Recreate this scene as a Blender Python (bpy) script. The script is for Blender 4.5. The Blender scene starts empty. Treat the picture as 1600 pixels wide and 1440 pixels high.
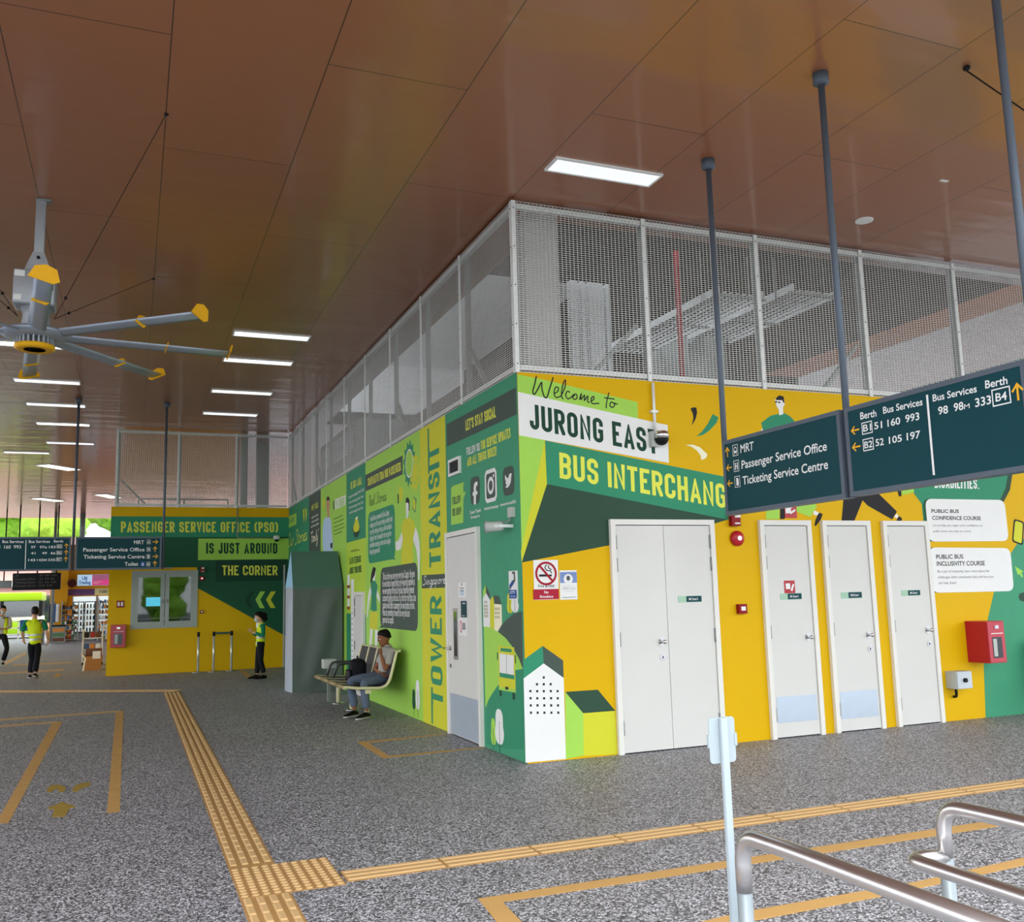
import bpy, bmesh, math, random
from math import sin, cos, pi, radians
from mathutils import Vector, Matrix
from mathutils.geometry import tessellate_polygon

SC = bpy.context.scene
COL = SC.collection
random.seed(7)

# ---------------------------------------------------------------- camera
cam_data = bpy.data.cameras.new('camera')
cam_data.sensor_fit = 'HORIZONTAL'
cam_data.sensor_width = 36.0
cam_data.lens = 1458.537 / 1600 * 36.0
cam_data.clip_start, cam_data.clip_end = 0.05, 400
cam = bpy.data.objects.new('camera', cam_data)
COL.objects.link(cam)
_yaw, _pitch, _roll = 0.3877, 0.1403, -0.0263
_f = Vector((sin(_yaw) * cos(_pitch), cos(_yaw) * cos(_pitch), sin(_pitch)))
_r0 = Vector((cos(_yaw), -sin(_yaw), 0)); _u0 = _r0.cross(_f)
_r = cos(_roll) * _r0 + sin(_roll) * _u0
_u = -sin(_roll) * _r0 + cos(_roll) * _u0
cam.matrix_world = Matrix(((_r.x, _u.x, -_f.x, -3.5167), (_r.y, _u.y, -_f.y, -8.418),
                           (_r.z, _u.z, -_f.z, 1.6), (0, 0, 0, 1)))
SC.camera = cam

# ---------------------------------------------------------------- light and exposure
SC.view_settings.view_transform = 'Standard'
SC.view_settings.look = 'None'
SC.view_settings.exposure = -0.05
SC.view_settings.gamma = 1.0
SC.view_settings.use_curve_mapping = False

world = bpy.data.worlds.new('overcast_sky')
SC.world = world
world.use_nodes = True
_nt = world.node_tree
_nt.nodes.clear()
_out = _nt.nodes.new('ShaderNodeOutputWorld')
_bg = _nt.nodes.new('ShaderNodeBackground')
_tc = _nt.nodes.new('ShaderNodeTexCoord')
_sep = _nt.nodes.new('ShaderNodeSeparateXYZ')
_ramp = _nt.nodes.new('ShaderNodeValToRGB')
_nt.links.new(_tc.outputs['Generated'], _sep.inputs[0])
_nt.links.new(_sep.outputs['Z'], _ramp.inputs[0])
_ramp.color_ramp.elements[0].color = (0.92, 0.95, 1.0, 1)
_ramp.color_ramp.elements[1].color = (0.80, 0.90, 1.0, 1)
_nt.links.new(_ramp.outputs[0], _bg.inputs['Color'])
_bg.inputs['Strength'].default_value = 3.7
_nt.links.new(_bg.outputs[0], _out.inputs[0])

SUN = bpy.data.lights.new('hazy_sun', 'SUN')
SUN.energy = 1.6
SUN.angle = radians(24)
SUN.color = (1.0, 0.96, 0.9)
sun_ob = bpy.data.objects.new('hazy_sun', SUN)
COL.objects.link(sun_ob)
sun_ob.rotation_euler = (radians(34), 0, radians(-20))   # comes from behind the camera, low under the roof edge

ZT, ZM, ZC, YP = 3.79, 5.585, 5.62, 14.66     # wall top, mesh top, ceiling, far office wall

# ---------------------------------------------------------------- materials
def lin(c):
    if isinstance(c, str):
        c = tuple(int(c[i:i + 2], 16) / 255 for i in (0, 2, 4))
    return tuple((x / 12.92 if x <= 0.04045 else ((x + 0.055) / 1.055) ** 2.4) for x in c)

MATS = {}
def mat(name, col, rough=0.6, metal=0.0, var=0.08, scale=6.0, bump=0.0, emit=None, coat=0.0, spec=0.15, trans=0.0, stretch=None):
    """Procedural Principled material: base colour broken up by a soft noise."""
    if name in MATS:
        return MATS[name]
    m = bpy.data.materials.new(name)
    m.use_nodes = True
    nt = m.node_tree
    b = nt.nodes['Principled BSDF']
    c = lin(col)
    tc = nt.nodes.new('ShaderNodeTexCoord')
    no = nt.nodes.new('ShaderNodeTexNoise')
    no.inputs['Scale'].default_value = scale
    no.inputs['Detail'].default_value = 5
    if stretch:
        mp = nt.nodes.new('ShaderNodeMapping')
        mp.inputs['Scale'].default_value = stretch
        nt.links.new(tc.outputs['Object'], mp.inputs[0])
        nt.links.new(mp.outputs[0], no.inputs['Vector'])
    else:
        nt.links.new(tc.outputs['Object'], no.inputs['Vector'])
    mx = nt.nodes.new('ShaderNodeMix')
    mx.data_type = 'RGBA'
    mx.inputs[6].default_value = tuple(max(0, x * (1 - var)) for x in c) + (1,)
    mx.inputs[7].default_value = tuple(min(1, x * (1 + var)) for x in c) + (1,)
    nt.links.new(no.outputs['Fac'], mx.inputs[0])
    nt.links.new(mx.outputs[2], b.inputs['Base Color'])
    b.inputs['Roughness'].default_value = rough
    b.inputs['Metallic'].default_value = metal
    b.inputs['Specular IOR Level'].default_value = spec
    b.inputs['Coat Weight'].default_value = coat
    b.inputs['Coat Roughness'].default_value = 0.15
    b.inputs['Transmission Weight'].default_value = trans
    if emit:
        b.inputs['Emission Color'].default_value = lin(emit[0]) + (1,)
        b.inputs['Emission Strength'].default_value = emit[1]
    if bump:
        bp = nt.nodes.new('ShaderNodeBump')
        bp.inputs['Strength'].default_value = bump
        bp.inputs['Distance'].default_value = 0.02
        nt.links.new(no.outputs['Fac'], bp.inputs['Height'])
        nt.links.new(bp.outputs[0], b.inputs['Normal'])
    MATS[name] = m
    return m

# ---------------------------------------------------------------- objects
def link(o, parent=None):
    COL.objects.link(o)
    if parent is not None:
        o.parent = parent
    return o

def tag(o, label=None, cat=None, group=None, kind=None):
    if label: o['label'] = label
    if cat: o['category'] = cat
    if group: o['group'] = group
    if kind: o['kind'] = kind
    return o

def thing(name, label, cat, loc=(0, 0, 0), rz=0.0, group=None):
    o = bpy.data.objects.new(name, None)
    o.empty_display_size = 0.2
    link(o)
    o.location = loc
    o.rotation_euler = (0, 0, rz)
    return tag(o, label, cat, group)

def shell(name, loc=(0, 0, 0)):
    o = bpy.data.objects.new(name, None)
    link(o)
    o.location = loc
    o['kind'] = 'structure'
    return o

def copy_tree(o, loc, rz=None, label=None, group=None):
    r = o.copy(); COL.objects.link(r)
    r.location = loc
    if rz is not None: r.rotation_euler = (0, 0, rz)
    if label: r['label'] = label
    if group: r['group'] = group
    for ch in list(o.children):
        c = ch.copy(); COL.objects.link(c); c.parent = r
        for g in list(ch.children):
            d = g.copy(); COL.objects.link(d); d.parent = c
    return r

# ---------------------------------------------------------------- mesh builder
class MB:
    """Collects shapes and links them as ONE mesh object."""
    def __init__(s):
        s.v, s.f, s.m, s.sm = [], [], [], []
    def add(s, verts, faces, mi=0, smooth=False):
        o = len(s.v)
        s.v += [tuple(p) for p in verts]
        s.f += [tuple(i + o for i in f) for f in faces]
        s.m += [mi] * len(faces)
        s.sm += [smooth] * len(faces)
        return s
    def box(s, lo, hi, mi=0, M=None):
        x0, y0, z0 = lo; x1, y1, z1 = hi
        p = [(x0, y0, z0), (x1, y0, z0), (x1, y1, z0), (x0, y1, z0), (x0, y0, z1), (x1, y0, z1), (x1, y1, z1), (x0, y1, z1)]
        if M is not None: p = [M @ Vector(q) for q in p]
        return s.add(p, [(0, 3, 2, 1), (4, 5, 6, 7), (0, 1, 5, 4), (1, 2, 6, 5), (2, 3, 7, 6), (3, 0, 4, 7)], mi)
    def bbox(s, lo, hi, r=0.01, mi=0):
        """box with its edges bevelled"""
        x0, y0, z0 = lo; x1, y1, z1 = hi
        r = min(r, (x1 - x0) / 2.01, (y1 - y0) / 2.01, (z1 - z0) / 2.01)
        bm = bmesh.new()
        bmesh.ops.create_cube(bm, size=1)
        for v in bm.verts:
            v.co = ((x0 + x1) / 2 + v.co.x * (x1 - x0), (y0 + y1) / 2 + v.co.y * (y1 - y0), (z0 + z1) / 2 + v.co.z * (z1 - z0))
        bmesh.ops.bevel(bm, geom=bm.edges[:], offset=r, segments=2, affect='EDGES', profile=0.5)
        bm.verts.index_update()
        s.add([v.co[:] for v in bm.verts], [[v.index for v in f.verts] for f in bm.faces], mi, True)
        bm.free()
        return s
    def bar(s, a, b, w, h=None, mi=0, up=(0, 0, 1)):
        """rectangular bar from a to b, w wide, h along 'up'"""
        h = w if h is None else h
        a, b = Vector(a), Vector(b)
        d = (b - a).normalized(); up = Vector(up)
        if abs(d.dot(up)) > 0.98: up = Vector((1, 0, 0)) if abs(d.x) < 0.9 else Vector((0, 1, 0))
        x = d.cross(up).normalized(); y = x.cross(d)
        p = [c + x * (sx * w / 2) + y * (sy * h / 2) for c in (a, b) for sx, sy in ((-1, -1), (1, -1), (1, 1), (-1, 1))]
        return s.add(p, [(0, 1, 2, 3), (7, 6, 5, 4), (0, 4, 5, 1), (1, 5, 6, 2), (2, 6, 7, 3), (3, 7, 4, 0)], mi)
    def tube(s, pts, r, n=12, mi=0, caps=True, closed=False):
        """round tube along a polyline; r may be a list"""
        pts = [Vector(p) for p in pts]
        k = len(pts)
        rr = r if isinstance(r, (list, tuple)) else [r] * k
        ring = []
        t0 = (pts[1] - pts[0]).normalized()
        ref = Vector((0, 0, 1)) if abs(t0.z) < 0.9 else Vector((1, 0, 0))
        nx = t0.cross(ref).normalized()
        V = []
        for i, p in enumerate(pts):
            if closed:
                t = (pts[(i + 1) % k] - pts[i - 1]).normalized()
            else:
                t = (pts[min(i + 1, k - 1)] - pts[max(i - 1, 0)]).normalized()
            nx = (nx - t * nx.dot(t)).normalized()
            ny = t.cross(nx)
            V += [p + (nx * cos(2 * pi * j / n) + ny * sin(2 * pi * j / n)) * rr[i] for j in range(n)]
        F = []
        for i in range(k if closed else k - 1):
            a, b = i * n, ((i + 1) % k) * n
            F += [(a + j, a + (j + 1) % n, b + (j + 1) % n, b + j) for j in range(n)]
        s.add(V, F, mi, True)
        if caps and not closed:
            s.add(V[:n], [tuple(range(n))[::-1]], mi)
            s.add(V[-n:], [tuple(range(n))], mi)
        return s
    def lathe(s, prof, c=(0, 0, 0), n=24, mi=0, M=None, smooth=True):
        """profile [(r, z)] turned about z through c"""
        V = []
        for r, z in prof:
            V += [(c[0] + r * cos(2 * pi * j / n), c[1] + r * sin(2 * pi * j / n), c[2] + z) for j in range(n)]
        if M is not None: V = [M @ Vector(q) for q in V]
        F = []
        for i in range(len(prof) - 1):
            a, b = i * n, (i + 1) * n
            F += [(a + j, a + (j + 1) % n, b + (j + 1) % n, b + j) for j in range(n)]
        s.add(V, F, mi, smooth)
        if prof[0][0] > 1e-5: s.add(V[:n], [tuple(range(n))[::-1]], mi)
        if prof[-1][0] > 1e-5: s.add(V[-n:], [tuple(range(n))], mi)
        return s
    def prism(s, poly, fn, d0, d1, mi=0):
        """polygon (2D) put through fn(a, b, depth) -> 3D, between two depths"""
        n = len(poly)
        V = [fn(a, b, d0) for a, b in poly] + [fn(a, b, d1) for a, b in poly]
        tri = tessellate_polygon([[Vector((a, b, 0)) for a, b in poly]])
        F = [tuple(t) for t in tri] + [tuple(i + n for i in reversed(t)) for t in tri]
        F += [(i, (i + 1) % n, n + (i + 1) % n, n + i) for i in range(n)]
        return s.add(V, F, mi)
    def sphere(s, c, r, mi=0, n=16, m=10, sc=(1, 1, 1)):
        prof = [(r * sin(pi * i / m), -r * cos(pi * i / m)) for i in range(m + 1)]
        V = []
        for rr, z in prof:
            V += [(c[0] + sc[0] * rr * cos(2 * pi * j / n), c[1] + sc[1] * rr * sin(2 * pi * j / n), c[2] + sc[2] * z) for j in range(n)]
        F = []
        for i in range(m):
            a, b = i * n, (i + 1) * n
            F += [(a + j, a + (j + 1) % n, b + (j + 1) % n, b + j) for j in range(n)]
        return s.add(V, F, mi, True)
    def build(s, name, mats, parent=None, fix=True):
        me = bpy.data.meshes.new(name)
        me.from_pydata(s.v, [], s.f)
        for mm in (mats if isinstance(mats, (list, tuple)) else [mats]):
            me.materials.append(mm)
        me.polygons.foreach_set('material_index', s.m)
        me.polygons.foreach_set('use_smooth', s.sm)
        me.update()
        if fix:
            bm = bmesh.new(); bm.from_mesh(me)
            bmesh.ops.remove_doubles(bm, verts=bm.verts, dist=1e-6)
            bmesh.ops.recalc_face_normals(bm, faces=bm.faces)
            bm.to_mesh(me); bm.free()
        return link(bpy.data.objects.new(name, me), parent)

def bend(pts, r, n=6):
    """round the inner corners of a polyline"""
    P = [Vector(p) for p in pts]
    out = [P[0]]
    for i in range(1, len(P) - 1):
        a, b, c = P[i - 1], P[i], P[i + 1]
        u, w = (a - b).normalized(), (c - b).normalized()
        p0, p1 = b + u * r, b + w * r
        for k in range(n + 1):
            t = k / n
            out.append(p0 * (1 - t) ** 2 + b * 2 * t * (1 - t) + p1 * t * t)
    return out + [P[-1]]

# ---------------------------------------------------------------- painted graphics and lettering on a plane
class Surf:
    def __init__(s, origin, right, normal, up=(0, 0, 1)):
        s.o, s.r, s.n, s.u = Vector(origin), Vector(right), Vector(normal), Vector(up)
    def __call__(s, a, b, d=0.0):
        return s.o + s.r * a + s.u * b + s.n * d
LEFT = Surf((0, 0, 0), (0, -1, 0), (-1, 0, 0))      # a = -y
RIGHT = Surf((0, 0, 0), (1, 0, 0), (0, -1, 0))      # a = x
PSO = Surf((0, YP, 0), (1, 0, 0), (0, -1, 0))       # a = x

def arc(cx, cy, rx, ry, a0, a1, n=5):
    return [(cx + rx * cos(radians(a0 + (a1 - a0) * i / n)), cy + ry * sin(radians(a0 + (a1 - a0) * i / n))) for i in range(n + 1)]

# condensed capitals as centre-line strokes in a unit box
_X, _Y = 0.5, 0.17
TR = arc(1 - _X, 1 - _Y, _X, _Y, 0, 90); TL = arc(_X, 1 - _Y, _X, _Y, 90, 180)
BL = arc(_X, _Y, _X, _Y, 180, 270); BR = arc(1 - _X, _Y, _X, _Y, 270, 360)
def _bowl(y0, y1):
    return [(0, y1)] + arc(1 - _X, y1 - _Y, _X, _Y, 90, 0) + arc(1 - _X, y0 + _Y, _X, _Y, 0, -90) + [(0, y0)]
_S = [(1, .70)] + TR + TL + arc(_X, .68, _X, .15, 180, 245, 3) + arc(1 - _X, .34, _X, .15, 65, 0, 3) + list(reversed(BR)) + list(reversed(BL)) + [(0, .30)]
GLYPH = {
 'A': (1.08, [[(0, 0), (.5, 1), (1, 0)], [(.17, .25), (.83, .25)]]),
 'B': (1, [[(0, 0), (0, 1)], _bowl(.53, 1), _bowl(0, .53)]),
 'C': (1, [[(1, .68)] + TR + TL + BL + BR + [(1, .32)]]),
 'D': (1, [[(0, 0), (0, 1)], _bowl(0, 1)]),
 'E': (.86, [[(1, 1), (0, 1), (0, 0), (1, 0)], [(0, .52), (.85, .52)]]),
 'F': (.84, [[(1, 1), (0, 1), (0, 0)], [(0, .5), (.85, .5)]]),
 'G': (1, [[(1, .70)] + TR + TL + BL + BR + [(1, .46), (.5, .46)]]),
 'H': (1, [[(0, 0), (0, 1)], [(1, 0), (1, 1)], [(0, .52), (1, .52)]]),
 'I': (0, [[(0, 0), (0, 1)]]),
 'J': (.8, [[(1, 1)] + list(reversed(BR)) + list(reversed(BL)) + [(0, .3)]]),
 'K': (1.02, [[(0, 0), (0, 1)], [(1, 1), (0, .38)], [(.3, .56), (1, 0)]]),
 'L': (.82, [[(0, 1), (0, 0), (1, 0)]]),
 'M': (1.35, [[(0, 0), (0, 1), (.5, .15), (1, 1), (1, 0)]]),
 'N': (1.05, [[(0, 0), (0, 1), (1, 0), (1, 1)]]),
 'O': (1, [TR + TL + BL + BR + [(1, 1 - _Y)]]),
 'P': (.96, [[(0, 0), (0, 1)], _bowl(.44, 1)]),
 'Q': (1, [TR + TL + BL + BR + [(1, 1 - _Y)], [(.6, .2), (1, 0)]]),
 'R': (1, [[(0, 0), (0, 1)], _bowl(.47, 1), [(.5, .47), (1, 0)]]),
 'S': (.98, [_S]),
 'T': (.92, [[(0, 1), (1, 1)], [(.5, 1), (.5, 0)]]),
 'U': (1, [[(0, 1)] + BL + BR + [(1, 1)]]),
 'V': (1.05, [[(0, 1), (.5, 0), (1, 1)]]),
 'W': (1.5, [[(0, 1), (.27, 0), (.5, .85), (.73, 0), (1, 1)]]),
 'X': (1.05, [[(0, 0), (1, 1)], [(0, 1), (1, 0)]]),
 'Y': (1.05, [[(0, 1), (.5, .45), (1, 1)], [(.5, .45), (.5, 0)]]),
 'Z': (.9, [[(0, 1), (1, 1), (0, 0), (1, 0)]]),
 '(': (.4, [[(1, 1), (0, .8), (0, .2), (1, 0)]]), ')': (.4, [[(0, 1), (1, .8), (1, .2), (0, 0)]]),
 "'": (0, [[(0, .78), (0, 1)]]), '.': (0, [[(0, 0), (0, .03)]]), ',': (0, [[(0, -.1), (0, .03)]]),
 '!': (0, [[(0, .32), (0, 1)], [(0, 0), (0, .03)]]), '?': (.8, [[(0, .75)] + list(reversed(TL)) + list(reversed(TR)) + [(.5, .45), (.5, .28)], [(.5, 0), (.5, .03)]]),
 '-': (.5, [[(0, .45), (1, .45)]]), ':': (0, [[(0, .1), (0, .14)], [(0, .55), (0, .59)]]),
}

def ribbon(pts, t, cap=True):
    """mitred flat ribbon of width t round a 2D polyline: list of quads"""
    P = []
    for p in pts:
        p = Vector((p[0], p[1]))
        if not P or (p - P[-1]).length > 1e-5: P.append(p)
    if len(P) < 2: return []
    closed = (P[0] - P[-1]).length < 1e-4
    if closed: P = P[:-1]
    k = len(P); L, R = [], []
    for i in range(k):
        a = P[i - 1] if (closed or i > 0) else None
        c = P[(i + 1) % k] if (closed or i < k - 1) else None
        d1 = (P[i] - a).normalized() if a is not None else None
        d2 = (c - P[i]).normalized() if c is not None else None
        if d1 is None: d1 = d2
        if d2 is None: d2 = d1
        n1, n2 = Vector((-d1.y, d1.x)), Vector((-d2.y, d2.x))
        n = (n1 + n2)
        n = n.normalized() if n.length > 1e-4 else n1
        m = t / 2 / max(0.42, n.dot(n1))
        L.append(P[i] + n * m); R.append(P[i] - n * m)
    return [[R[i], R[(i + 1) % k], L[(i + 1) % k], L[i]] for i in range(k if closed else k - 1)]

def caps_quads(text, width, height, t=None, gap=None):
    """block capitals filling width x height from (0,0); returns quads"""
    t = t or height * 0.165
    gap = gap if gap is not None else t * 0.62
    units = sum(GLYPH[c][0] for c in text if c != ' ')
    space = t * 1.3
    n = len(text)
    fixed = sum(space if c == ' ' else t for c in text) + gap * (n - 1)
    W = (width - fixed) / max(units, .01)
    if W < t * .35:
        k = width / (fixed + units * t * 1.1); t *= k; gap *= k; space *= k; W = t * 1.1
    x = 0; Q = []
    def clip(q, ax, lim, sg):
        out = []
        for i in range(len(q)):
            a, b = q[i - 1], q[i]
            da, db = sg * (a[ax] - lim), sg * (b[ax] - lim)
            if (da <= 0) != (db <= 0): out.append(a + (b - a) * (da / (da - db)))
            if db <= 0: out.append(b)
        return out
    for c in text:
        if c == ' ':
            x += space + gap; continue
        w, st = GLYPH[c]
        for path in st:
            pts = [(x + t / 2 + px * w * W, t / 2 + py * (height - t)) for px, py in path]
            ext = []
            a, b = Vector(pts[0]), Vector(pts[1]); e, f = Vector(pts[-1]), Vector(pts[-2])
            if (a - e).length > 1e-4:
                if path[0][1] in (0, 1) or path[0][0] in (0, 1) and c in 'EFLTZJCGS': pts[0] = tuple(a + (a - b).normalized() * (t / 2 if path[0][1] in (0, 1) else 0))
                if path[-1][1] in (0, 1): pts[-1] = tuple(e + (e - f).normalized() * t / 2)
            for q in ribbon(pts, t):
                if c != ',':
                    for ax, lim, sg in ((1, height, 1), (1, 0, -1), (0, x + w * W + t, 1), (0, x, -1)):
                        q = clip(q, ax, lim, sg)
                        if len(q) < 3: break
                if len(q) >= 3: Q.append(q)
        x += w * W + t + gap
    return Q

_txt_cache = {}
def type_mesh(text, bold=0.0):
    """outline of running text in the built-in typeface: verts, faces, ink box, cap height 1"""
    key = (text, bold)
    if key in _txt_cache: return _txt_cache[key]
    cu = bpy.data.curves.new('t', 'FONT')
    cu.body = text; cu.offset = bold; cu.resolution_u = 3
    ob = bpy.data.objects.new('t', cu)
    me = ob.to_mesh()
    V = [(v.co.x, v.co.y) for v in me.vertices]; F = [tuple(p.vertices) for p in me.polygons]
    ob.to_mesh_clear()
    bpy.data.objects.remove(ob); bpy.data.curves.remove(cu)
    _txt_cache[key] = (V, F)
    return V, F
CAP = 0.7

class Paint:
    """flat painted shapes on a surface, gathered into one mesh with many paint colours"""
    def __init__(s, surf, base=0.001, step=0.0005):
        s.s, s.base, s.step = surf, base, step
        s.mb = MB(); s.mats = []
    def mi(s, m):
        if m not in s.mats: s.mats.append(m)
        return s.mats.index(m)
    def d(s, layer): return s.base + s.step * layer
    def poly(s, pts, m, layer=0):
        tri = tessellate_polygon([[Vector((a, b, 0)) for a, b in pts]])
        s.mb.add([s.s(a, b, s.d(layer)) for a, b in pts], [tuple(t) for t in tri], s.mi(m))
        return s
    def rect(s, p, q, m, layer=0):
        return s.poly([(p[0], p[1]), (q[0], p[1]), (q[0], q[1]), (p[0], q[1])], m, layer)
    def ell(s, c, rx, ry, m, layer=0, n=28):
        return s.poly([(c[0] + rx * cos(2 * pi * i / n), c[1] + ry * sin(2 * pi * i / n)) for i in range(n)], m, layer)
    def ring(s, c, rx, ry, t, m, layer=0, n=28):
        return s.line([(c[0] + rx * cos(2 * pi * i / n), c[1] + ry * sin(2 * pi * i / n)) for i in range(n + 1)], t, m, layer)
    def line(s, pts, t, m, layer=0):
        s.k = getattr(s, 'k', 0)
        for q in ribbon(pts, t):
            s.k += 1
            s.mb.add([s.s(a, b, s.d(layer) + (s.k % 30) * 8e-6) for a, b in q], [(0, 1, 2, 3)], s.mi(m))
        return s
    def rrect(s, quad, r, m, layer=0):
        """rounded four-sided panel from its corners TL, TR, BR, BL"""
        P = [Vector(p) for p in quad]; out = []
        for i in range(4):
            a, b, c = P[i - 1], P[i], P[(i + 1) % 4]
            p0, p1 = b + (a - b).normalized() * r, b + (c - b).normalized() * r
            for k in range(6):
                t = k / 5
                q = p0 * (1 - t) ** 2 + b * 2 * t * (1 - t) + p1 * t * t
                out.append((q.x, q.y))
        return s.poly(out, m, layer)
    def caps(s, text, p0, p1, top, m, layer=5, w=None):
        """block capitals: baseline p0 -> p1, 'top' above p0"""
        p0, p1, top = Vector(p0), Vector(p1), Vector(top)
        W, H = (p1 - p0).length, (top - p0).length
        ex, ey = (p1 - p0) / W, (top - p0) / H
        for k, q in enumerate(caps_quads(text, W, H, w and w * H)):
            s.mb.add([s.s(*(p0 + ex * a.x + ey * a.y), s.d(layer) + (k % 24) * 9e-6) for a in q], [tuple(range(len(q)))], s.mi(m))
        return s
    def type(s, text, p0, p1, top, m, layer=5, bold=0.0, desc=0.0, fit=True):
        """running type: ink fills p0 -> p1 along the baseline, cap height p0 -> top"""
        V, F = type_mesh(text, bold)
        p0, p1, top = Vector(p0), Vector(p1), Vector(top)
        W, H = (p1 - p0).length, (top - p0).length
        ex, ey = (p1 - p0) / W, (top - p0) / H
        x0 = min(v[0] for v in V); x1 = max(v[0] for v in V)
        kx = W / (x1 - x0) if fit else H / CAP * (fit or 1)
        ky = H / CAP
        s.mb.add([s.s(*(p0 + ex * ((a - x0) * kx) + ey * (b * ky)), s.d(layer)) for a, b in V], F, s.mi(m))
        return s
    def script(s, strokes, t, m, layer=5):
        """handwriting: smooth pen strokes"""
        for st in strokes:
            P = [Vector(p) for p in st]; out = []
            for i in range(len(P) - 1):
                a, b, c, d = P[max(i - 1, 0)], P[i], P[i + 1], P[min(i + 2, len(P) - 1)]
                for k in range(5):
                    u = k / 5
                    q = 0.5 * ((2 * b) + (c - a) * u + (2 * a - 5 * b + 4 * c - d) * u * u + (3 * b - a - 3 * c + d) * u ** 3)
                    out.append((q.x, q.y))
            out.append(tuple(P[-1]))
            s.line(out, t, m, layer)
        return s
    def build(s, name, parent):
        return s.mb.build(name, s.mats, parent, fix=False)

# ---------------------------------------------------------------- palette
P_YEL = mat('yellow_wall_paint', 'e0b200', .55, var=.05, scale=1.5)
P_GRN = mat('mural_green', '37906b', .55, var=.04)
P_DKG = mat('mural_dark_green', '33503f', .55, var=.05)
P_PDG = mat('mural_bottle_green', '245a3f', .55, var=.05)
P_TEAL = mat('mural_teal_green', '469a74', .55, var=.05)
P_LIM = mat('mural_light_green', 'a6d858', .55, var=.04)
P_YLM = mat('mural_lime_yellow', 'd4d436', .55, var=.04)
P_GRY = mat('mural_charcoal_green', '4a5950', .55, var=.05)
P_WHT = mat('mural_white', 'ecece8', .55, var=.03)
P_BLK = mat('mural_black', '2b2b2d', .6, var=.05)
P_CRM = mat('mural_cream', 'f5f0cf', .55, var=.03)
P_TYEL = mat('mural_lettering_lime', 'e6ea58', .55, var=.03)
P_TDK = mat('mural_lettering_dark_green', '1f4634', .55, var=.03)
P_SKIN = mat('mural_skin_tone', 'c99a78', .6)
P_SHIRT = mat('mural_shirt_blue', 'b9d3ea', .6)
P_INK = mat('small_print_grey', '5a5c60', .6)
M_WOOD = mat('worn_cardboard', 'b07a44', .8, var=.2, scale=12)
M_DOOR = mat('painted_door', 'd9d8d2', .42, var=.04, scale=2.5)
M_FRAME = mat('painted_door_frame', 'e6e4dc', .4, var=.03)
M_BLACK = mat('black_plastic', '1b1c1e', .45)
M_STEEL = mat('brushed_steel', 'b8b8ba', .32, metal=1.0, var=.06, scale=14, stretch=(1, 1, 12))
M_CHROME = mat('polished_steel', 'd4d4d4', .16, metal=1.0)
M_GALV = mat('galvanised_steel', 'e6e8e4', .5, metal=.1, var=.12, scale=18)
M_GALVD = mat('weathered_galvanised_steel', '8d9492', .55, metal=.35, var=.15, scale=12)
M_WIRE = mat('welded_wire', 'd0d0ca', .5, metal=.2, var=.06)
M_RED = mat('red_enamel', 'b3202b', .35, var=.06, coat=.3)
M_REDD = mat('dark_red_plastic', '8b141c', .35, var=.05)
M_GLASS_DK = mat('dark_window', '22262a', .08, spec=.8)
M_KICK = mat('kick_plate_steel', 'c3d0dd', .35, metal=.55, var=.07, scale=8)
M_SIGN_FRAME = mat('grey_sign_frame', '5f6873', .45, metal=.2, var=.05)
M_SIGN_FACE = mat('dark_teal_sign_face', '0b4149', .55, var=.05, spec=.2)
M_SIGN_TXT = mat('sign_lettering_white', 'f4f6f4', .5, var=.02)
M_SIGN_YEL = mat('sign_arrow_yellow', 'f2b62e', .5, var=.02)
M_GREYBOX = mat('pale_grey_metal', 'b9bdb6', .45, var=.05)

def node_floor():
    m = bpy.data.materials.new('pebble_wash_floor'); m.use_nodes = True
    nt = m.node_tree; b = nt.nodes['Principled BSDF']
    tc = nt.nodes.new('ShaderNodeTexCoord')
    v = nt.nodes.new('ShaderNodeTexVoronoi'); v.inputs['Scale'].default_value = 92
    v2 = nt.nodes.new('ShaderNodeTexVoronoi'); v2.feature = 'DISTANCE_TO_EDGE'; v2.inputs['Scale'].default_value = 92
    sp = nt.nodes.new('ShaderNodeSeparateColor')
    r = nt.nodes.new('ShaderNodeValToRGB')
    e = r.color_ramp.elements
    e[0].position, e[0].color = 0.0, (0.035, 0.035, 0.04, 1)
    e[1].position, e[1].color = 1.0, (0.90, 0.90, 0.96, 1)
    for p, c in ((.3, (.15, .15, .16, 1)), (.55, (.40, .40, .425, 1)), (.8, (.70, .70, .745, 1))):
        x = e.new(p); x.color = c
    n = nt.nodes.new('ShaderNodeTexNoise'); n.inputs['Scale'].default_value = .5
    mul = nt.nodes.new('ShaderNodeMix'); mul.data_type = 'RGBA'; mul.blend_type = 'MULTIPLY'; mul.inputs[0].default_value = .2
    edge = nt.nodes.new('ShaderNodeMath'); edge.operation = 'MULTIPLY'; edge.inputs[1].default_value = 9; edge.use_clamp = True
    mx = nt.nodes.new('ShaderNodeMix'); mx.data_type = 'RGBA'; mx.inputs[6].default_value = (.05, .05, .055, 1)
    for k in (v, v2, n): nt.links.new(tc.outputs['Object'], k.inputs['Vector'])
    nt.links.new(v.outputs['Color'], sp.inputs[0]); nt.links.new(sp.outputs[0], r.inputs[0])
    nt.links.new(v2.outputs['Distance'], edge.inputs[0]); nt.links.new(edge.outputs[0], mx.inputs[0])
    nt.links.new(r.outputs[0], mx.inputs[7])
    nt.links.new(mx.outputs[2], mul.inputs[6]); nt.links.new(n.outputs['Fac'], mul.inputs[7])
    nt.links.new(mul.outputs[2], b.inputs['Base Color'])
    b.inputs['Roughness'].default_value = .55
    return m

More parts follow.
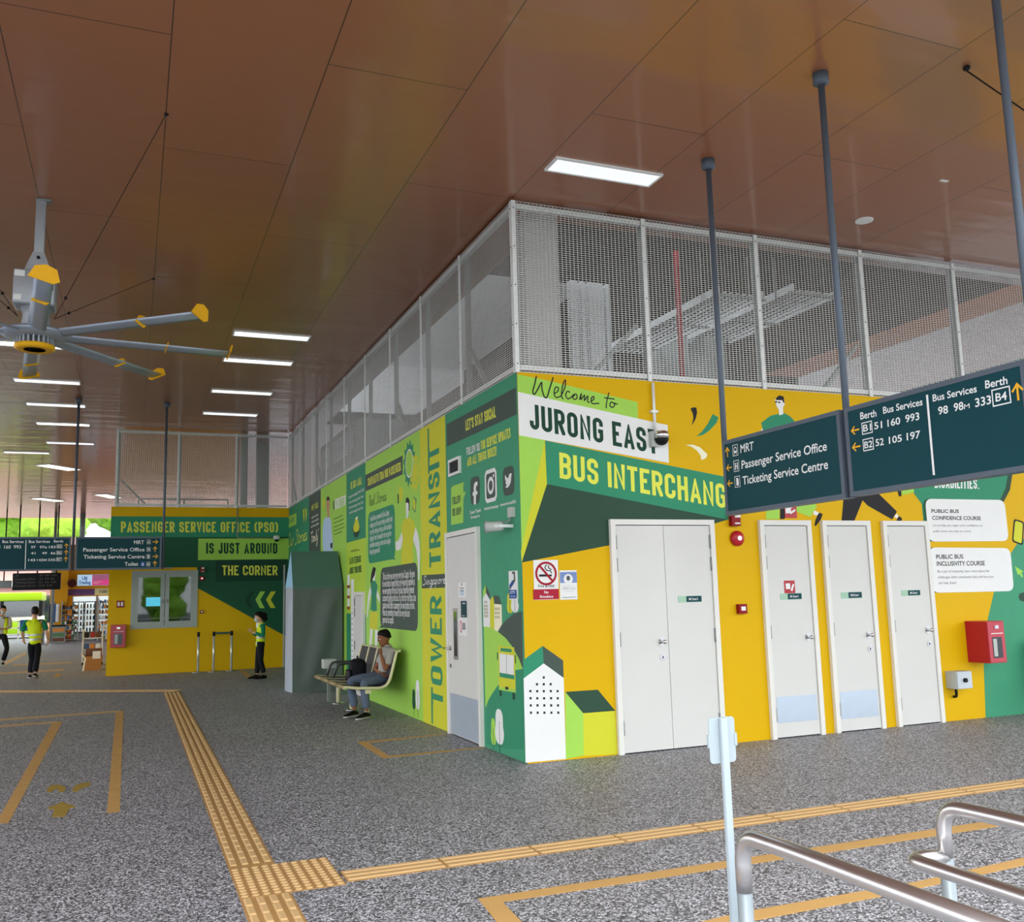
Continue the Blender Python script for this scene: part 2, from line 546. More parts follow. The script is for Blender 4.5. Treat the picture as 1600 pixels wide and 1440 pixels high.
def node_ceiling():
    """brown metal panels 1.12 m wide with fine joints and a slightly buckled sheen"""
    m = bpy.data.materials.new('brown_metal_ceiling_panels'); m.use_nodes = True
    nt = m.node_tree; b = nt.nodes['Principled BSDF']
    tc = nt.nodes.new('ShaderNodeTexCoord'); sx = nt.nodes.new('ShaderNodeSeparateXYZ'); cb = nt.nodes.new('ShaderNodeCombineXYZ')
    nt.links.new(tc.outputs['Object'], sx.inputs[0])
    nt.links.new(sx.outputs['Y'], cb.inputs['X']); nt.links.new(sx.outputs['X'], cb.inputs['Y'])
    br = nt.nodes.new('ShaderNodeTexBrick')
    br.inputs['Scale'].default_value = 1
    br.inputs['Mortar Size'].default_value = .004
    br.inputs['Mortar Smooth'].default_value = 0
    br.inputs['Brick Width'].default_value = 3.6
    br.inputs['Row Height'].default_value = 1.12
    br.offset = .5
    br.inputs['Color1'].default_value = (.36, .135, .060, 1)
    br.inputs['Color2'].default_value = (.385, .148, .066, 1)
    br.inputs['Mortar'].default_value = (.05, .022, .014, 1)
    nt.links.new(cb.outputs[0], br.inputs['Vector'])
    nt.links.new(br.outputs['Color'], b.inputs['Base Color'])
    b.inputs['Roughness'].default_value = .34
    b.inputs['Specular IOR Level'].default_value = .5
    b.inputs['Coat Weight'].default_value = .55
    b.inputs['Coat Roughness'].default_value = .10
    mp = nt.nodes.new('ShaderNodeMapping'); mp.inputs['Scale'].default_value = (.5, 2.6, 1)
    no = nt.nodes.new('ShaderNodeTexNoise'); no.inputs['Scale'].default_value = 1.0; no.inputs['Detail'].default_value = 2
    bp = nt.nodes.new('ShaderNodeBump'); bp.inputs['Strength'].default_value = .2; bp.inputs['Distance'].default_value = .06
    nt.links.new(tc.outputs['Object'], mp.inputs[0]); nt.links.new(mp.outputs[0], no.inputs['Vector'])
    nt.links.new(no.outputs['Fac'], bp.inputs['Height']); nt.links.new(bp.outputs[0], b.inputs['Normal']); nt.links.new(bp.outputs[0], b.inputs['Coat Normal'])
    return m

# ---------------------------------------------------------------- floor and ceiling
M_FLOOR, M_CEIL = node_floor(), node_ceiling()
o = MB().box((-30, -16, -.15), (24, 48, 0)).build('floor', M_FLOOR); o['kind'] = 'structure'
# the ceiling stops short over the rooms: a rectangular void opens to the roof deck above
VX0, VX1, VY0, VY1 = .58, 8.45, .45, 13.0
mb = MB()
mb.box((-16, -7.2, ZC), (16, VY0, ZC + .3)); mb.box((-16, VY1, ZC), (16, 40, ZC + .3))
mb.box((-16, VY0, ZC), (VX0, VY1, ZC + .3)); mb.box((VX1, VY0, ZC), (16, VY1, ZC + .3))
o = mb.build('ceiling', M_CEIL); o['kind'] = 'structure'
M_DECK = mat('silver_roof_deck', 'f4f4f8', .45, metal=0.0, var=.10, scale=2, bump=.4, stretch=(.4, 7, 7))
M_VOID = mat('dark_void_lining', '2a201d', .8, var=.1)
o = MB().box((.2, 6.2, 7.1), (4.0, VY1 + .3, 7.2)).build('roof_deck', M_DECK); o['kind'] = 'structure'
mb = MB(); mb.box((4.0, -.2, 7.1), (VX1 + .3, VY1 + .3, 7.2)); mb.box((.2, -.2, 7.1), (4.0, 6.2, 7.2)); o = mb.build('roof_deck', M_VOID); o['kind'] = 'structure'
mb = MB()
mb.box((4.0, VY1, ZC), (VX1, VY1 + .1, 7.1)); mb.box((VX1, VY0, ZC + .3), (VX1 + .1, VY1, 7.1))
mb.box((2.3, 6.0, ZT - .1), (VX1, 6.12, ZC)); mb.box((2.3, 6.12, ZT - .1), (2.42, VY1, ZC))  # dark partitions added so the space behind the mesh reads dark
o = mb.build('wall_void_and_backdrop', M_VOID); o['kind'] = 'structure'
o = MB().box((VX0, VY1, ZC), (4.0, VY1 + .1, 7.1)).build('wall_void_end', M_DECK); o['kind'] = 'structure'
M_BOUNCE = mat('white_bounce_sheet', 'e9e9e6', .8)
o = MB().box((-8, -7.2, ZC + .3), (VX0, 36, ZC + .32)).build('sky_bounce_sheet', M_BOUNCE); o['kind'] = 'structure'  # unseen pale sheet, added to bounce sky light up onto the roof deck
M_ROAD = mat('asphalt_road', '6a6b6d', .9, var=.2, scale=8)
o = MB().box((-140, -120, -.4), (120, 180, -.152)).build('road', M_ROAD); o['kind'] = 'structure'

# ---------------------------------------------------------------- walls of the amenity block
wl = MB().box((0, .2, 0), (.2, YP, ZT)).build('wall_left', P_TEAL); wl['kind'] = 'structure'
wr = MB().box((0, 0, 0), (9.5, .2, ZT)).build('wall_right', P_YEL); wr['kind'] = 'structure'
# office wall with its window opening
W0, W1 = (-3.498, 2.317), (-2.088, 1.014)      # window outer corners
WX0, WX1, WZ0, WZ1 = W0[0] - .01, W1[0] + .01, W1[1], W0[1]
XE = -3.985
mb = MB()
mb.box((XE, YP, 0), (WX0, YP + .2, ZT)); mb.box((WX1, YP, 0), (.2, YP + .2, ZT))
mb.box((WX0, YP, 0), (WX1, YP + .2, WZ0)); mb.box((WX0, YP, WZ1), (WX1, YP + .2, ZT))
wb = mb.build('wall_back', P_YEL); wb['kind'] = 'structure'
o = MB().box((XE, YP + .2, 0), (XE + .2, 24, ZT)).build('wall_side', P_YEL); o['kind'] = 'structure'
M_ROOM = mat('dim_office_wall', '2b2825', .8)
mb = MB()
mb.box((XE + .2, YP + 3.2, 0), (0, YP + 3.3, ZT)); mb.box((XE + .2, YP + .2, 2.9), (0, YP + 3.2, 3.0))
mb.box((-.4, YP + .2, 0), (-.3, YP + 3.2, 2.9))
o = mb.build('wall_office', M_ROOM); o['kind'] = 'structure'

# lid over the rooms, and the dark service space above it
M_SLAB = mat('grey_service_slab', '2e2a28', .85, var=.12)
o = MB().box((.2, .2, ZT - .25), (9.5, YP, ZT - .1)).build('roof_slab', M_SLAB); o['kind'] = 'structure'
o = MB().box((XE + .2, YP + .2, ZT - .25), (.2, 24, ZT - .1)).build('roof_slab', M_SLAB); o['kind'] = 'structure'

# ---------------------------------------------------------------- welded mesh bays above the walls
def mesh_bay(surf, a0, a1, label, brace=False, group='wire mesh bays above the walls', z0=ZT, z1=ZM, post_end=True, heavy=False, brace_side=1):
    """one bay: two posts' worth of angle frame, welded wire infill, the back post and sometimes a brace"""
    t = thing('mesh_bay', label, 'mesh fence', surf((a0 + a1) / 2, z0), group=group)
    inv = Matrix.Translation(-t.location)
    def S(a, z, d): return inv @ surf(a, z, d)
    def slab(m, x0, x1, y0, y1, d0, d1):
        m.prism([(x0, y0), (x1, y0), (x1, y1), (x0, y1)], S, d0, d1)
    e = a1 if post_end else a1 - .024
    pw = .045
    for zz in (z0 + .02, z1 - .075):
        f = MB(); slab(f, a0 + pw / 2, e - (pw if post_end else 0), zz, zz + .055, -.05, .0); f.build('rail', M_GALV, t)
    for aa in ([a0, a1 - pw / 2] if post_end else [a0]):
        p = MB(); slab(p, aa - pw / 2, aa + pw / 2, z0 - .01, z1, .007, .022)
        for k in range(5): p.sphere(S(aa, z0 + .08 + k * (z1 - z0 - .16) / 4, .022), .009, 1, 6, 4)
        p.build('cover_strip', [M_GALV, M_GALVD], t)
    b = MB(); slab(b, a0 + .0, a0 + .07, z0, z1, -.10, -.052)
    b.build('post', M_GALVD, t)
    w = MB(); r = .0031
    n = int(round((a1 - a0) / .046)); 
    for i in range(1, n):
        a = a0 + (e - a0) * i / n
        slab(w, a - r, a + r, z0 - .0, z1 + .0, .0005, .0035)
    n = int(round((z1 - z0) / .0235))
    for i in range(n + 1):
        z = z0 + (z1 - z0) * i / n
        slab(w, a0, e, z - r, z + r, .0036, .0062)
    w.build('wire_mesh', M_WIRE, t, fix=False)
    if brace:
        g = MB()
        q = a0 + .10 if brace_side > 0 else a1 - .08
        g.bar(S(q, z0 + .62, -.08), S(q + .55 * brace_side, z0 + .05, -.08), .05, .04)
        g.build('brace', M_GALVD, t)
    return t

LP = [0, 1.661, 3.275, 4.9025, 6.527, 8.1726, 9.8435, 11.417, 13.125, 14.66]
ordn = ['first', 'second', 'third', 'fourth', 'fifth', 'sixth', 'seventh', 'eighth', 'ninth']
for i in range(9):
    mesh_bay(LEFT, -LP[i + 1], -LP[i], 'galvanised wire mesh bay above the long green wall, %s from the building corner' % ordn[i],
             brace=i in (0, 2, 6, 8), post_end=(i == 0))
RP = [0, 1.52, 2.99, 4.514, 6.004, 7.5, 9.0]
for i in range(6):
    mesh_bay(RIGHT, RP[i], RP[i + 1], 'galvanised wire mesh bay above the yellow wall of doors, %s from the building corner' % ordn[i],
             brace=i in (0, 2), post_end=False, brace_side=-1)
PP = [-3.9, -2.57, -1.26, -.02]
for i, nm in enumerate(('outer left', 'middle', 'inner right')):
    mesh_bay(PSO, PP[i], PP[i + 1], 'galvanised wire mesh bay above the passenger service office wall, %s one' % nm, brace=i == 0, post_end=False)

# far mesh fences across the service space, seen through the near ones
for i in range(3):
    x0 = 5.2
    t = thing('mesh_bay', 'distant wire mesh bay behind the yellow wall, %s along its run' % ordn[i], 'mesh fence', (9.2, 1.2 + i * 2.6, ZT - .1), group='distant wire mesh bays')
    for y in (0, 2.52): MB().box((-.03, y, 0), (.03, y + .06, 1.3)).build('post', M_GALVD, t)
    MB().box((-.03, .06, 1.24), (.03, 2.52, 1.3)).build('rail', M_GALVD, t)
    w = MB()
    for k in range(1, 52): w.box((-.002, k * .05 - .003, 0), (.002, k * .05 + .003, 1.24))
    for k in range(1, 31): w.box((.002, .06, k * .04 - .003), (.005, 2.52, k * .04 + .003))
    w.build('wire_mesh', M_WIRE, t, fix=False)

# ---------------------------------------------------------------- services seen behind the mesh
M_CONC = mat('painted_concrete_column', 'c9c9c5', .7, var=.1, scale=4)
o = MB().bbox((.22, .25, ZT - .08), (.62, .62, ZC), .02).build('column', M_CONC); o['kind'] = 'structure'
M_TRUNK = mat('white_cable_trunking', 'dfe6ea', .4, metal=.1, var=.04)
t = thing('cable_trunking', 'pair of tall white vertical cable trunkings behind the corner mesh bay', 'trunking', (1.25, 1.0, ZT - .1))
for k, (x, w) in enumerate(((-.13, .1), (0.0, .07), (.1, .2), (.33, .05))):
    MB().bbox((x, 0, 0), (x + w, .1, 1.5), .008).build('duct', M_TRUNK, t)
M_PIPE = mat('red_sprinkler_pipe', 'b02028', .35)
tag(MB().tube([(2.45, .8, ZT - .1), (2.45, .8, ZC)], .03).build('sprinkler_pipe', M_PIPE), 'thin red vertical pipe behind the second mesh bay of the yellow wall', 'pipe')
M_TRAY = mat('galvanised_cable_tray', 'd4d8da', .5, metal=.1, var=.08)
def cable_tray(x, y0, y1, z, w, label):
    t = thing('cable_tray', label, 'cable tray', (x, y0, z))
    L = y1 - y0
    for s in (0, w): MB().box((s - .012, 0, 0), (s + .012, L, .09)).build('side_rail', M_TRAY, t)
    m = MB()
    n = 7
    for k in range(1, n): m.box((w * k / n - .022, 0, .01), (w * k / n + .022, L, .025))
    m.build('slat', M_TRAY, t)
    for k in range(int(L / 1.2) + 1): MB().box((-.05, k * 1.2, -.03), (w + .05, k * 1.2 + .04, 0)).build('hanger_bar', M_GALVD, t)
    for q in (-.03, w + .03): MB().tube([(q, .3, -.02), (q, .3, ZC - z)], .008, 6).build('hanger_rod', M_GALVD, t)
    return t
cable_tray(2.75, -.0 + .4, 3.2, 5.0, .62, 'slatted metal cable tray climbing past behind the second mesh bay')
cable_tray(3.75, .3, 2.6, 5.1, .7, 'slatted metal cable tray under the ceiling behind the third mesh bay')
t = thing('riser_box', 'tall dark grey service riser behind the fourth mesh bay', 'riser', (3.55, 3.0, ZT - .1))
MB().bbox((0, 0, 0), (.55, .4, 1.6), .01).build('cabinet', M_GALVD, t)
for k in range(3): MB().box((.12 + k * .16, -.012, .5), (.16 + k * .16, 0, .6)).build('label_plate', P_WHT, t)
t = thing('riser_box', 'grey louvred service duct behind the second and third mesh bays', 'riser', (3.4, 1.7, ZT - .1))
MB().bbox((0, 0, 0), (.32, .4, 1.2), .01).build('cabinet', M_GALVD, t)
t = thing('condenser_unit', 'grey louvred air handling unit behind the far mesh bays of the long wall', 'air unit', (.45, 9.1, ZT - .1))
MB().bbox((0, 0, 0), (1.0, 3.9, 1.35), .02).build('casing', M_GALVD, t)
m = MB()
for k in range(8): m.box((-.02, .3, .75 + k * .06), (0, 3.5, .78 + k * .06))
m.build('louvre', M_TRAY, t)
# grey steel posts and railing on the office roof
t = thing('roof_railing', 'low grey pipe railing on the office roof behind its mesh', 'railing', (-3.4, YP + 2.6, ZT - .1))
m = MB(); m.tube([(0, 0, .55), (2.2, 0, .55)], .02, 8); m.build('top_rail', M_GALVD, t)
for k in range(3): MB().tube([(k * 1.1, 0, 0), (k * 1.1, 0, .53)], .02, 8).build('post', M_GALVD, t)
for k, x in enumerate((-1.05, -.62, -.42)):
    tag(MB().bbox((x, YP + .9 + .4 * k, ZT - .1), (x + .16, YP + 1.1 + .4 * k, ZC), .01).build('steel_stanchion', M_GALVD),
        'grey steel stanchion behind the office mesh, %s of three beside the long wall' % ('leftmost', 'middle', 'rightmost')[k], 'post')

# ---------------------------------------------------------------- doors
def door(name, surf, a0, a1, z1, leaves=1, hinge=-1, kick=None, handle_z=1.02, knob=True, double_lock=True, frame=.055):
    d = shell(name, surf((a0 + a1) / 2, 0))
    inv = Matrix.Translation(-d.location)
    S = lambda a, z, q: inv @ surf(a, z, q)
    m = MB(); R = lambda m, x0, x1, y0, y1, d0, d1, mi=0: m.prism([(x0, y0), (x1, y0), (x1, y1), (x0, y1)], S, d0, d1, mi)
    f = frame
    R(m, a0, a0 + f, 0, z1, 0, .045); R(m, a1 - f, a1, 0, z1, 0, .045); R(m, a0 + f, a1 - f, z1 - f, z1, 0, .045)
    m.build('door_frame', M_FRAME, d)
    m = MB(); R(m, a0 + f, a1 - f, 0.0, z1 - f, .0005, .006); m.build('door_gap', M_BLACK, d)
    xs = [a0 + f + .006, a1 - f - .006] if leaves == 1 else [a0 + f + .006, (a0 + a1) / 2 + .0, a1 - f - .006]
    for i in range(leaves):
        x0, x1 = xs[i] + (.003 if i else 0), xs[i + 1] - (.003 if i + 1 < leaves else 0)
        m = MB(); R(m, x0, x1, .012, z1 - f - .008, .007, .028)
        leaf = m.build('door_leaf', M_DOOR, d)
        hx = x0 if (hinge < 0 if leaves == 1 else i == 0) else x1
        m = MB()
        for hz in (.25, z1 * .48, z1 * .80, z1 * .90):
            m.tube([S(hx, hz - .07, .034), S(hx, hz + .07, .034)], .009, 8)
        m.build('hinge', M_GALVD, d)
        lx = x1 - .075 if hx == x0 else x0 + .075
        if knob and i == 0:
            m = MB(); q = S(lx, handle_z, .028); n = surf.n
            m.tube([q, q + n * .006], .042, 20); m.tube([q + n * .006, q + n * .035], .017, 14)
            m.sphere(q + n * .05, .024, 0, 14, 8)
            if double_lock:
                q = S(lx, handle_z - .155, .028); m.tube([q, q + n * .008], .03, 20)
            m.build('door_knob', M_CHROME, d)
            if double_lock:
                m = MB(); q = S(lx, handle_z - .155, .0365); m.box(q - Vector((.004, .004, .012)), q + Vector((.004, .004, .012))); m.build('keyhole', M_BLACK, d)
    if kick:
        k0, k1 = kick
        m = MB(); R(m, a0 + f + .03, a1 - f - .03, k0, k1, .0285, .031)
        m.build('kick_plate', M_KICK, d)
    return d
ZD = 2.313
door('door_1', RIGHT, (0.961, 2.324)[0], (2.204, 2.322)[0], ZD, 2, handle_z=1.07)
door('door_2', RIGHT, (2.788, 2.314)[0], (3.479, 2.311)[0], ZD, 1, kick=(.16, .43), double_lock=False, handle_z=1.04)
door('door_3', RIGHT, (3.634, 2.308)[0], (4.322, 2.304)[0], ZD, 1, kick=(.14, .43), handle_z=1.03)
door('door_4', RIGHT, (4.506, 2.3)[0], (5.197, 2.296)[0], ZD, 1, handle_z=1.05)
D5 = [(-2.295, -0.017)[0], (-1.165, -0.007)[0]]
d5 = door('door_5', LEFT, D5[0], D5[1], (-1.148, 2.328)[1], 1, hinge=1, kick=(.02, .47), knob=False)
inv = Matrix.Translation(-d5.location)
m = MB(); aa = D5[0] + .16
gz0, gz1 = (-1.995, 0.857)[1], (-1.963, 1.444)[1]
m.prism([(aa + .08, gz0), (aa + .24, gz0), (aa + .24, gz1), (aa + .08, gz1)], lambda a, z, q: inv @ LEFT(a, z, q), .028, .033)
m.build('vision_panel_trim', M_STEEL, d5)
m = MB(); m.prism([(aa + .11, gz0 + .04), (aa + .21, gz0 + .04), (aa + .21, gz1 - .04), (aa + .11, gz1 - .04)], lambda a, z, q: inv @ LEFT(a, z, q), .0331, .036)
m.build('vision_panel', M_GLASS_DK, d5)
m = MB(); hz = .98
m.tube([inv @ LEFT(D5[0] + .13, hz, .028), inv @ LEFT(D5[0] + .13, hz, .036)], .028, 16)
m.tube(bend([inv @ LEFT(D5[0] + .13, hz, .03), inv @ LEFT(D5[0] + .13, hz, .085), inv @ LEFT(D5[0] + .02, hz, .085)], .02), .010, 10)
m.tube([inv @ LEFT(D5[0] + .13, hz - .2, .028), inv @ LEFT(D5[0] + .13, hz - .2, .038)], .022, 16)
m.build('door_handle', M_CHROME, d5)

# grey service door behind the bench, half hidden, with a white poster strip
D6 = [(-7.324, 0.883)[0], (-6.625, 0.908)[0]]
door('door_6', LEFT, D6[0], D6[1], (-6.612, 1.683)[1], 1, hinge=-1, knob=False)

# ---------------------------------------------------------------- office window
w = shell('window_1', ((WX0 + WX1) / 2, YP, WZ0))
ox, oz = (WX0 + WX1) / 2, WZ0
M_WFR = mat('grey_green_window_frame', 'a6aea6', .4, var=.04)
m = MB(); F = .06; x0, x1, h = WX0 - ox, WX1 - ox, WZ1 - WZ0
m.box((x0, -.03, 0), (x0 + F, .08, h)); m.box((x1 - F, -.03, 0), (x1, .08, h)); m.box((x0 + F, -.03, 0), (x1 - F, .08, F)); m.box((x0 + F, -.03, h - F), (x1 - F, .08, h))
m.build('window_frame', M_WFR, w)
M_GLS = mat('window_glass', 'b9c6c0', .02, spec=1.0, trans=1.0)
for i in range(2):
    a, b = (x0 + F, -.005) if i == 0 else (.005, x1 - F)
    G = .09
    m = MB(); m.box((a, -.025, F), (a + G, .03, h - F)); m.box((b - G, -.025, F), (b, .03, h - F)); m.box((a + G, -.025, F), (b - G, .03, F + G)); m.box((a + G, -.025, h - F - G), (b - G, .03, h - F))
    m.build('window_sash', M_WFR, w)
    m = MB(); m.box((a + G, -.002, F + G), (b - G, .004, h - F - G)); m.build('window_glass', M_GLS, w)
m = MB()
for s in (-.05, .05): m.bar((s, -.025, h * .5), (s, -.05, h * .44), .025, .02)
m.build('window_latch', M_STEEL, w)
# things inside the office
t = thing('computer_monitor', 'lit blue computer screen seen through the left pane of the office window', 'monitor', (-3.02, YP + .9, 1.25))
M_SCR = mat('lit_screen_blue', '66c4f0', .3, emit=('5fc8f5', 1.6))
MB().bbox((-.24, -.02, .2), (.24, .02, .52), .01).build('bezel', M_BLACK, t)
MB().box((-.16, -.023, .26), (.16, -.021, .47)).build('screen', M_SCR, t)
MB().box((-.03, -.02, 0), (.03, .02, .22)).build('stand', M_BLACK, t)
t = thing('office_desk', 'white desk inside the service office window', 'desk', (-2.8, YP + .9, 0))
MB().bbox((-.9, -.35, 1.2), (.9, .35, 1.245), .01).build('desk_top', P_WHT, t)
for s in (-.85, .8): MB().box((s, -.3, 0), (s + .05, .3, 1.2)).build('leg', P_WHT, t)

# ---------------------------------------------------------------- painted graphics on the yellow wall of doors
g = Paint(RIGHT)
g.poly([(0.004, 3.76), (0.259, 3.73), (1.363, 3.551), (1.361, 3.36), (0.002, 3.57)], P_LIM, 1)
g.poly([(0.004, 3.162), (0.28, 3.102), (0.286, 2.663), (-0.004, 1.98)], P_LIM, 1)
g.poly([(0.28, 3.102), (0.289, 2.663), (-0.006, 1.893), (-0.01, 1.999)], P_YLM, 2)
g.poly([(0.003, 3.583), (1.716, 3.32), (1.708, 2.915), (0.003, 3.143)], P_WHT, 3)
g.poly([(0.283, 3.102), (2.545, 2.763), (2.512, 2.303), (0.289, 2.663)], P_GRN, 2)
g.poly([(0.289, 2.663), (2.411, 2.32), (2.175, 2.261), (0.953, 2.05), (-0.006, 1.89)], P_DKG, 1)
g.build('painted_banner', wr)
g = Paint(RIGHT)
g.caps('JURONG EAST', (0.123, 3.215), (1.581, 3), (0.121, 3.472), P_TDK, 5)
g.caps('BUS INTERCHANGE', (0.432, 2.726), (2.537, 2.417), (0.434, 2.988), P_TYEL, 5)
g.build('lettering', wr)
g = Paint(RIGHT)
g.script([[(0.21, 3.757), (0.19, 3.68), (0.166, 3.596), (0.182, 3.568), (0.223, 3.627), (0.264, 3.694), (0.267, 3.621), (0.294, 3.544), (0.323, 3.555), (0.356, 3.649), (0.397, 3.757)]], .014, P_BLK, 6)
g.script([[(0.399, 3.586), (0.441, 3.613), (0.448, 3.65), (0.419, 3.653), (0.399, 3.594), (0.421, 3.549), (0.475, 3.565)],
          [(0.475, 3.565), (0.524, 3.66), (0.532, 3.735), (0.503, 3.692), (0.481, 3.574), (0.501, 3.534)],
          [(0.579, 3.61), (0.549, 3.619), (0.529, 3.577), (0.552, 3.541), (0.596, 3.564)],
          [(0.596, 3.564), (0.62, 3.59), (0.651, 3.592), (0.655, 3.554), (0.624, 3.54), (0.607, 3.564), (0.633, 3.582)],
          [(0.682, 3.538), (0.706, 3.603), (0.7, 3.544), (0.742, 3.589), (0.74, 3.535), (0.779, 3.582), (0.776, 3.523), (0.8, 3.521)],
          [(0.81, 3.529), (0.847, 3.552), (0.845, 3.581), (0.818, 3.559), (0.827, 3.509), (0.91, 3.514)]], .012, P_BLK, 6)
g.script([[(1.028, 3.635), (0.995, 3.527), (0.988, 3.464)], [(0.969, 3.576), (1.09, 3.567)],
          [(1.073, 3.522), (1.047, 3.534), (1.031, 3.495), (1.064, 3.479), (1.091, 3.51), (1.077, 3.526), (1.125, 3.515)]], .012, P_BLK, 6)
g.build('handwriting', wr)
# a small pen alphabet: strokes in units of the x-height, with each letter's advance
PEN = {
 'R': (1.0, [[(.25, 0), (.35, 1), (.45, 2)], [(.05, 1.6), (.4, 2), (.9, 1.8), (.85, 1.3), (.4, 1.05)], [(.5, 1.05), (.75, .5), (1.1, 0)]]),
 'S': (1.0, [[(1.0, 1.75), (.7, 2.05), (.3, 1.75), (.45, 1.3), (.8, .8), (.6, .15), (.1, -.05), (-.1, .2)]]),
 'O': (1.2, [[(.7, 2.0), (.2, 1.6), (.05, .8), (.4, 0), (.95, .4), (1.1, 1.3), (.75, 2.0), (.55, 1.8)]]),
 'F': (.9, [[(.35, 2), (.25, 1), (.1, -.1)], [(.0, 1.8), (.5, 2.0), (1.1, 1.95)], [(.1, 1.05), (.8, 1.1)]]),
 'a': (.8, [[(.65, .8), (.4, 1), (.05, .6), (.15, 0), (.5, .2), (.65, .9), (.6, .2), (.85, .1)]]),
 'e': (.7, [[(.05, .45), (.55, .65), (.45, 1), (.1, .8), (.1, .15), (.45, 0), (.8, .3)]]),
 'g': (.8, [[(.65, .8), (.4, 1), (.05, .6), (.2, .1), (.5, .3), (.68, .95), (.6, -.5), (.3, -1), (.0, -.7), (.85, .1)]]),
 'i': (.4, [[(.05, .3), (.2, .95), (.15, .15), (.4, .2)], [(.27, 1.35), (.3, 1.45)]]),
 'l': (.45, [[(.0, .3), (.35, 1.6), (.25, 2.0), (.1, 1.2), (.12, .15), (.45, .2)]]),
 'm': (1.2, [[(.05, .9), (.08, 0)], [(.08, .5), (.35, 1), (.45, 0)], [(.45, .5), (.75, 1), (.85, .1), (1.15, .2)]]),
 'n': (.8, [[(.05, .9), (.08, 0)], [(.08, .5), (.4, 1), (.5, .1), (.8, .2)]]),
 'o': (.75, [[(.4, 1), (.05, .6), (.2, .05), (.55, .3), (.55, .8), (.35, 1), (.75, .8)]]),
 'p': (.8, [[(.1, .9), (.05, -.2), (-.05, -1)], [(.08, .5), (.4, 1), (.65, .6), (.4, .05), (.1, .2)]]),
 'r': (.6, [[(.05, .9), (.1, 0)], [(.1, .55), (.35, 1), (.6, .85)]]),
 's': (.65, [[(.5, .9), (.25, 1), (.15, .7), (.5, .4), (.4, .05), (.05, .1), (.65, .3)]]),
 't': (.55, [[(.3, 1.7), (.2, .6), (.25, .05), (.55, .2)], [(-.05, 1.15), (.55, 1.25)]]),
 'u': (.8, [[(.05, .95), (.08, .25), (.35, 0), (.55, .4), (.6, .95), (.58, .1), (.8, .2)]]),
 'y': (.8, [[(.05, .95), (.1, .4), (.4, .3), (.6, .95), (.5, -.4), (.2, -1), (-.05, -.7), (.8, .1)]]),
 ' ': (.6, []), '"': (.5, [[(.1, 1.7), (.05, 2.1)], [(.3, 1.7), (.3, 2.1)]]),
}
def pen(g, text, p0, p1, h, t, m, layer=6, slant=.22):
    """handwriting from p0 to p1 with x-height h"""
    p0, p1 = Vector(p0), Vector(p1); L = (p1 - p0).length; ex = (p1 - p0) / L
    tot = sum(PEN[c][0] + .08 for c in text); k = L / tot; x = 0
    for c in text:
        adv, st = PEN[c]
        for s_ in st: g.script([[tuple(p0 + ex * ((x + a) * k + b * h * slant) + Vector((0, b * h))) for a, b in s_]], t, m, layer)
        x += adv + .08
# houses by the corner
g = Paint(RIGHT)
g.poly([(-0.019, 0.789), (0.195, 0.919), (0.402, 0.77), (0.398, 0.01), (-0.022, 0.013)], P_WHT, 2)
g.poly([(-0.014, 0.963), (0.19, 1.085), (0.195, 0.919), (-0.019, 0.789)], P_GRN, 2)
g.poly([(0.19, 1.085), (0.402, 0.937), (0.402, 0.77), (0.195, 0.919)], P_GRY, 2)
for c in [(0.191, 0.787), (0.118, 0.727), (0.189, 0.723), (0.262, 0.719), (0.047, 0.667), (0.118, 0.662), (0.187, 0.658), (0.261, 0.654), (0.333, 0.649), (0.047, 0.601), (0.117, 0.596), (0.188, 0.591), (0.261, 0.587), (0.332, 0.582), (0.047, 0.534), (0.117, 0.53), (0.188, 0.525), (0.26, 0.52), (0.332, 0.515), (0.047, 0.467), (0.117, 0.462), (0.187, 0.457), (0.26, 0.452), (0.333, 0.447)]:
    g.rect((c[0] - .011, c[1] - .011), (c[0] + .011, c[1] + .011), P_BLK, 3)
g.poly([(0.412, 0.637), (0.599, 0.423), (0.589, 0.025), (0.398, 0.01)], P_LIM, 2)
g.poly([(0.416, 0.637), (0.769, 0.636), (0.951, 0.422), (0.599, 0.423)], P_DKG, 2)
g.poly([(0.599, 0.423), (0.951, 0.42), (0.955, 0.007), (0.589, 0.022)], P_YLM, 2)
g.build('painted_houses', wr)
# three leaf strokes
g = Paint(RIGHT)
g.poly([(2.011, 3.513), (2.05, 3.53), (2.088, 3.528), (2.093, 3.473), (2.071, 3.406), (2.016, 3.327), (2.042, 3.412), (2.037, 3.463)], P_BLK, 2)
g.poly([(2.292, 3.468), (2.363, 3.435), (2.337, 3.374), (2.246, 3.29), (2.158, 3.235), (2.068, 3.211), (2.152, 3.278), (2.225, 3.362)], P_GRN, 2)
g.poly([(1.928, 3.114), (2.016, 3.122), (2.106, 3.095), (2.195, 3.021), (2.175, 2.981), (2.115, 2.957), (2.105, 3.008), (2.062, 3.061), (1.998, 3.098)], P_CRM, 2)
g.build('painted_leaves', wr)
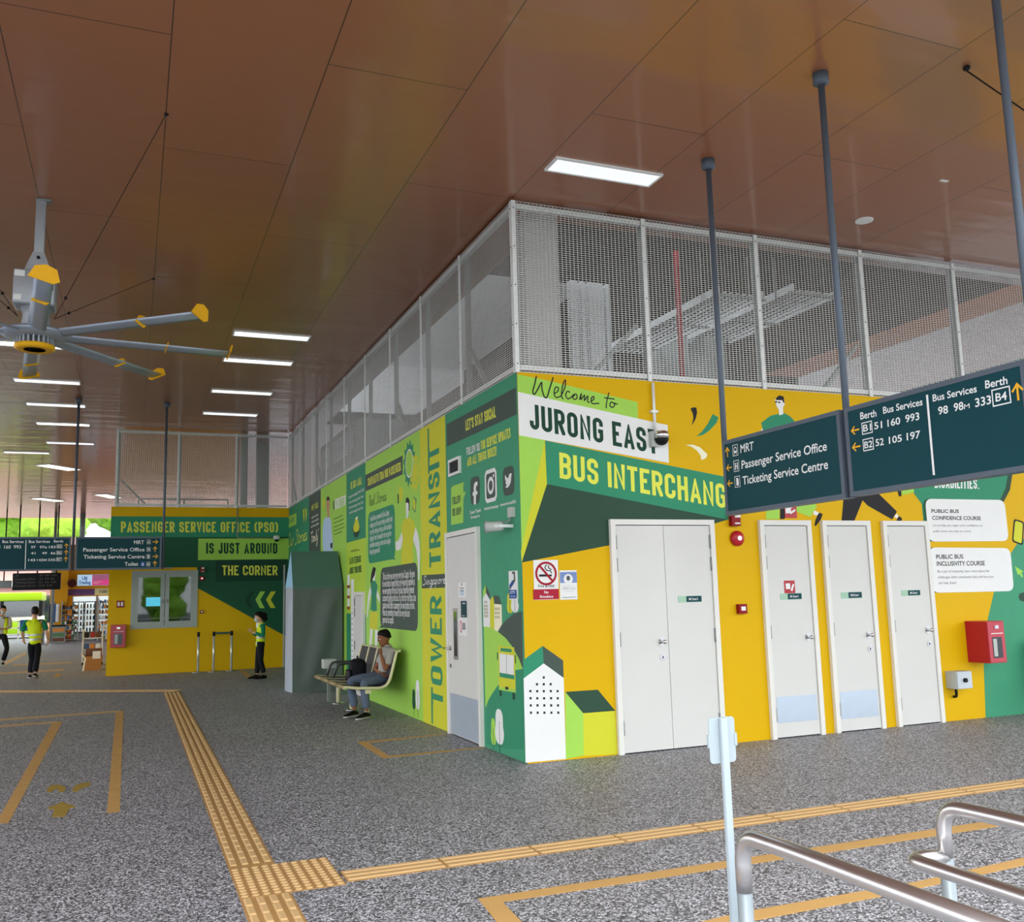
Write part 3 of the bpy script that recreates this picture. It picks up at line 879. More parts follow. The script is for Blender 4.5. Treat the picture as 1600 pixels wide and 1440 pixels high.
# walking figure whose middle is hidden by the hanging sign
g = Paint(RIGHT)
g.poly([(2.922, 3.397), (3.051, 3.483), (3.176, 3.516), (3.246, 3.526), (3.331, 3.489), (3.429, 3.397), (3.364, 3.12), (3.296, 2.801), (3.043, 2.706), (2.916, 2.792), (2.994, 3.107)], P_GRN, 2)
g.poly([(2.931, 3.335), (2.957, 3.327), (3.019, 3.086), (2.937, 3.061), (2.886, 3.272)], P_WHT, 2)
g.poly([(3.131, 3.676), (3.258, 3.683), (3.262, 3.628), (3.234, 3.585), (3.233, 3.512), (3.174, 3.495), (3.176, 3.555), (3.147, 3.599)], P_WHT, 3)
g.poly([(3.14, 3.686), (3.193, 3.726), (3.253, 3.715), (3.26, 3.637), (3.239, 3.65), (3.23, 3.672), (3.153, 3.668)], P_BLK, 4)
g.poly([(3.129, 3.653), (3.157, 3.659), (3.161, 3.641), (3.133, 3.635)], P_BLK, 4)
g.poly([(3.17, 3.651), (3.201, 3.655), (3.199, 3.636), (3.172, 3.635)], P_BLK, 4)
g.poly([(2.926, 2.535), (3.102, 2.538), (3.085, 2.327), (2.905, 2.326)], P_LIM, 2)
g.poly([(3.108, 2.5), (3.169, 2.501), (3.155, 2.33), (3.094, 2.329)], P_BLK, 3)
g.poly([(3.331, 2.541), (3.564, 2.544), (3.612, 2.471), (3.569, 2.43), (3.508, 2.354), (3.313, 2.415)], P_LIM, 2)
g.poly([(3.569, 2.43), (3.642, 2.399), (3.595, 2.371), (3.55, 2.386)], P_WHT, 3)
g.poly([(3.636, 2.405), (3.685, 2.39), (3.654, 2.33), (3.577, 2.254), (3.556, 2.26), (3.575, 2.317), (3.608, 2.373)], P_BLK, 4)
g.build('painted_walker', wr)
g = Paint(RIGHT)
g.poly([(4.012, 2.665), (4.466, 2.699), (4.518, 2.634), (4.771, 2.427), (4.691, 2.332), (4.345, 2.489), (4.272, 2.55), (4.132, 2.317), (3.945, 2.316), (3.976, 2.459)], P_BLK, 2)
g.poly([(4.768, 2.401), (4.792, 2.372), (4.759, 2.346), (4.72, 2.367)], P_WHT, 3)
g.poly([(4.796, 2.375), (4.844, 2.346), (4.823, 2.315), (4.749, 2.32)], P_BLK, 3)
g.build('painted_legs', wr)
# speech bubble, course cards, phone, pointer and the big green shape
g = Paint(RIGHT)
g.poly([(5.049, 3.186), (5.03, 2.747), (5.058, 2.641), (5.163, 2.52), (5.172, 2.08), (5.454, 2.423), (6.503, 2.559), (6.634, 2.714), (6.707, 2.925), (6.869, 3.207), (6.871, 3.462), (6.746, 3.688), (6.426, 3.853), (5.999, 3.895), (5.621, 3.817), (5.292, 3.641), (5.105, 3.421)], P_DKG, 1)
g.poly([(5.049, 3.186), (5.03, 2.747), (5.058, 2.641), (5.163, 2.52), (5.172, 2.08), (5.454, 2.423), (6.44, 2.575), (6.56, 2.736), (6.629, 2.923), (6.79, 3.205), (6.804, 3.46), (6.679, 3.685), (6.369, 3.842), (5.997, 3.878), (5.619, 3.801), (5.29, 3.626), (5.104, 3.406)], P_GRN, 2)
g.poly([(4.801, 2.672), (4.861, 2.677), (4.862, 2.611), (4.824, 2.602)], P_BLK, 3)
g.poly([(4.861, 2.677), (5.062, 2.703), (5.057, 2.656), (4.872, 2.62)], P_LIM, 3)
g.caps('DISABILITIES.', (5.388, 2.715), (6.112, 2.715), (5.398, 2.845), P_WHT, 4)
g.build('painted_speech_bubble', wr)
g = Paint(RIGHT)
g.poly([(7.272, 2.316), (6.85, 2.13), (6.673, 2.051), (6.509, 1.894), (6.362, 1.685), (6.192, 1.456), (6.044, 1.131), (5.911, 0.595), (5.855, 0.014)], P_GRN, 1) if False else None
g.poly([(5.862, -0.016), (5.911, 0.595), (6.044, 1.131), (6.192, 1.456), (6.362, 1.685), (6.509, 1.894), (6.673, 2.051), (6.85, 2.13), (7.265, 2.275), (8.728, 2.45)] + [(9.49, 2.9), (9.49, .0)], P_TEAL, 1)
g.poly([(6.697, 1.444), (6.618, 1.43), (6.59, 1.384), (6.617, 1.344), (6.691, 1.327)], P_DKG, 2)
g.poly([(6.585, 1.763), (6.724, 1.698), (6.679, 1.686), (6.706, 1.636), (6.681, 1.625), (6.654, 1.67), (6.622, 1.654)], P_LIM, 2)
g.build('painted_hill', wr)
def course_card(quad, sh, lines, body, title_pts, body_pts):
    g = Paint(RIGHT)
    g.rrect(sh, .1, P_PDG, 5)
    g.rrect(quad, .1, P_WHT, 6)
    for tx, (a, b, c) in zip(lines, title_pts): g.type(tx, a, b, c, P_BLK, 8, .018)
    for tx, (a, b, c) in zip(body, body_pts): g.type(tx, a, b, c, P_INK, 8)
    return g.build('painted_course_card', wr)
course_card([(5.22, 2.582), (6.517, 2.584), (6.523, 2.075), (5.221, 2.072)], [(5.18, 2.582), (6.419, 2.582), (6.415, 2.075), (5.181, 2.072)],
    ('PUBLIC BUS', 'CONFIDENCE COURSE'), ('Let us help you regain your confidence on', 'public buses one step at a time!'),
    ([(5.3, 2.416), (5.736, 2.416), (5.305, 2.459)], [(5.302, 2.333), (6.087, 2.332), (5.305, 2.378)]),
    ([(5.304, 2.254), (6.102, 2.254), (5.306, 2.279)], [(5.305, 2.185), (5.901, 2.185), (5.306, 2.21)]))
course_card([(5.213, 2.004), (6.533, 1.988), (6.525, 1.463), (5.211, 1.472)], [(5.173, 2.004), (6.446, 1.989), (6.429, 1.466), (5.171, 1.473)],
    ('PUBLIC BUS', 'INCLUSIVITY COURSE'), ('Be a part of inclusivity, learn more about the', 'challenges other commuters face and how you', 'can help them!'),
    ([(5.311, 1.868), (5.74, 1.868), (5.313, 1.918)], [(5.31, 1.787), (6.08, 1.783), (5.313, 1.839)]),
    ([(5.313, 1.708), (6.145, 1.701), (5.313, 1.737)], [(5.311, 1.64), (6.206, 1.631), (5.311, 1.669)], [(5.311, 1.573), (5.593, 1.569), (5.312, 1.602)]))
g = Paint(RIGHT)
g.rrect([(6.649, 2.353), (6.821, 2.314), (6.756, 2.018), (6.577, 2.067)], .04, P_BLK, 3)
g.rrect([(6.668, 2.329), (6.796, 2.298), (6.738, 2.042), (6.601, 2.083)], .03, P_YLM, 4)
g.build('painted_phone', wr)

# ---------------------------------------------------------------- the long left wall: base colours of its panels
def lrect(u0, u1, z0, z1, m, layer, g): g.rect((u0, z0), (u1, z1), m, layer)
SA = (-2.327, 2.588)[0]; SB = (-3.424, 2.686)[0]; SC_ = (-6.566, 2.966)[0]; SD = (-8.043, 3.212)[0]; SE = (-10.502, 3.578)[0]; SF = (-11.858, 3.577)[0]; SG = -YP
ZD_ = (-7.304, 2.552)[1]; ZD2 = (-7.871, 1.322)[1]
g = Paint(LEFT)
lrect(SA, 0, 0, ZT, P_TEAL, 0, g); lrect(SB, SA, 0, ZT, P_YLM, 1, g); lrect(SC_, SB, 0, ZT, P_LIM, 1, g)
lrect(SD, SC_, ZD_, ZT, P_GRN, 1, g); lrect(SD, SC_, ZD2, ZD_, mat('mural_pale_lime', 'b9d945', .55), 1, g); lrect(SD, SC_, 0, ZD2, P_GRN, 1, g)
lrect(SE, SD, 0, ZT, P_LIM, 1, g); lrect(SF, SE, 0, ZT, P_GRY, 1, g); lrect(SG, SF, 0, ZT, P_GRN, 1, g)
g.build('painted_panels', wl)

# social media panel
g = Paint(LEFT)
g.poly([(-2.268, 3.658), (-0.039, 3.637), (-0.03, 3.36), (-2.274, 3.383)], P_GRY, 2)
g.caps("LET'S STAY SOCIAL", (-1.563, 3.457), (-0.604, 3.439), (-1.568, 3.58), P_TYEL, 5)
g.caps('FOLLOW US', (-1.548, 3.168), (-1.11, 3.16), (-1.557, 3.258), P_WHT, 5)
g.caps('FOR SERVICE UPDATES', (-1.072, 3.157), (-0.205, 3.157), (-1.079, 3.258), P_TYEL, 5)
g.caps('AND ALL THINGS BUSES!', (-1.536, 3.039), (-0.603, 3.035), (-1.545, 3.137), P_TYEL, 5)
g.build('lettering', wl)
g = Paint(LEFT)
g.poly([(-2.138, 2.86), (-2.074, 2.877), (-1.65, 2.876), (-1.694, 2.847), (-1.692, 2.759), (-1.603, 2.761), (-1.696, 2.687), (-1.719, 2.412), (-2.159, 2.419)], P_LIM, 2)
g.caps('FOLLOW', (-2.098, 2.652), (-1.795, 2.652), (-2.098, 2.744), P_GRY, 5)
g.caps('US NOW!', (-2.098, 2.517), (-1.777, 2.513), (-2.101, 2.609), P_GRY, 5)
g.build('painted_callout', wl)
g = Paint(LEFT)
g.rrect([(-1.449, 2.896), (-1.134, 2.888), (-1.153, 2.583), (-1.45, 2.586)], .09, P_GRY, 2)
g.poly([(-1.35, 2.587), (-1.344, 2.684), (-1.377, 2.685), (-1.374, 2.727), (-1.341, 2.727), (-1.338, 2.784), (-1.314, 2.819), (-1.258, 2.832), (-1.213, 2.828), (-1.215, 2.787), (-1.248, 2.786), (-1.264, 2.769), (-1.267, 2.726), (-1.219, 2.725), (-1.221, 2.686), (-1.269, 2.687), (-1.275, 2.582)], P_WHT, 4)
g.rrect([(-0.947, 2.893), (-0.641, 2.882), (-0.641, 2.578), (-0.946, 2.582)], .09, P_GRY, 2)
q = (-0.804, 2.736)
g.line([(q[0] + x, q[1] + z) for x, z in ((-.12, .155), (.12, .155), (.155, .12), (.155, -.12), (.12, -.155), (-.12, -.155), (-.155, -.12), (-.155, .12), (-.12, .155))], .042, P_WHT, 4)
g.ring(q, .075, .075, .04, P_WHT, 4)
g.ell((q[0] + .09, q[1] + .095), .02, .02, P_WHT, 4, 10)
g.rrect([(-0.449, 2.876), (-0.14, 2.868), (-0.142, 2.577), (-0.451, 2.579)], .09, P_GRY, 2)
g.poly([(-0.385, 2.8), (-0.345, 2.766), (-0.297, 2.75), (-0.276, 2.785), (-0.239, 2.797), (-0.204, 2.788), (-0.219, 2.751), (-0.237, 2.699), (-0.294, 2.665), (-0.34, 2.658), (-0.389, 2.674), (-0.338, 2.683), (-0.379, 2.712), (-0.367, 2.724), (-0.388, 2.758)], P_WHT, 4)
g.build('painted_icons', wl)
g = Paint(LEFT)
g.type('Tower Transit', (-1.489, 2.488), (-1.118, 2.488), (-1.492, 2.526), P_WHT, 5, .02)
g.type('Singapore', (-1.454, 2.435), (-1.158, 2.434), (-1.457, 2.466), P_WHT, 5, .02)
g.type('towertransitsg', (-1.013, 2.493), (-0.59, 2.482), (-1.015, 2.528), P_WHT, 5, .02)
g.type('towertransitSG', (-0.544, 2.489), (-0.114, 2.484), (-0.545, 2.52), P_WHT, 5, .02)
g.build('lettering', wl)
# hills, houses, bus and trees beside the door
g = Paint(LEFT)
g.poly([(-0.707, 1.208), (-0.593, 1.275), (-0.464, 1.33), (-0.252, 1.396), (-0.035, 1.422), (-0.05, 0.89), (-0.285, 0.932)], P_GRY, 1.5)
g.poly([(-1.11, 1.255), (-0.93, 1.248), (-0.689, 1.208), (-0.477, 1.15), (-0.309, 1.074), (-0.149, 0.97), (-0.052, 0.874), (-0.246, 0.76), (-0.808, 0.524), (-1.113, 0.39)], P_LIM, 3)
g.poly([(-1.117, 0.396), (-1.018, 0.492), (-0.878, 0.583), (-0.687, 0.689), (-0.467, 0.782), (-0.25, 0.849), (-0.052, 0.874), (-0.08, 0.124), (-0.551, 0.058), (-1.124, 0.031)], P_GRN, 4)
g.build('painted_hills', wl)
g = Paint(LEFT)
g.poly([(-1.119, 1.551), (-1.024, 1.608), (-0.904, 1.533), (-0.923, 1.242), (-1.122, 1.248)], P_WHT, 2)
g.poly([(-1.115, 1.627), (-1.019, 1.694), (-1.024, 1.608), (-1.119, 1.551)], P_LIM, 2)
g.poly([(-1.019, 1.694), (-0.897, 1.591), (-0.904, 1.533), (-1.024, 1.608)], P_GRY, 2)
g.poly([(-0.901, 1.526), (-0.814, 1.577), (-0.778, 1.491), (-0.796, 1.218), (-0.919, 1.242)], P_YLM, 2)
g.poly([(-0.814, 1.577), (-0.642, 1.573), (-0.572, 1.486), (-0.778, 1.491)], P_GRY, 2)
g.poly([(-0.778, 1.491), (-0.572, 1.486), (-0.574, 1.289), (-0.7, 1.208), (-0.796, 1.218)], P_CRM, 2)
for c in [(-0.747, 1.441), (-0.699, 1.441), (-0.647, 1.442), (-0.75, 1.399), (-0.702, 1.399), (-0.65, 1.4), (-0.753, 1.356), (-0.704, 1.357), (-0.653, 1.358), (-1.058, 1.51), (-1.011, 1.51), (-1.077, 1.469), (-1.033, 1.469), (-0.99, 1.469), (-1.079, 1.434), (-1.035, 1.434), (-0.992, 1.434), (-1.073, 1.398), (-1.03, 1.399), (-0.987, 1.399), (-1.075, 1.363), (-1.032, 1.363), (-0.989, 1.364)]:
    g.rect((c[0] - .014, c[1] - .014), (c[0] + .014, c[1] + .014), mat('mural_window_beige', 'a8a27c', .6), 3)
g.build('painted_houses', wl)
g = Paint(LEFT)
g.poly([(-0.687, 1.065), (-0.258, 1.07), (-0.246, 1.008), (-0.245, 0.637), (-0.698, 0.624)], P_YLM, 5)
g.poly([(-0.659, 0.991), (-0.274, 0.989), (-0.284, 0.8), (-0.668, 0.799)], P_WHT, 6)
g.line([(-0.463, 0.99), (-0.476, 0.799)], .008, P_GRY, 7)
g.poly([(-0.626, 1.049), (-0.324, 1.05), (-0.326, 1.017), (-0.629, 1.015)], P_GRN, 6)
g.poly([(-0.668, 0.799), (-0.27, 0.801), (-0.27, 0.759), (-0.671, 0.755)], P_GRN, 6)
g.poly([(-0.696, 0.653), (-0.247, 0.664), (-0.245, 0.635), (-0.698, 0.624)], P_LIM, 6)
g.poly([(-0.52, 0.671), (-0.433, 0.673), (-0.434, 0.646), (-0.522, 0.644)], P_BLK, 7)
g.poly([(-0.684, 0.623), (-0.626, 0.624), (-0.623, 0.567), (-0.684, 0.565)], P_TDK, 5)
g.poly([(-0.333, 0.627), (-0.266, 0.629), (-0.267, 0.564), (-0.331, 0.563)], P_TDK, 5)
g.poly([(-0.728, 0.998), (-0.702, 0.999), (-0.707, 0.923), (-0.733, 0.925)], P_TDK, 5)
g.poly([(-0.246, 0.998), (-0.22, 0.997), (-0.219, 0.917), (-0.242, 0.918)], P_TDK, 5)
g.build('painted_bus', wl)
def tree(g, c, rx, rz, m, trunk, layer=5):
    def sg(v, p): return abs(v) ** p * (1 if v >= 0 else -1)
    pts = [(c[0] + rx * sg(cos(t), .75) * (.93 + .12 * (sin(t) < 0) - .10 * math.exp(-(sin(t) - .1) ** 2 * 9)), c[1] + rz * sg(sin(t), .8)) for t in [2 * pi * i / 40 for i in range(40)]]
    g.poly(pts, m, layer)
    g.line([(c[0], c[1] + rz * .3), (c[0], trunk)], .010, P_TDK, layer + 1)
g = Paint(LEFT)
tree(g, (-0.889, 0.186), .075, .135, P_LIM, .01)
tree(g, (-0.712, 0.257), .125, .175, P_WHT, .01, 7)
tree(g, (-0.344, 1.499), .08, .10, P_YLM, (-0.352, 1.392)[1])
tree(g, (-0.207, 1.509), .10, .10, P_WHT, (-0.214, 1.414)[1], 7)
tree(g, (-3.848, 0.241), .075, .13, P_PDG, .02)
tree(g, (-3.656, 0.316), .10, .19, P_WHT, .02, 7)
g.build('painted_trees', wl)
# tall banner reading upwards
g = Paint(LEFT)
b0 = (-2.582, 1.825)[0]; t0 = (-3.061, 1.837)[0]
g.caps('TOWER', (b0, (-2.661, 0.252)[1]), (b0, (-2.594, 1.584)[1]), (t0, (-2.661, 0.252)[1]), P_GRN, 5, .15)
g.caps('TRANSIT', (b0, (-2.575, 1.949)[1]), (b0, (-2.498, 3.479)[1]), (t0, (-2.575, 1.949)[1]), P_GRN, 5, .15)
za = (-3.146, 0.024)[1]; zb = (-2.973, 3.723)[1]
g.line([(t0 + .03, .02), (t0 + .03, (-3.126, 0.441)[1])], .06, P_GRN, 5); g.line([(t0 + .03, (-3, 3.143)[1]), (t0 + .03, ZT - .05)], .06, P_GRN, 5)
g.poly([(-3.404, 1.86), (-2.366, 1.85), (-2.35, 1.684), (-3.412, 1.689)], P_GRY, 3)
pen(g, 'Singapore', (-3.349, 1.733), (-2.409, 1.736), .055, .012, P_WHT)
g.build('lettering', wl)
# passengers' compliments panel
g = Paint(LEFT)
g.poly([(-6.565, 3.577), (-4.282, 3.57), (-4.292, 3.299), (-6.563, 3.307)], P_GRY, 2)
g.caps('COMPLIMENTS FROM OUR PASSENGERS', (-6.39, 3.373), (-4.37, 3.364), (-6.405, 3.502), P_TYEL, 5)
g.build('lettering', wl)
g = Paint(LEFT)
pen(g, 'Real Stories', (-6.356, 3.04), (-5.202, 3.026), .085, .011, P_TDK)
g.build('handwriting', wl)
def bubble(name, quad, m, tail, lines, p_first, p_last, wid, cap):
    g = Paint(LEFT)
    g.rrect(quad, .16, m, 3); g.poly(tail, m, 2)
    n = len(lines); wmax = max(len(x) for x in lines)
    for i, tx in enumerate(lines):
        k = i / (n - 1)
        a = (p_first[0] + (p_last[0] - p_first[0]) * k, p_first[1] + (p_last[1] - p_first[1]) * k)
        g.type(tx, a, (a[0] + wid * len(tx) / wmax, a[1]), (a[0], a[1] + cap), P_WHT, 5, .01)
    return g.build(name, wl)
bubble('painted_speech_bubble', [(-6.393, 2.937), (-4.741, 2.93), (-4.73, 2.131), (-6.397, 2.122)], P_GRN, [(-4.837, 2.17), (-4.702, 2.118), (-4.862, 2.125)],
    ('I would like to commend this Bus Captain,', 'waiting out of his seat to help an elderly lady', 'carry her trolley up the bus, which included a', 'big bag of rice. He waited for her to get her', 'seat before starting to drive the bus again.', 'Keep up the good work!'),
    (-6.257, 2.792), (-6.29, 2.27), (-4.856, 2.533)[0] - (-6.258, 2.631)[0], .085)
bubble('painted_speech_bubble', [(-5.589, 2.025), (-3.603, 2.038), (-3.613, 1.133), (-5.638, 1.136)], P_GRY, [(-5.482, 1.196), (-5.706, 1.126), (-5.382, 1.136)],
    ('This bus driver was very very very nice Captain. He gave', 'his own bottle of sweet drink to my 4-year-old nephew as', 'we were getting off the bus! He also cheerfully greeted', "customers going up the bus. It's a first for me that a bus", 'captain would offer a passenger his own bottle of drink.', 'Please do something to reward this very kind and', 'generous bus captain.'),
    (-5.474, 1.847), (-5.491, 1.211), (-3.67, 1.853)[0] - (-5.468, 1.9)[0], .105)
g = Paint(LEFT)
g.poly([(-4.384, 2.595), (-4.227, 2.654), (-4.095, 2.67), (-3.947, 2.654), (-3.761, 2.599), (-3.684, 2.507), (-3.813, 2.351), (-3.814, 2.004), (-4.435, 2.043), (-4.326, 2.359), (-4.365, 2.492)], P_YLM, 2)
g.poly([(-3.671, 2.512), (-3.567, 2.414), (-3.504, 2.309), (-3.48, 2.141), (-3.509, 1.932), (-3.526, 1.8), (-3.573, 1.801), (-3.583, 2.035), (-3.636, 2.194), (-3.8, 2.35)], P_WHT, 3)
g.poly([(-4.365, 2.498), (-4.311, 2.382), (-4.418, 2.258), (-4.601, 2.237), (-4.693, 2.263), (-4.708, 2.376), (-4.573, 2.374), (-4.435, 2.437)], P_WHT, 3)
g.poly([(-4.144, 2.877), (-4.002, 2.875), (-3.956, 2.835), (-3.985, 2.751), (-4.03, 2.702), (-4.053, 2.655), (-4.13, 2.664), (-4.123, 2.734)], P_WHT, 3)
g.poly([(-4.153, 2.878), (-4.128, 2.944), (-4.02, 2.945), (-3.95, 2.899), (-3.956, 2.748), (-3.998, 2.757), (-4.002, 2.857), (-4.074, 2.882)], P_BLK, 4)
g.build('painted_man', wl)
def gear(g, c, rx, rz, m, n=12, layer=2):
    pts = []
    for i in range(n * 4):
        k = 1.0 if (i // 2) % 2 else .82
        t = 2 * pi * i / (n * 4)
        pts.append((c[0] + rx * k * cos(t), c[1] + rz * k * sin(t)))
    g.poly(pts, m, layer)
g = Paint(LEFT)
gear(g, (-3.947, 3.409), .30, .32, P_GRN)
g.ell((-3.947, 3.409), .17, .18, P_LIM, 4); g.ring((-3.947, 3.409), .18, .19, .02, P_WHT, 5)
gear(g, (-3.669, 3.249), .25, .26, P_YLM, layer=3)
g.ring((-3.669, 3.249), .14, .15, .03, P_LIM, 5)
g.build('painted_gears', wl)
g = Paint(LEFT)
g.poly([(-3.817, 2.758), (-3.748, 2.93), (-3.608, 2.875), (-3.672, 2.699)], P_GRN, 2); g.ell((-3.72, 2.818), .06, .085, P_YLM, 4)
g.poly([(-4.491, 3.176), (-4.41, 3.121), (-4.286, 3.094), (-4.298, 3), (-4.394, 2.938), (-4.472, 2.921)], P_YLM, 2); g.poly([(-4.574, 3.044), (-4.513, 3.047), (-4.509, 2.913), (-4.573, 2.91)], P_BLK, 3)
g.build('painted_hand', wl)
g = Paint(LEFT)
g.poly([(-6.248, 1.834), (-5.968, 1.851), (-5.791, 1.767), (-5.882, 1.587), (-5.844, 1.388), (-6.034, 1.371), (-6.268, 1.398), (-6.186, 1.563)], P_GRN, 2)
g.poly([(-6.103, 2.036), (-6.035, 2.066), (-5.882, 2.028), (-5.927, 1.991), (-5.967, 1.926), (-6.106, 1.877), (-6.192, 1.813), (-6.265, 1.828), (-6.188, 1.959)], P_BLK, 4)
g.poly([(-6.037, 1.981), (-5.937, 2.004), (-5.906, 1.951), (-5.951, 1.893), (-5.952, 1.841), (-6.095, 1.851), (-6.078, 1.903)], P_WHT, 3)
g.poly([(-6.274, 1.365), (-5.764, 1.363), (-5.84, 1.093), (-6.319, 1.101)], P_YLM, 2)
g.poly([(-6.266, 1.775), (-6.195, 1.668), (-6.34, 1.523), (-6.459, 1.283), (-6.529, 1.269), (-6.467, 1.483), (-6.395, 1.643)], P_WHT, 3)
g.poly([(-5.804, 1.703), (-5.653, 1.573), (-5.681, 1.497), (-5.865, 1.613)], P_WHT, 3)
g.poly([(-6.291, 1.101), (-6.123, 1.095), (-6.213, 0.803), (-6.365, 0.797)], P_WHT, 2)
g.poly([(-5.969, 1.096), (-5.797, 1.091), (-5.847, 0.794), (-5.993, 0.787)], P_WHT, 2)
g.build('painted_woman', wl)
# dark green and lime panels further along
g = Paint(LEFT)
g.caps('BE JUST A MEAL', (-7.674, 3.462), (-6.841, 3.461), (-7.687, 3.59), P_TYEL, 5)
for a, b, c in ([(-7.862, 3.318), (-6.659, 3.334), (-7.868, 3.371)], [(-7.841, 3.226), (-6.71, 3.227), (-7.848, 3.271)], [(-7.842, 3.136), (-6.724, 3.131), (-7.849, 3.182)], [(-7.801, 3.043), (-6.756, 3.043), (-7.808, 3.089)]):
    g.type('for every ten passengers Tower Transit', a, b, c, P_WHT, 5, .01)
g.poly([(-7.559, 2.759), (-7.459, 2.81), (-6.977, 2.759), (-7.009, 2.663), (-7.169, 2.595), (-7.395, 2.61)], P_TDK, 3)
g.poly([(-7.492, 2.783), (-7.359, 2.874), (-7.326, 2.937), (-7.196, 2.933), (-7.101, 2.868), (-7.008, 2.754), (-7.072, 2.702), (-7.296, 2.69), (-7.46, 2.716)], P_YLM, 4)
g.poly([(-7.345, 2.931), (-7.241, 2.944), (-7.113, 2.95), (-7.152, 2.908), (-7.216, 2.899)], P_CRM, 5)
g.build('painted_meal_panel', wl)
g = Paint(LEFT)
g.type('Use this QR Code to', (-7.677, 2.375), (-7.014, 2.363), (-7.677, 2.412), P_TDK, 5)
g.caps('LEAVE FEEDBACK', (-7.781, 2.165), (-6.911, 2.174), (-7.794, 2.275), P_PDG, 5)
g.caps('ABOUT YOUR RIDE', (-7.782, 1.997), (-6.864, 2.006), (-7.795, 2.107), P_PDG, 5)
g.build('lettering', wl)
g = Paint(LEFT)
g.caps('HI,', (-9.224, 3.253), (-9.083, 3.258), (-9.225, 3.414), P_PDG, 5)
g.poly([(-9.071, 3.428), (-8.116, 3.414), (-8.117, 3.235), (-9.059, 3.238)], P_WHT, 3)
g.caps("I'M VISHON.", (-8.99, 3.249), (-8.159, 3.242), (-8.996, 3.402), P_LIM, 5)
for a, b, c in ([(-9.176, 3.054), (-8.358, 3.061), (-9.176, 3.084)], [(-9.176, 2.978), (-8.277, 2.987), (-9.176, 3.007)], [(-9.164, 2.901), (-8.251, 2.912), (-9.164, 2.93)], [(-9.163, 2.83), (-8.225, 2.837), (-9.164, 2.859)], [(-9.152, 2.759), (-8.413, 2.772), (-9.152, 2.788)]):
    g.type('I have worked as a bus captain here', a, b, c, P_PDG, 5, .01)
g.poly([(-10.305, 3.547), (-10.141, 3.574), (-10.075, 3.524), (-10.106, 3.378), (-10.27, 3.368)], P_YLM, 3)
g.poly([(-10.104, 3.155), (-9.816, 3.168), (-9.567, 3.134), (-9.415, 3.05), (-9.323, 2.759), (-9.233, 2.623), (-9.262, 2.449), (-10.226, 2.497), (-10.296, 2.798), (-10.233, 3.066)], P_SHIRT, 4)
g.poly([(-9.901, 3.494), (-9.57, 3.472), (-9.55, 3.35), (-9.599, 3.258), (-9.586, 3.136), (-9.816, 3.155), (-9.817, 3.253), (-9.9, 3.334)], P_SKIN, 5)
g.poly([(-9.927, 3.484), (-9.851, 3.55), (-9.725, 3.561), (-9.588, 3.517), (-9.551, 3.446), (-9.725, 3.494)], P_BLK, 6)
g.poly([(-9.503, 2.627), (-9.281, 2.638), (-9.281, 2.532), (-9.472, 2.531)], P_BLK, 6)
g.build('painted_staff_portrait', wl)
g = Paint(LEFT)
g.caps('WHY TALK', (-11.554, 3.434), (-10.778, 3.441), (-11.557, 3.554), P_TYEL, 5)
for a, b, c in ([(-11.521, 3.272), (-10.775, 3.281), (-11.522, 3.312)], [(-11.519, 3.18), (-10.739, 3.188), (-11.52, 3.219)], [(-11.591, 3.082), (-10.703, 3.097), (-11.592, 3.122)]):
    g.type('each bus captain', a, b, c, P_WHT, 5, .02)
pen(g, '"Family"', (-11.643, 2.765), (-10.712, 2.774), .11, .02, P_CRM)
g.poly([(-15.02, 3.593), (-13.528, 3.569), (-13.518, 3.308), (-14.986, 3.306)], P_LIM, 3)
g.caps('SHARE', (-14.714, 3.4), (-13.79, 3.395), (-14.719, 3.507), P_GRN, 5)
g.poly([(-12.631, 3.574), (-12.467, 3.572), (-12.421, 3.388), (-12.539, 3.253), (-12.584, 3.402)], P_YLM, 3); g.poly([(-12.346, 3.561), (-12.187, 3.56), (-12.12, 3.417), (-12.297, 3.241), (-12.262, 3.416)], P_YLM, 3)
pen(g, 'Our Stories', (-14.755, 2.843), (-12.05, 2.857), .16, .026, P_TYEL)
g.build('handwriting', wl)

# ---------------------------------------------------------------- office wall
g = Paint(PSO)
ZB = (-2.239, 3.566)[1]; ZB2 = (-2.229, 3.086)[1]; ZL = (-1.063, 2.551)[1]
g.rect((XE, ZB2), (0, ZB), P_GRN, 1)
g.poly([(XE, ZB2), (0, ZB2), (0, (-0.122, 0.684)[1]), (-2.092, 1.91), (-2.101, 2.384), (XE, (-3.595, 2.405)[1])], P_PDG, 1)
g.rect(((-2.088, 2.771)[0], ZL), (0, (-1.07, 3.053)[1]), P_LIM, 2)
g.rect(((-1.686, 2.318)[0], (-1.056, 2.037)[1]), (-.05, ZL - .01), P_TDK, 2)
g.poly([(-0.875, 1.79), (-0.785, 1.788), (-0.91, 1.604), (-0.823, 1.411), (-0.914, 1.414), (-1.023, 1.607)], P_TDK, 2)
g.poly([(-0.66, 1.791), (-0.547, 1.789), (-0.658, 1.598), (-0.556, 1.395), (-0.666, 1.398), (-0.772, 1.601)], P_LIM, 2)
g.poly([(-0.41, 1.786), (-0.296, 1.783), (-0.414, 1.591), (-0.305, 1.394), (-0.417, 1.397), (-0.525, 1.594)], P_YLM, 2)
g.build('painted_panels', wb)
g = Paint(PSO)
g.caps('PASSENGER SERVICE OFFICE (PSO)', (-3.767, 3.198), (-0.256, 3.198), (-3.774, 3.447), P_TYEL, 5)
g.caps('IS JUST AROUND', (-1.908, 2.698), (-0.267, 2.684), (-1.913, 2.953), P_TDK, 5)
g.caps('THE CORNER', (-1.539, 2.189), (-0.262, 2.167), (-1.543, 2.421), P_TYEL, 5)
g.build('lettering', wb)

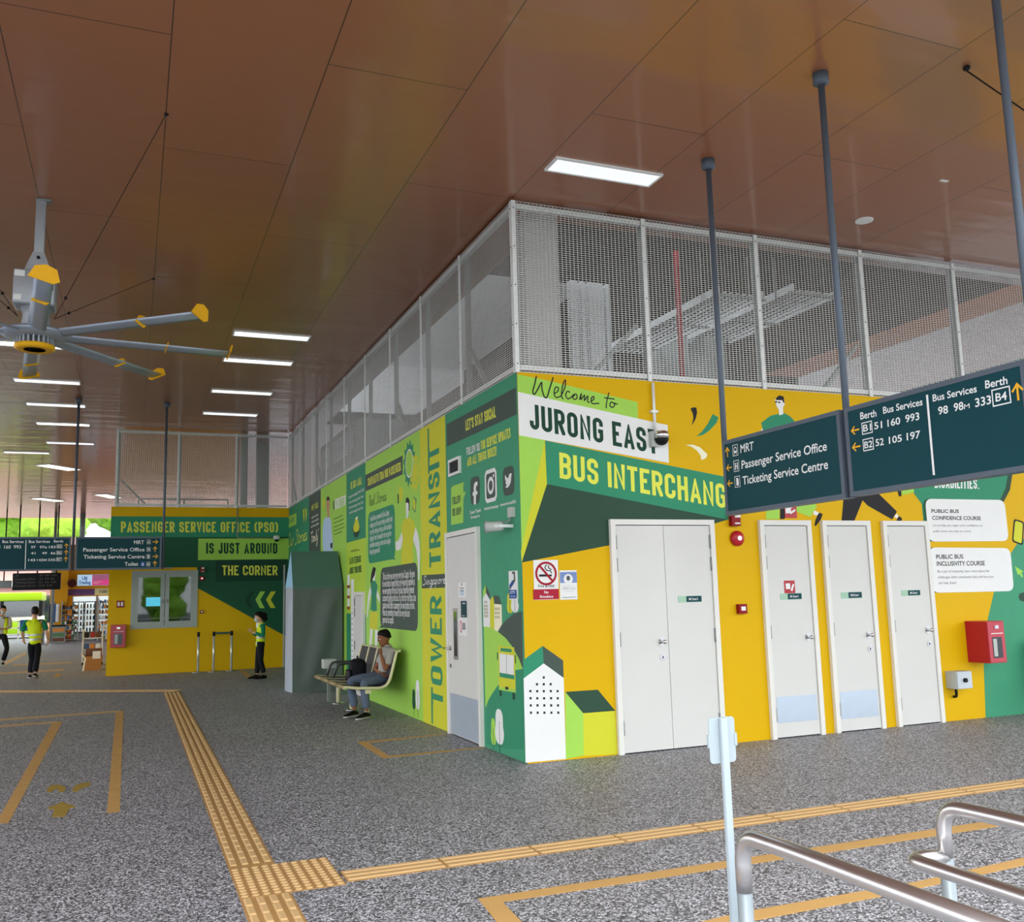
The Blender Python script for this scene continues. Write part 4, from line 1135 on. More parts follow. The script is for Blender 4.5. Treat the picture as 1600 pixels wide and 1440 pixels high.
# ---------------------------------------------------------------- hanging direction signs
def arrow(g, c, s, dirn, m, layer=5):
    dx, dz = {'up': (0, 1), 'left': (-1, 0), 'right': (1, 0)}[dirn]
    px, pz = -dz, dx
    tip = (c[0] + dx * s, c[1] + dz * s)
    g.line([(c[0] - dx * s, c[1] - dz * s), tip], s * .30, m, layer)
    g.line([(tip[0] - dx * s * .85 + px * s * .75, tip[1] - dz * s * .85 + pz * s * .75), tip, (tip[0] - dx * s * .85 - px * s * .75, tip[1] - dz * s * .85 - pz * s * .75)], s * .28, m, layer)
def boxed(g, c, w, h, m, t=.008):
    g.line([(c[0] - w / 2, c[1] - h / 2), (c[0] + w / 2, c[1] - h / 2), (c[0] + w / 2, c[1] + h / 2), (c[0] - w / 2, c[1] + h / 2), (c[0] - w / 2, c[1] - h / 2)], t, m, 5)
def icon_train(g, c, h, m):
    boxed(g, c, h * .78, h, m, h * .05)
    g.line([(c[0] - .2 * h, c[1] - .2 * h), (c[0] - .2 * h, c[1] + .12 * h), (c[0] - .1 * h, c[1] + .28 * h), (c[0] + .1 * h, c[1] + .28 * h), (c[0] + .2 * h, c[1] + .12 * h), (c[0] + .2 * h, c[1] - .2 * h), (c[0] - .2 * h, c[1] - .2 * h)], h * .07, m, 5)
    g.rect((c[0] - .2 * h, c[1] - .22 * h), (c[0] + .2 * h, c[1] - .06 * h), m, 6)
    for s in (-1, 1): g.line([(c[0] + s * .1 * h, c[1] - .22 * h), (c[0] + s * .2 * h, c[1] - .4 * h)], h * .06, m, 6)
def icon_people(g, c, h, m):
    boxed(g, c, h * .78, h, m, h * .05)
    for s in (-1, 1):
        g.ell((c[0] + s * .16 * h, c[1] + .22 * h), .09 * h, .09 * h, m, 6, 12)
        g.rect((c[0] + s * .16 * h - .08 * h, c[1] - .35 * h), (c[0] + s * .16 * h + .08 * h, c[1] + .12 * h), m, 6)
    g.rect((c[0] - .2 * h, c[1] - .08 * h), (c[0] + .2 * h, c[1] + .02 * h), m, 6)
def icon_ticket(g, c, h, m):
    boxed(g, c, h * .78, h, m, h * .05)
    g.poly([(c[0] - .16 * h, c[1] - .36 * h), (c[0] + .2 * h, c[1] - .36 * h), (c[0] + .2 * h, c[1] + .24 * h), (c[0] + .05 * h, c[1] + .36 * h), (c[0] - .16 * h, c[1] + .36 * h)], m, 6)

def hang_sign(name_label, surf, a0, a1, z0, z1, poles, paint, ceil_z=ZC, th=.09):
    """double-sided sign box hung from the ceiling on round poles"""
    t = thing('hanging_sign', name_label, 'sign', surf((a0 + a1) / 2, z0, -th / 2))
    inv = Matrix.Translation(-t.location)
    S = lambda a, z, d: inv @ surf(a, z, d)
    R = lambda m, x0, x1, y0, y1, d0, d1: m.prism([(x0, y0), (x1, y0), (x1, y1), (x0, y1)], S, d0, d1)
    f = MB(); w = .034
    R(f, a0, a1, z0, z0 + w, -th, .004); R(f, a0, a1, z1 - w, z1, -th, .004)
    R(f, a0, a0 + w, z0 + w, z1 - w, -th, .004); R(f, a1 - w, a1, z0 + w, z1 - w, -th, .004)
    f.build('sign_frame', M_SIGN_FRAME, t)
    f = MB(); R(f, a0 + w, a1 - w, z0 + w, z1 - w, -th + .005, 0)
    face = f.build('sign_face', M_SIGN_FACE, t)
    g = Paint(Surf(inv @ surf.o, surf.r, surf.n), .001, .0006)
    paint(g)
    g.build('lettering', face)
    for a in poles:
        m = MB(); m.tube([S(a, z0, -th / 2), S(a, ceil_z, -th / 2)], .026, 14)
        p = m.build('pole', M_SIGN_FRAME, t)
        m = MB(); m.tube([S(a, ceil_z - .10, -th / 2), S(a, ceil_z - .085, -th / 2), S(a, ceil_z, -th / 2)], [.04, .062, .062], 18)
        m.build('ceiling_flange', M_SIGN_FRAME, p)
    return t
SIGNR = Surf((1.40, 0, 0), (0, -1, 0), (-1, 0, 0))
W_, Y_s = M_SIGN_TXT, M_SIGN_YEL
def paint_mrt(g):
    arrow(g, (1.491, 2.795), .042, 'up', Y_s)
    arrow(g, (1.505, 2.654), .038, 'left', Y_s); arrow(g, (1.507, 2.514), .038, 'left', Y_s)
    icon_train(g, (1.61, 2.796), .095, W_); icon_people(g, (1.613, 2.656), .095, W_); icon_ticket(g, (1.614, 2.516), .095, W_)
    g.type('MRT', (1.684, 2.76), (1.872, 2.76), (1.689, 2.834), W_, 5, .012)
    g.type('Passenger Service Office', (1.686, 2.62), (2.776, 2.619), (1.69, 2.692), W_, 5, .012)
    g.type('Ticketing Service Centre', (1.687, 2.48), (2.774, 2.478), (1.69, 2.552), W_, 5, .012)
def paint_berth(g):
    B = lambda t, a, b, c: g.type(t, a, b, c, W_, 5, .016)
    B('Berth', (3.152, 2.79), (3.312, 2.783), (3.154, 2.841))
    B('Bus Services', (3.378, 2.79), (3.737, 2.782), (3.38, 2.838))
    arrow(g, (3.093, 2.721), .040, 'left', Y_s); arrow(g, (3.091, 2.597), .040, 'left', Y_s)
    boxed(g, (3.211, 2.718), .098, .082, W_, .007); boxed(g, (3.21, 2.596), .098, .082, W_, .007)
    B('B1', (3.171, 2.696), (3.251, 2.694), (3.173, 2.745))
    B('51', (3.281, 2.694), (3.358, 2.692), (3.283, 2.743))
    B('160', (3.409, 2.691), (3.528, 2.69), (3.411, 2.74))
    B('993', (3.575, 2.691), (3.699, 2.689), (3.577, 2.742))
    B('B2', (3.17, 2.573), (3.25, 2.571), (3.172, 2.621))
    B('52', (3.281, 2.572), (3.361, 2.57), (3.283, 2.621))
    B('105', (3.409, 2.569), (3.529, 2.568), (3.411, 2.617))
    B('197', (3.573, 2.567), (3.694, 2.566), (3.576, 2.617))
    g.line([(3.781, 2.843), (3.779, 2.3)], .018, W_, 5)
    B('Bus Services', (3.825, 2.788), (4.177, 2.779), (3.826, 2.834))
    B('Berth', (4.241, 2.787), (4.402, 2.782), (4.244, 2.836))
    B('98', (3.86, 2.692), (3.941, 2.689), (3.862, 2.743))
    B('98', (3.988, 2.69), (4.064, 2.689), (3.99, 2.741))
    g.type('M', (4.068, 2.689), (4.111, 2.688), (4.07, 2.72), W_, 5)
    B('333', (4.154, 2.686), (4.273, 2.685), (4.157, 2.74))
    boxed(g, (4.349, 2.715), .125, .10, W_, .008)
    B('B4', (4.306, 2.69), (4.387, 2.688), (4.309, 2.741))
    arrow(g, (4.465, 2.716), .050, 'up', Y_s)
hang_sign('teal hanging sign pointing to MRT, passenger service office and ticketing centre, nearer the yellow wall', SIGNR, 1.415, 2.935, 2.235, 2.905, (1.387, 2.962), paint_mrt)
hang_sign('teal hanging sign of berths B1, B2 and B4 with yellow arrows', SIGNR, 2.99, 4.53, 2.24, 2.905, (4.56,), paint_berth)

SIGNL = Surf((0, 11.44, 0), (1, 0, 0), (0, -1, 0))
def paint_toilet(g):
    q = lambda t, a, b, c: g.type(t, a, b, c, W_, 5, .014)
    q('MRT', (-3.491, 2.746), (-3.301, 2.745), (-3.493, 2.818))
    q('Passenger Service Office', (-4.393, 2.607), (-3.291, 2.603), (-4.396, 2.677))
    q('Ticketing Service Centre', (-4.383, 2.471), (-3.287, 2.464), (-4.385, 2.541))
    q('Toilet', (-3.647, 2.322), (-3.399, 2.321), (-3.649, 2.393))
    arrow(g, (-3.099, 2.787), .05, 'right', Y_s); arrow(g, (-3.097, 2.639), .05, 'up', Y_s); arrow(g, (-3.094, 2.5), .05, 'right', Y_s); arrow(g, (-3.094, 2.353), .05, 'up', Y_s)
    icon_train(g, (-3.218, 2.787), .085, W_); icon_people(g, (-3.218, 2.64), .085, W_); icon_ticket(g, (-3.22, 2.499), .085, W_)
    icon_people(g, (-3.216, 2.352), .085, W_)
    c = (-3.318, 2.354)
    g.rect((c[0] - .04, c[1] - .045), (c[0] + .04, c[1] + .045), mat('accessible_sign_blue', '2c62ad', .5), 4)
    g.ring((c[0], c[1] - .012), .02, .02, .008, W_, 6, 14); g.line([(c[0], c[1] + .032), (c[0], c[1]), (c[0] + .022, c[1] - .02)], .009, W_, 6)
def paint_services(g):
    q = lambda t, a, b, c: g.type(t, a, b, c, W_, 5, .018)
    q('Bus Services', (-5.78, 2.777), (-5.424, 2.776), (-5.783, 2.829))
    q('51', (-5.903, 2.674), (-5.811, 2.674), (-5.905, 2.734))
    q('160', (-5.747, 2.673), (-5.634, 2.672), (-5.75, 2.733))
    q('993', (-5.588, 2.674), (-5.462, 2.673), (-5.59, 2.734))
    g.line([(-5.385, 2.832), (-5.38, 2.284)], .014, W_, 5)
    q('Bus Services', (-5.337, 2.775), (-4.977, 2.778), (-5.339, 2.828))
    q('Berth', (-4.91, 2.782), (-4.748, 2.783), (-4.912, 2.832))
    for (t, y), a, b, z in zip((('97', 0), ('97e', 0), ('183', 0), ('41', 0), ('49', 0), ('66', 0), ('143', 0), ('143M', 0), ('335', 0)),
        [(-5.297, 2.674), (-5.148, 2.673), (-4.992, 2.674), (-5.296, 2.56), (-5.108, 2.56), (-4.958, 2.559), (-5.332, 2.431), (-5.186, 2.43), (-4.997, 2.431)], [(-5.216, 2.674), (-5.025, 2.673), (-4.874, 2.674), (-5.216, 2.559), (-5.02, 2.559), (-4.874, 2.558), (-5.215, 2.43), (-5.019, 2.428), (-4.874, 2.43)], range(9)):
        q(t, a, b, (a[0], a[1] + .045))
    for c, t in zip([(-4.809, 2.708), (-4.81, 2.586), (-4.809, 2.462)], ('B5', 'B6', 'B7')):
        boxed(g, c, .09, .065, W_, .006); q(t, (c[0] - .032, c[1] - .022), (c[0] + .032, c[1] - .022), (c[0] - .032, c[1] + .022))
    for c in [(-4.691, 2.711), (-4.69, 2.585), (-4.691, 2.46)]: arrow(g, c, .045, 'up', Y_s)
hang_sign('teal hanging sign listing MRT and toilet with yellow arrows, in front of the service office', SIGNL, -4.535, -2.975, 2.25, 2.89, (-2.945, -4.575), paint_toilet)
hang_sign('teal hanging sign of bus services 97 to 335 with berths B5 to B7', SIGNL, -6.15, -4.61, 2.25, 2.89, (-6.18,), paint_services)

# ---------------------------------------------------------------- ceiling fan
FX, FY = (-4.458, 1.555)
M_FANG = mat('fan_grey_enamel', 'a9adb2', .4, metal=.3, var=.06)
M_FANB = mat('fan_blade_aluminium', 'aab4c2', .35, metal=.4, var=.06)
M_FANY = mat('fan_yellow_plastic', 'f0b21e', .4)
t = thing('ceiling_fan', 'large grey industrial ceiling fan with yellow blade tips and a yellow ring', 'fan', (FX, FY, ZC))
MB().bbox((-.045, -.03, -.64), (.045, .03, 0), .006).build('down_rod', M_FANG, t)
MB().bbox((-.05, -.05, -.02), (.09, .06, 0), .01).build('ceiling_plate', M_GALVD, t)
m = MB(); m.prism([(-.05, -.56), (.05, -.56), (.13, -.78), (-.13, -.78)], lambda a, b, d: (a, d, b), -.045, -.03)
m.prism([(-.05, -.56), (.05, -.56), (.13, -.78), (-.13, -.78)], lambda a, b, d: (a, d, b), .03, .045)
br = m.build('yoke', M_FANG, t)
m = MB()
for z in (-.62, -.72): m.tube([(0, -.06, z), (0, .06, z)], .016, 10)
m.build('bolt', M_BLACK, br)
m = MB(); m.bbox((-.20, -.16, -1.13), (.17, .14, -.78), .02); mo = m.build('motor_box', M_FANG, t)
m = MB(); m.bbox((-.19, -.166, -1.10), (-.12, -.16, -1.04), .002); m.bbox((-.19, -.166, -.86), (-.10, -.16, -.80), .002); m.build('label_plate', P_WHT, mo)
MB().bbox((.02, -.17, -.98), (.15, -.16, -.90), .003).build('vent_cover', M_BLACK, mo)
MB().lathe([(.0, -1.36), (.12, -1.36), (.13, -1.30), (.12, -1.20), (.14, -1.12), (0, -1.12)]).build('gearbox', M_FANG, t)
MB().lathe([(0, -1.43), (.24, -1.43), (.31, -1.405), (.32, -1.38), (.26, -1.35), (0, -1.35)], n=36).build('hub_disc', M_FANB, t)
MB().lathe([(.12, -1.545), (.155, -1.55), (.185, -1.53), (.18, -1.50), (.12, -1.50)], n=36).build('yellow_ring', M_FANY, t)
m = MB()
for k in range(22):
    a = 2 * pi * k / 22
    m.box((-.008, .11, -1.50), (.008, .165, -1.43), 0, Matrix.Rotation(a, 4, 'Z'))
m.lathe([(0, -1.545), (.10, -1.545), (.10, -1.43), (0, -1.43)])
m.build('cooling_fins', M_FANG, t)
zb = -1.40
def blade():
    prof = [(-.075, 0), (-.03, .016), (.03, .014), (.085, 0), (.03, -.006), (-.03, -.008)]
    m = MB(); n = len(prof)
    for i, (x, sc) in enumerate(((.2, .75), (.3, 1), (1.25, .95), (1.9, .85))): pass
    V = []; st = ((.18, .8), (.35, 1), (1.2, .98), (1.86, .9))
    for x, sc in st: V += [(x, a * sc, b * sc + zb - a * .22) for a, b in prof]
    F = [(i * n + j, i * n + (j + 1) % n, (i + 1) * n + (j + 1) % n, (i + 1) * n + j) for i in range(3) for j in range(n)] + [tuple(range(n)), tuple(range(3 * n, 4 * n))]
    m.add(V, F, 0, True)
    return m
def winglet(x, k):
    m = MB()
    pr = [(-.09 * k, -.02), (-.05 * k, .06 * k), (.02, .085 * k), (.08 * k, .07 * k), (.10 * k, 0), (.06 * k, -.03)]
    m.prism(pr, lambda a, b, d: (x + d + b * .25, a, zb + b - a * .2), -.006, .006)
    return m
for i in range(8):
    a = radians(6.5 + 45 * i)
    b = blade().build('blade', M_FANB, t); b.rotation_euler = (0, 0, a)
    w = winglet(1.86, 1.25).build('blade_tip', M_FANY, b); winglet(1.22, .8).build('blade_fence', M_FANY, b)
for k, (x, y) in enumerate(((-3.357, -0.619), (-3.365, 3.683), (FX - 1.1, FY - 2.0), (FX - 1.1, FY + 2.0))):
    m = MB(); e = Vector((x - FX, y - FY, 0)); s = Vector((.16 if k < 2 else -.16, 0, -1.22))
    m.tube([s, e], .0035, 6); m.sphere(s + (e - s) * .12, .016, 0, 8, 6); m.sphere(e, .02, 0, 8, 6)
    m.build('guy_wire', M_BLACK, t)

# ---------------------------------------------------------------- ceiling lights
M_LAMP = mat('lit_lamp_diffuser', 'ffffff', .4, emit=('f4f8ff', 1.5), var=.01)
M_LAMP2 = mat('lit_warm_diffuser', 'ffffff', .4, emit=('fff8ea', 4.0), var=.01)
M_LFRAME = mat('white_lamp_frame', 'f0f0ee', .4)
def troffer(x, y, label, w=1.15, d=.28, m=M_LAMP, rz=0):
    t = thing('ceiling_light', label, 'ceiling light', (x, y, ZC), rz, 'recessed strip lights in the brown ceiling')
    f = MB(); k = .02
    f.box((-w / 2, -d / 2, -.022), (w / 2, -d / 2 + k, 0)); f.box((-w / 2, d / 2 - k, -.022), (w / 2, d / 2, 0))
    f.box((-w / 2, -d / 2 + k, -.022), (-w / 2 + k, d / 2 - k, 0)); f.box((w / 2 - k, -d / 2 + k, -.022), (w / 2, d / 2 - k, 0))
    f.build('lamp_frame', M_LFRAME, t)
    MB().box((-w / 2 + k, -d / 2 + k, -.012), (w / 2 - k, d / 2 - k, -.002)).build('diffuser', m, t)
    return t
M_LAMP0 = mat('lamp_diffuser_panel', 'f4f5f7', .4, emit=('f4f8ff', .75), var=.03)
troffer(.62, -.85, 'large white strip light in the ceiling above the corner of the yellow wall', m=M_LAMP0)
for i, y in enumerate((5.86, 7.52, 10.05, 12.35)):
    troffer(-1.62, y, 'white strip light of the row beside the long green wall, %s from the front' % ordn[i])
for i, (y, m) in enumerate(((7.42, M_LAMP2), (10.03, M_LAMP), (12.22, M_LAMP), (14.43, M_LAMP2), (17.16, M_LAMP))):
    troffer(-5.03, y, 'white strip light of the left hand row past the fan, %s from the front' % ordn[i], w=1.1, m=m)
troffer(-6.18, 19.0, 'white strip light at the far left, between the far hanging signs', w=1.1)
for k, (p, q, l) in enumerate((((-5.933, 21.427), (-5.255, 22.285), 'slanting white strip light behind the left sign pole'), ((-6.911, 30.916), (-6.224, 31.796), 'small bright strip light over the far hanging board'), ((-4.647, 29.231), (-4.18, 30.316), 'faint strip light just left of the office mesh'))):
    troffer((p[0] + q[0]) / 2, (p[1] + q[1]) / 2, l, w=1.3, d=.5, m=M_LAMP2, rz=math.atan2(q[1] - p[1], q[0] - p[0]))
t = thing('ceiling_speaker', 'round white rimmed ceiling speaker right of the second sign pole', 'ceiling speaker', (*(3.961, -0.7), ZC))
MB().lathe([(.075, -.012), (.095, -.012), (.10, 0), (.075, 0)], n=32).build('rim', M_LFRAME, t)
MB().lathe([(0, -.006), (.075, -.008), (.075, 0), (0, 0)], n=32).build('grille', M_GALVD, t)
t = thing('ceiling_plate', 'small pale plate on the brown ceiling near the third sign pole', 'plate', (*(4, -1.783), ZC))
MB().bbox((-.05, -.02, -.008), (.05, .02, 0), .003).build('plate', M_LFRAME, t)
t = thing('guy_wire', 'thin black guy wire fixed to the ceiling at the upper right', 'wire', (*(2.474, -3.444), ZC - .012))
MB().tube([(0, 0, -.03), (1.6, -.45, -1.2)], .006, 6).build('wire', M_BLACK, t)
MB().lathe([(0, -.03), (.025, -.02), (.03, 0), (0, 0)], n=12).build('anchor', M_BLACK, t)

# ---------------------------------------------------------------- fittings on the yellow wall
def on_wall(name, label, cat, surf, a, z, group=None):
    t = thing(name, label, cat, surf(a, z), group=group)
    inv = Matrix.Translation(-t.location)
    return t, (lambda a2, z2, d=0: inv @ surf(a2, z2, d)), Surf(inv @ surf.o, surf.r, surf.n)
def slab(S, p, q, d0, d1, m=None):
    m = m or MB()
    (a0, z0), (a1, z1) = p, q
    return m.prism([(a0, z0), (a1, z0), (a1, z1), (a0, z1)], S, d0, d1)
def disc(m, c, n, r, d, k=24):
    return m.tube([c, c + n * d], r, k)

p, q = (0.116, 1.911), (0.378, 1.526)
t, S, SF = on_wall('no_smoking_sign', 'white and red no smoking sign with a 1000 dollar fine, left of the double door', 'sign', RIGHT, (p[0] + q[0]) / 2, q[1])
slab(S, p, q, 0, .006).build('plate', P_WHT, t)
g = Paint(SF, .0065, .0005); red = mat('sign_red', 'b0243a', .5); rdk = mat('prohibition_red', 'a51b30', .5)
c = (0.247, 1.78)
g.ring(c, .105, .105, .022, rdk, 2); g.line([(c[0] - .07, c[1] + .078), (c[0] + .07, c[1] - .078)], .022, rdk, 4)
g.rect((c[0] - .075, c[1] - .03), (c[0] + .02, c[1] - .008), P_BLK, 3); g.rect((c[0] + .03, c[1] - .03), (c[0] + .06, c[1] - .01), P_BLK, 3)
g.script([[(c[0] + .01, c[1] + .085), (c[0] - .01, c[1] + .06), (c[0] + .01, c[1] + .03), (c[0] + .045, c[1] + .025), (c[0] + .06, c[1] + .0)], [(c[0] + .03, c[1] + .08), (c[0] + .03, c[1] + .055), (c[0] + .06, c[1] + .035)]], .01, P_BLK, 3)
g.type('Fine $1000', (0.159, 1.648), (0.332, 1.645), (0.16, 1.672), P_BLK, 3, .01)
g.rect((0.105, 1.529), (q[0], (0.382, 1.628)[1]), red, 2)
g.type('No', (0.221, 1.586), (0.266, 1.586), (0.221, 1.612), P_WHT, 4, .02)
g.type('Smoking', (0.172, 1.546), (0.317, 1.544), (0.173, 1.57), P_WHT, 4, .02)
g.build('lettering', t)
p, q = (0.393, 1.807), (0.58, 1.521)
t, S, SF = on_wall('notice', 'blue and white printed notice beside the no smoking sign', 'notice', RIGHT, (p[0] + q[0]) / 2, q[1])
slab(S, p, q, 0, .006).build('plate', P_WHT, t)
g = Paint(SF, .0065, .0005); blu = mat('notice_blue', '7f93c4', .5)
g.rect((0.396, 1.684), (0.58, 1.79), blu, 2)
g.ell((0.485, 1.721), .05, .05, P_WHT, 3); g.ell((0.485, 1.73), .02, .025, P_INK, 4)
for k, (a, b) in enumerate(((830, 1150), (840, 980), (1010, 1140), (840, 980), (1010, 1140), (880, 1100), (820, 1160))): pass
for r in ([(0.414, 1.653), (0.57, 1.654)], [(0.419, 1.635), (0.491, 1.638)], [(0.501, 1.634), (0.564, 1.636)], [(0.418, 1.622), (0.491, 1.625)], [(0.5, 1.62), (0.564, 1.623)], [(0.437, 1.601), (0.544, 1.602)], [(0.41, 1.54), (0.566, 1.545)]):
    g.rect(r[0], r[1], P_INK, 3)
g.build('small_print', t)

def door_plate(label, p, q, words):
    t, S, SF = on_wall('door_sign', label, 'sign', RIGHT, (p[0] + q[0]) / 2, q[1])
    slab(S, p, q, .028, .033).build('plate', mat('plate_pale_green', 'a9cdb2', .4), t)
    g = Paint(SF, .0335, .0005)
    x = p[0] + (q[0] - p[0]) * .34
    g.rect((x, q[1] + .004), (q[0] - .004, p[1] - .004), M_SIGN_FACE, 2)
    h = (p[1] - q[1]) * .34; z = (p[1] + q[1]) / 2 - h / 2
    g.type(words, (x + .03, z), (x + (q[0] - x) * .75, z), (x + .03, z + h), P_WHT, 3, .02)
    g.build('lettering', t)
door_plate('pale and dark green room plate on the white double door', (1.72, 1.523), (2.004, 1.456), 'MR Closet 2')
door_plate('pale and dark green room plate on the single door nearest the double door', (3.005, 1.518), (3.291, 1.449), 'MR Closet 4')
door_plate('pale and dark green room plate on the middle single door', (3.835, 1.512), (4.128, 1.441), 'MDB Closet 1')
door_plate('pale and dark green room plate on the single door beside the course cards', (4.708, 1.513), (4.991, 1.448), 'MR Closet 3')
p, q = (3.067, 1.655), (3.21, 1.513)
t, S, SF = on_wall('fire_sticker', 'small red and white fire sticker above the plate of the first single door', 'sticker', RIGHT, (p[0] + q[0]) / 2, q[1])
slab(S, p, q, .028, .030).build('plate', M_RED, t)
g = Paint(SF, .0305, .0005); g.rect((p[0] + .02, q[1] + .05), (p[0] + .08, p[1] - .03), P_WHT, 2); g.line([(q[0] - .05, q[1] + .03), (q[0] - .02, p[1] - .04)], .025, P_WHT, 2); g.build('pictogram', t)

def strobe(label, surf, a, z, s=1.0):
    t, S, SF = on_wall('fire_strobe', label, 'alarm strobe', surf, a, z)
    slab(S, (a - .055 * s, z), (a + .055 * s, z + .15 * s), 0, .06).build('housing', M_REDD, t)
    slab(S, (a - .02 * s, z + .09 * s), (a + .045 * s, z + .135 * s), .06, .075).build('lens', P_WHT, t)
    slab(S, (a - .02 * s, z + .02 * s), (a + .045 * s, z + .035 * s), .06, .063).build('label_strip', P_WHT, t)
def bell(label, surf, a, z, r=.082):
    t, S, SF = on_wall('alarm_bell', label, 'alarm bell', surf, a, z)
    m = MB(); n = surf.n
    m.tube([S(a, z, 0), S(a, z, .03), S(a, z, .045), S(a, z, .055)], [r, r, r * .75, r * .35], 28); m.build('gong', M_RED, t)
    m = MB(); m.tube([S(a, z, .055), S(a, z, .064)], r * .3, 16); m.build('boss', M_CHROME, t)
def call_point(label, surf, a, z, s=.05):
    t, S, SF = on_wall('call_point', label, 'call point', surf, a, z)
    slab(S, (a - s, z - s), (a + s, z + s), 0, .055).build('housing', M_REDD, t)
    slab(S, (a - s * .5, z - s * .35), (a + s * .6, z + s * .5), .055, .058).build('glass_plate', P_WHT, t)
strobe('dark red alarm strobe above the round bell right of the double door', RIGHT, *(2.475, 2.248))
bell('round red alarm bell on the yellow wall right of the double door', RIGHT, *(2.503, 2.117))
call_point('small red break glass call point below the round bell', RIGHT, *(2.499, 1.369))
# projecting fire sign above the first single door
a, z = (3.229, 2.363)
t, S, SF = on_wall('fire_sign', 'red fire sign above the first single door, half behind the hanging sign', 'sign', RIGHT, a, z)
p, q = (3.16, 2.483), (3.323, 2.342)
slab(S, p, (q[0], q[1]), 0, .006).build('plate', M_RED, t)
g = Paint(SF, .0065, .0005); g.rect((p[0] + .01, p[1] - .09), (p[0] + .085, p[1] + .0), P_WHT, 2)
for k in range(3): g.line([(q[0] - .09, q[1] + .05 + k * .06), (q[0] - .02, q[1] + .09 + k * .06)], .022, P_WHT, 2)
g.build('pictogram', t)

def extinguisher_cabinet(label, surf, p, q, dep):
    t, S, SF = on_wall('extinguisher_cabinet', label, 'fire cabinet', surf, (p[0] + q[0]) / 2, q[1])
    (a0, z1), (a1, z0) = p, q
    slab(S, (a0, z0), (a1, z1), 0, dep).build('cabinet_body', M_RED, t)
    slab(S, (a0 + .008, z0 + .008), (a1 - .008, z1 - .008), dep, dep + .012).build('cabinet_door', mat('faded_red_door', 'c24a55', .35, coat=.3), t)
    d = dep + .012; w, h = a1 - a0, z1 - z0
    gl = slab(S, (a0 + .22 * w, z0 + .12 * h), (a1 - .22 * w, z0 + .62 * h), d, d + .002).build('cabinet_window', M_GLASS_DK, t)
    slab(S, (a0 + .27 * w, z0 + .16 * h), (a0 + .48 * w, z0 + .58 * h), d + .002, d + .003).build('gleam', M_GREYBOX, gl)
    slab(S, (a0 + .40 * w, z0 + .82 * h), (a0 + .62 * w, z0 + .90 * h), d, d + .012).build('latch', M_CHROME, t)
    slab(S, (a0 + .2 * w, z0 + .695 * h), (a1 - .12 * w, z0 + .715 * h), d, d + .001).build('label_strip', P_WHT, t)
# its near corner is the one facing the double doors
xw = (5.672, 1.129); zb, zt = (5.652, 0.653)[1], (5.672, 1.129)[1]
extinguisher_cabinet('red fire extinguisher cabinet on the boundary of yellow and green wall', RIGHT, (xw[0], zt), (xw[0] + .27, zb), .30)
xi = (5.296, 0.569)
t, S, SF = on_wall('isolator_box', 'small grey switch box low on the yellow wall right of the last door', 'switch box', RIGHT, xi[0] + .11, (5.287, 0.373)[1])
z0, z1 = (5.287, 0.373)[1], xi[1]
slab(S, (xi[0], z0), (xi[0] + .23, z1), 0, .16).build('housing', M_GREYBOX, t)
slab(S, (xi[0] + .006, z0 + .006), (xi[0] + .224, z1 - .006), .16, .17).build('cover', mat('switch_cover_grey', 'c6cdd2', .4), t)
m = MB(); m.tube([S(xi[0] + .11, (z0 + z1) / 2, .17), S(xi[0] + .11, (z0 + z1) / 2, .195)], .025, 16); m.build('switch_knob', M_BLACK, t)
m = MB(); m.tube(bend([S(xi[0] + .06, z0, .08), S(xi[0] + .06, z0 - .06, .08), S(xi[0] + .10, z0 - .10, .04), S(xi[0] + .10, z0 - .10, 0)], .03), .016, 10); m.build('cable', M_BLACK, t)

# CCTV camera hung on a conduit in front of the big lettering
a, z = (1.549, 3.135)
t, S, SF = on_wall('security_camera', 'silver dome camera on a vertical conduit in front of the big JURONG EAST lettering', 'camera', RIGHT, a, z)
zt = ZT + .02
m = MB(); m.tube([S(a - .01, z + .10, .035), S(a - .01, ZT - .03, .035)], .016, 10); m.build('conduit', M_GALV, t)
m = MB(); zc = (1.566, 3.452)[1]; slab(S, (a - .05, zc - .012), (a + .03, zc + .012), 0, .054, m); m.build('saddle_clip', M_GALV, t)
slab(S, (a - .075, z - .06), (a + .0, z + .10), 0, .07).build('back_box', M_GREYBOX, t)
m = MB(); m.tube([S(a + .03, z + .10, .09), S(a + .03, z + .09, .09), S(a + .03, z + .02, .09)], [.055, .075, .085], 22); m.build('housing', M_CHROME, t)
m = MB(); m.sphere(S(a + .03, z + .02, .09), .075, 0, 20, 12, (1, 1, .95)); m.build('dome', M_BLACK, t)

# ---------------------------------------------------------------- fittings on the long left wall
p, q = (-2.159, 3.183), (-1.755, 3.006)
t, S, SF = on_wall('air_vent', 'white framed louvre vent beside the follow us lettering', 'vent', LEFT, (p[0] + q[0]) / 2, q[1])
zt, zb = (-2.159, 3.194)[1], (-2.17, 2.994)[1]
f = MB(); k = .032
slab(S, (p[0], zb), (q[0], zb + k), 0, .03, f); slab(S, (p[0], zt - k), (q[0], zt), 0, .03, f); slab(S, (p[0], zb + k), (p[0] + k, zt - k), 0, .03, f); slab(S, (q[0] - k, zb + k), (q[0], zt - k), 0, .03, f)
f.build('vent_frame', P_WHT, t)
slab(S, (p[0] + k, zb + k), (q[0] - k, zt - k), .001, .006).build('vent_back', M_BLACK, t)
f = MB()
for i in range(9):
    zz = zb + k + (zt - zb - 2 * k) * (i + .5) / 9
    f.prism([(p[0] + k, zz - .012), (q[0] - k, zz - .012), (q[0] - k, zz - .006), (p[0] + k, zz - .006)], S, .008, .028)
f.build('louvre', mat('dark_grey_louvre', '4a4c4e', .5), t)

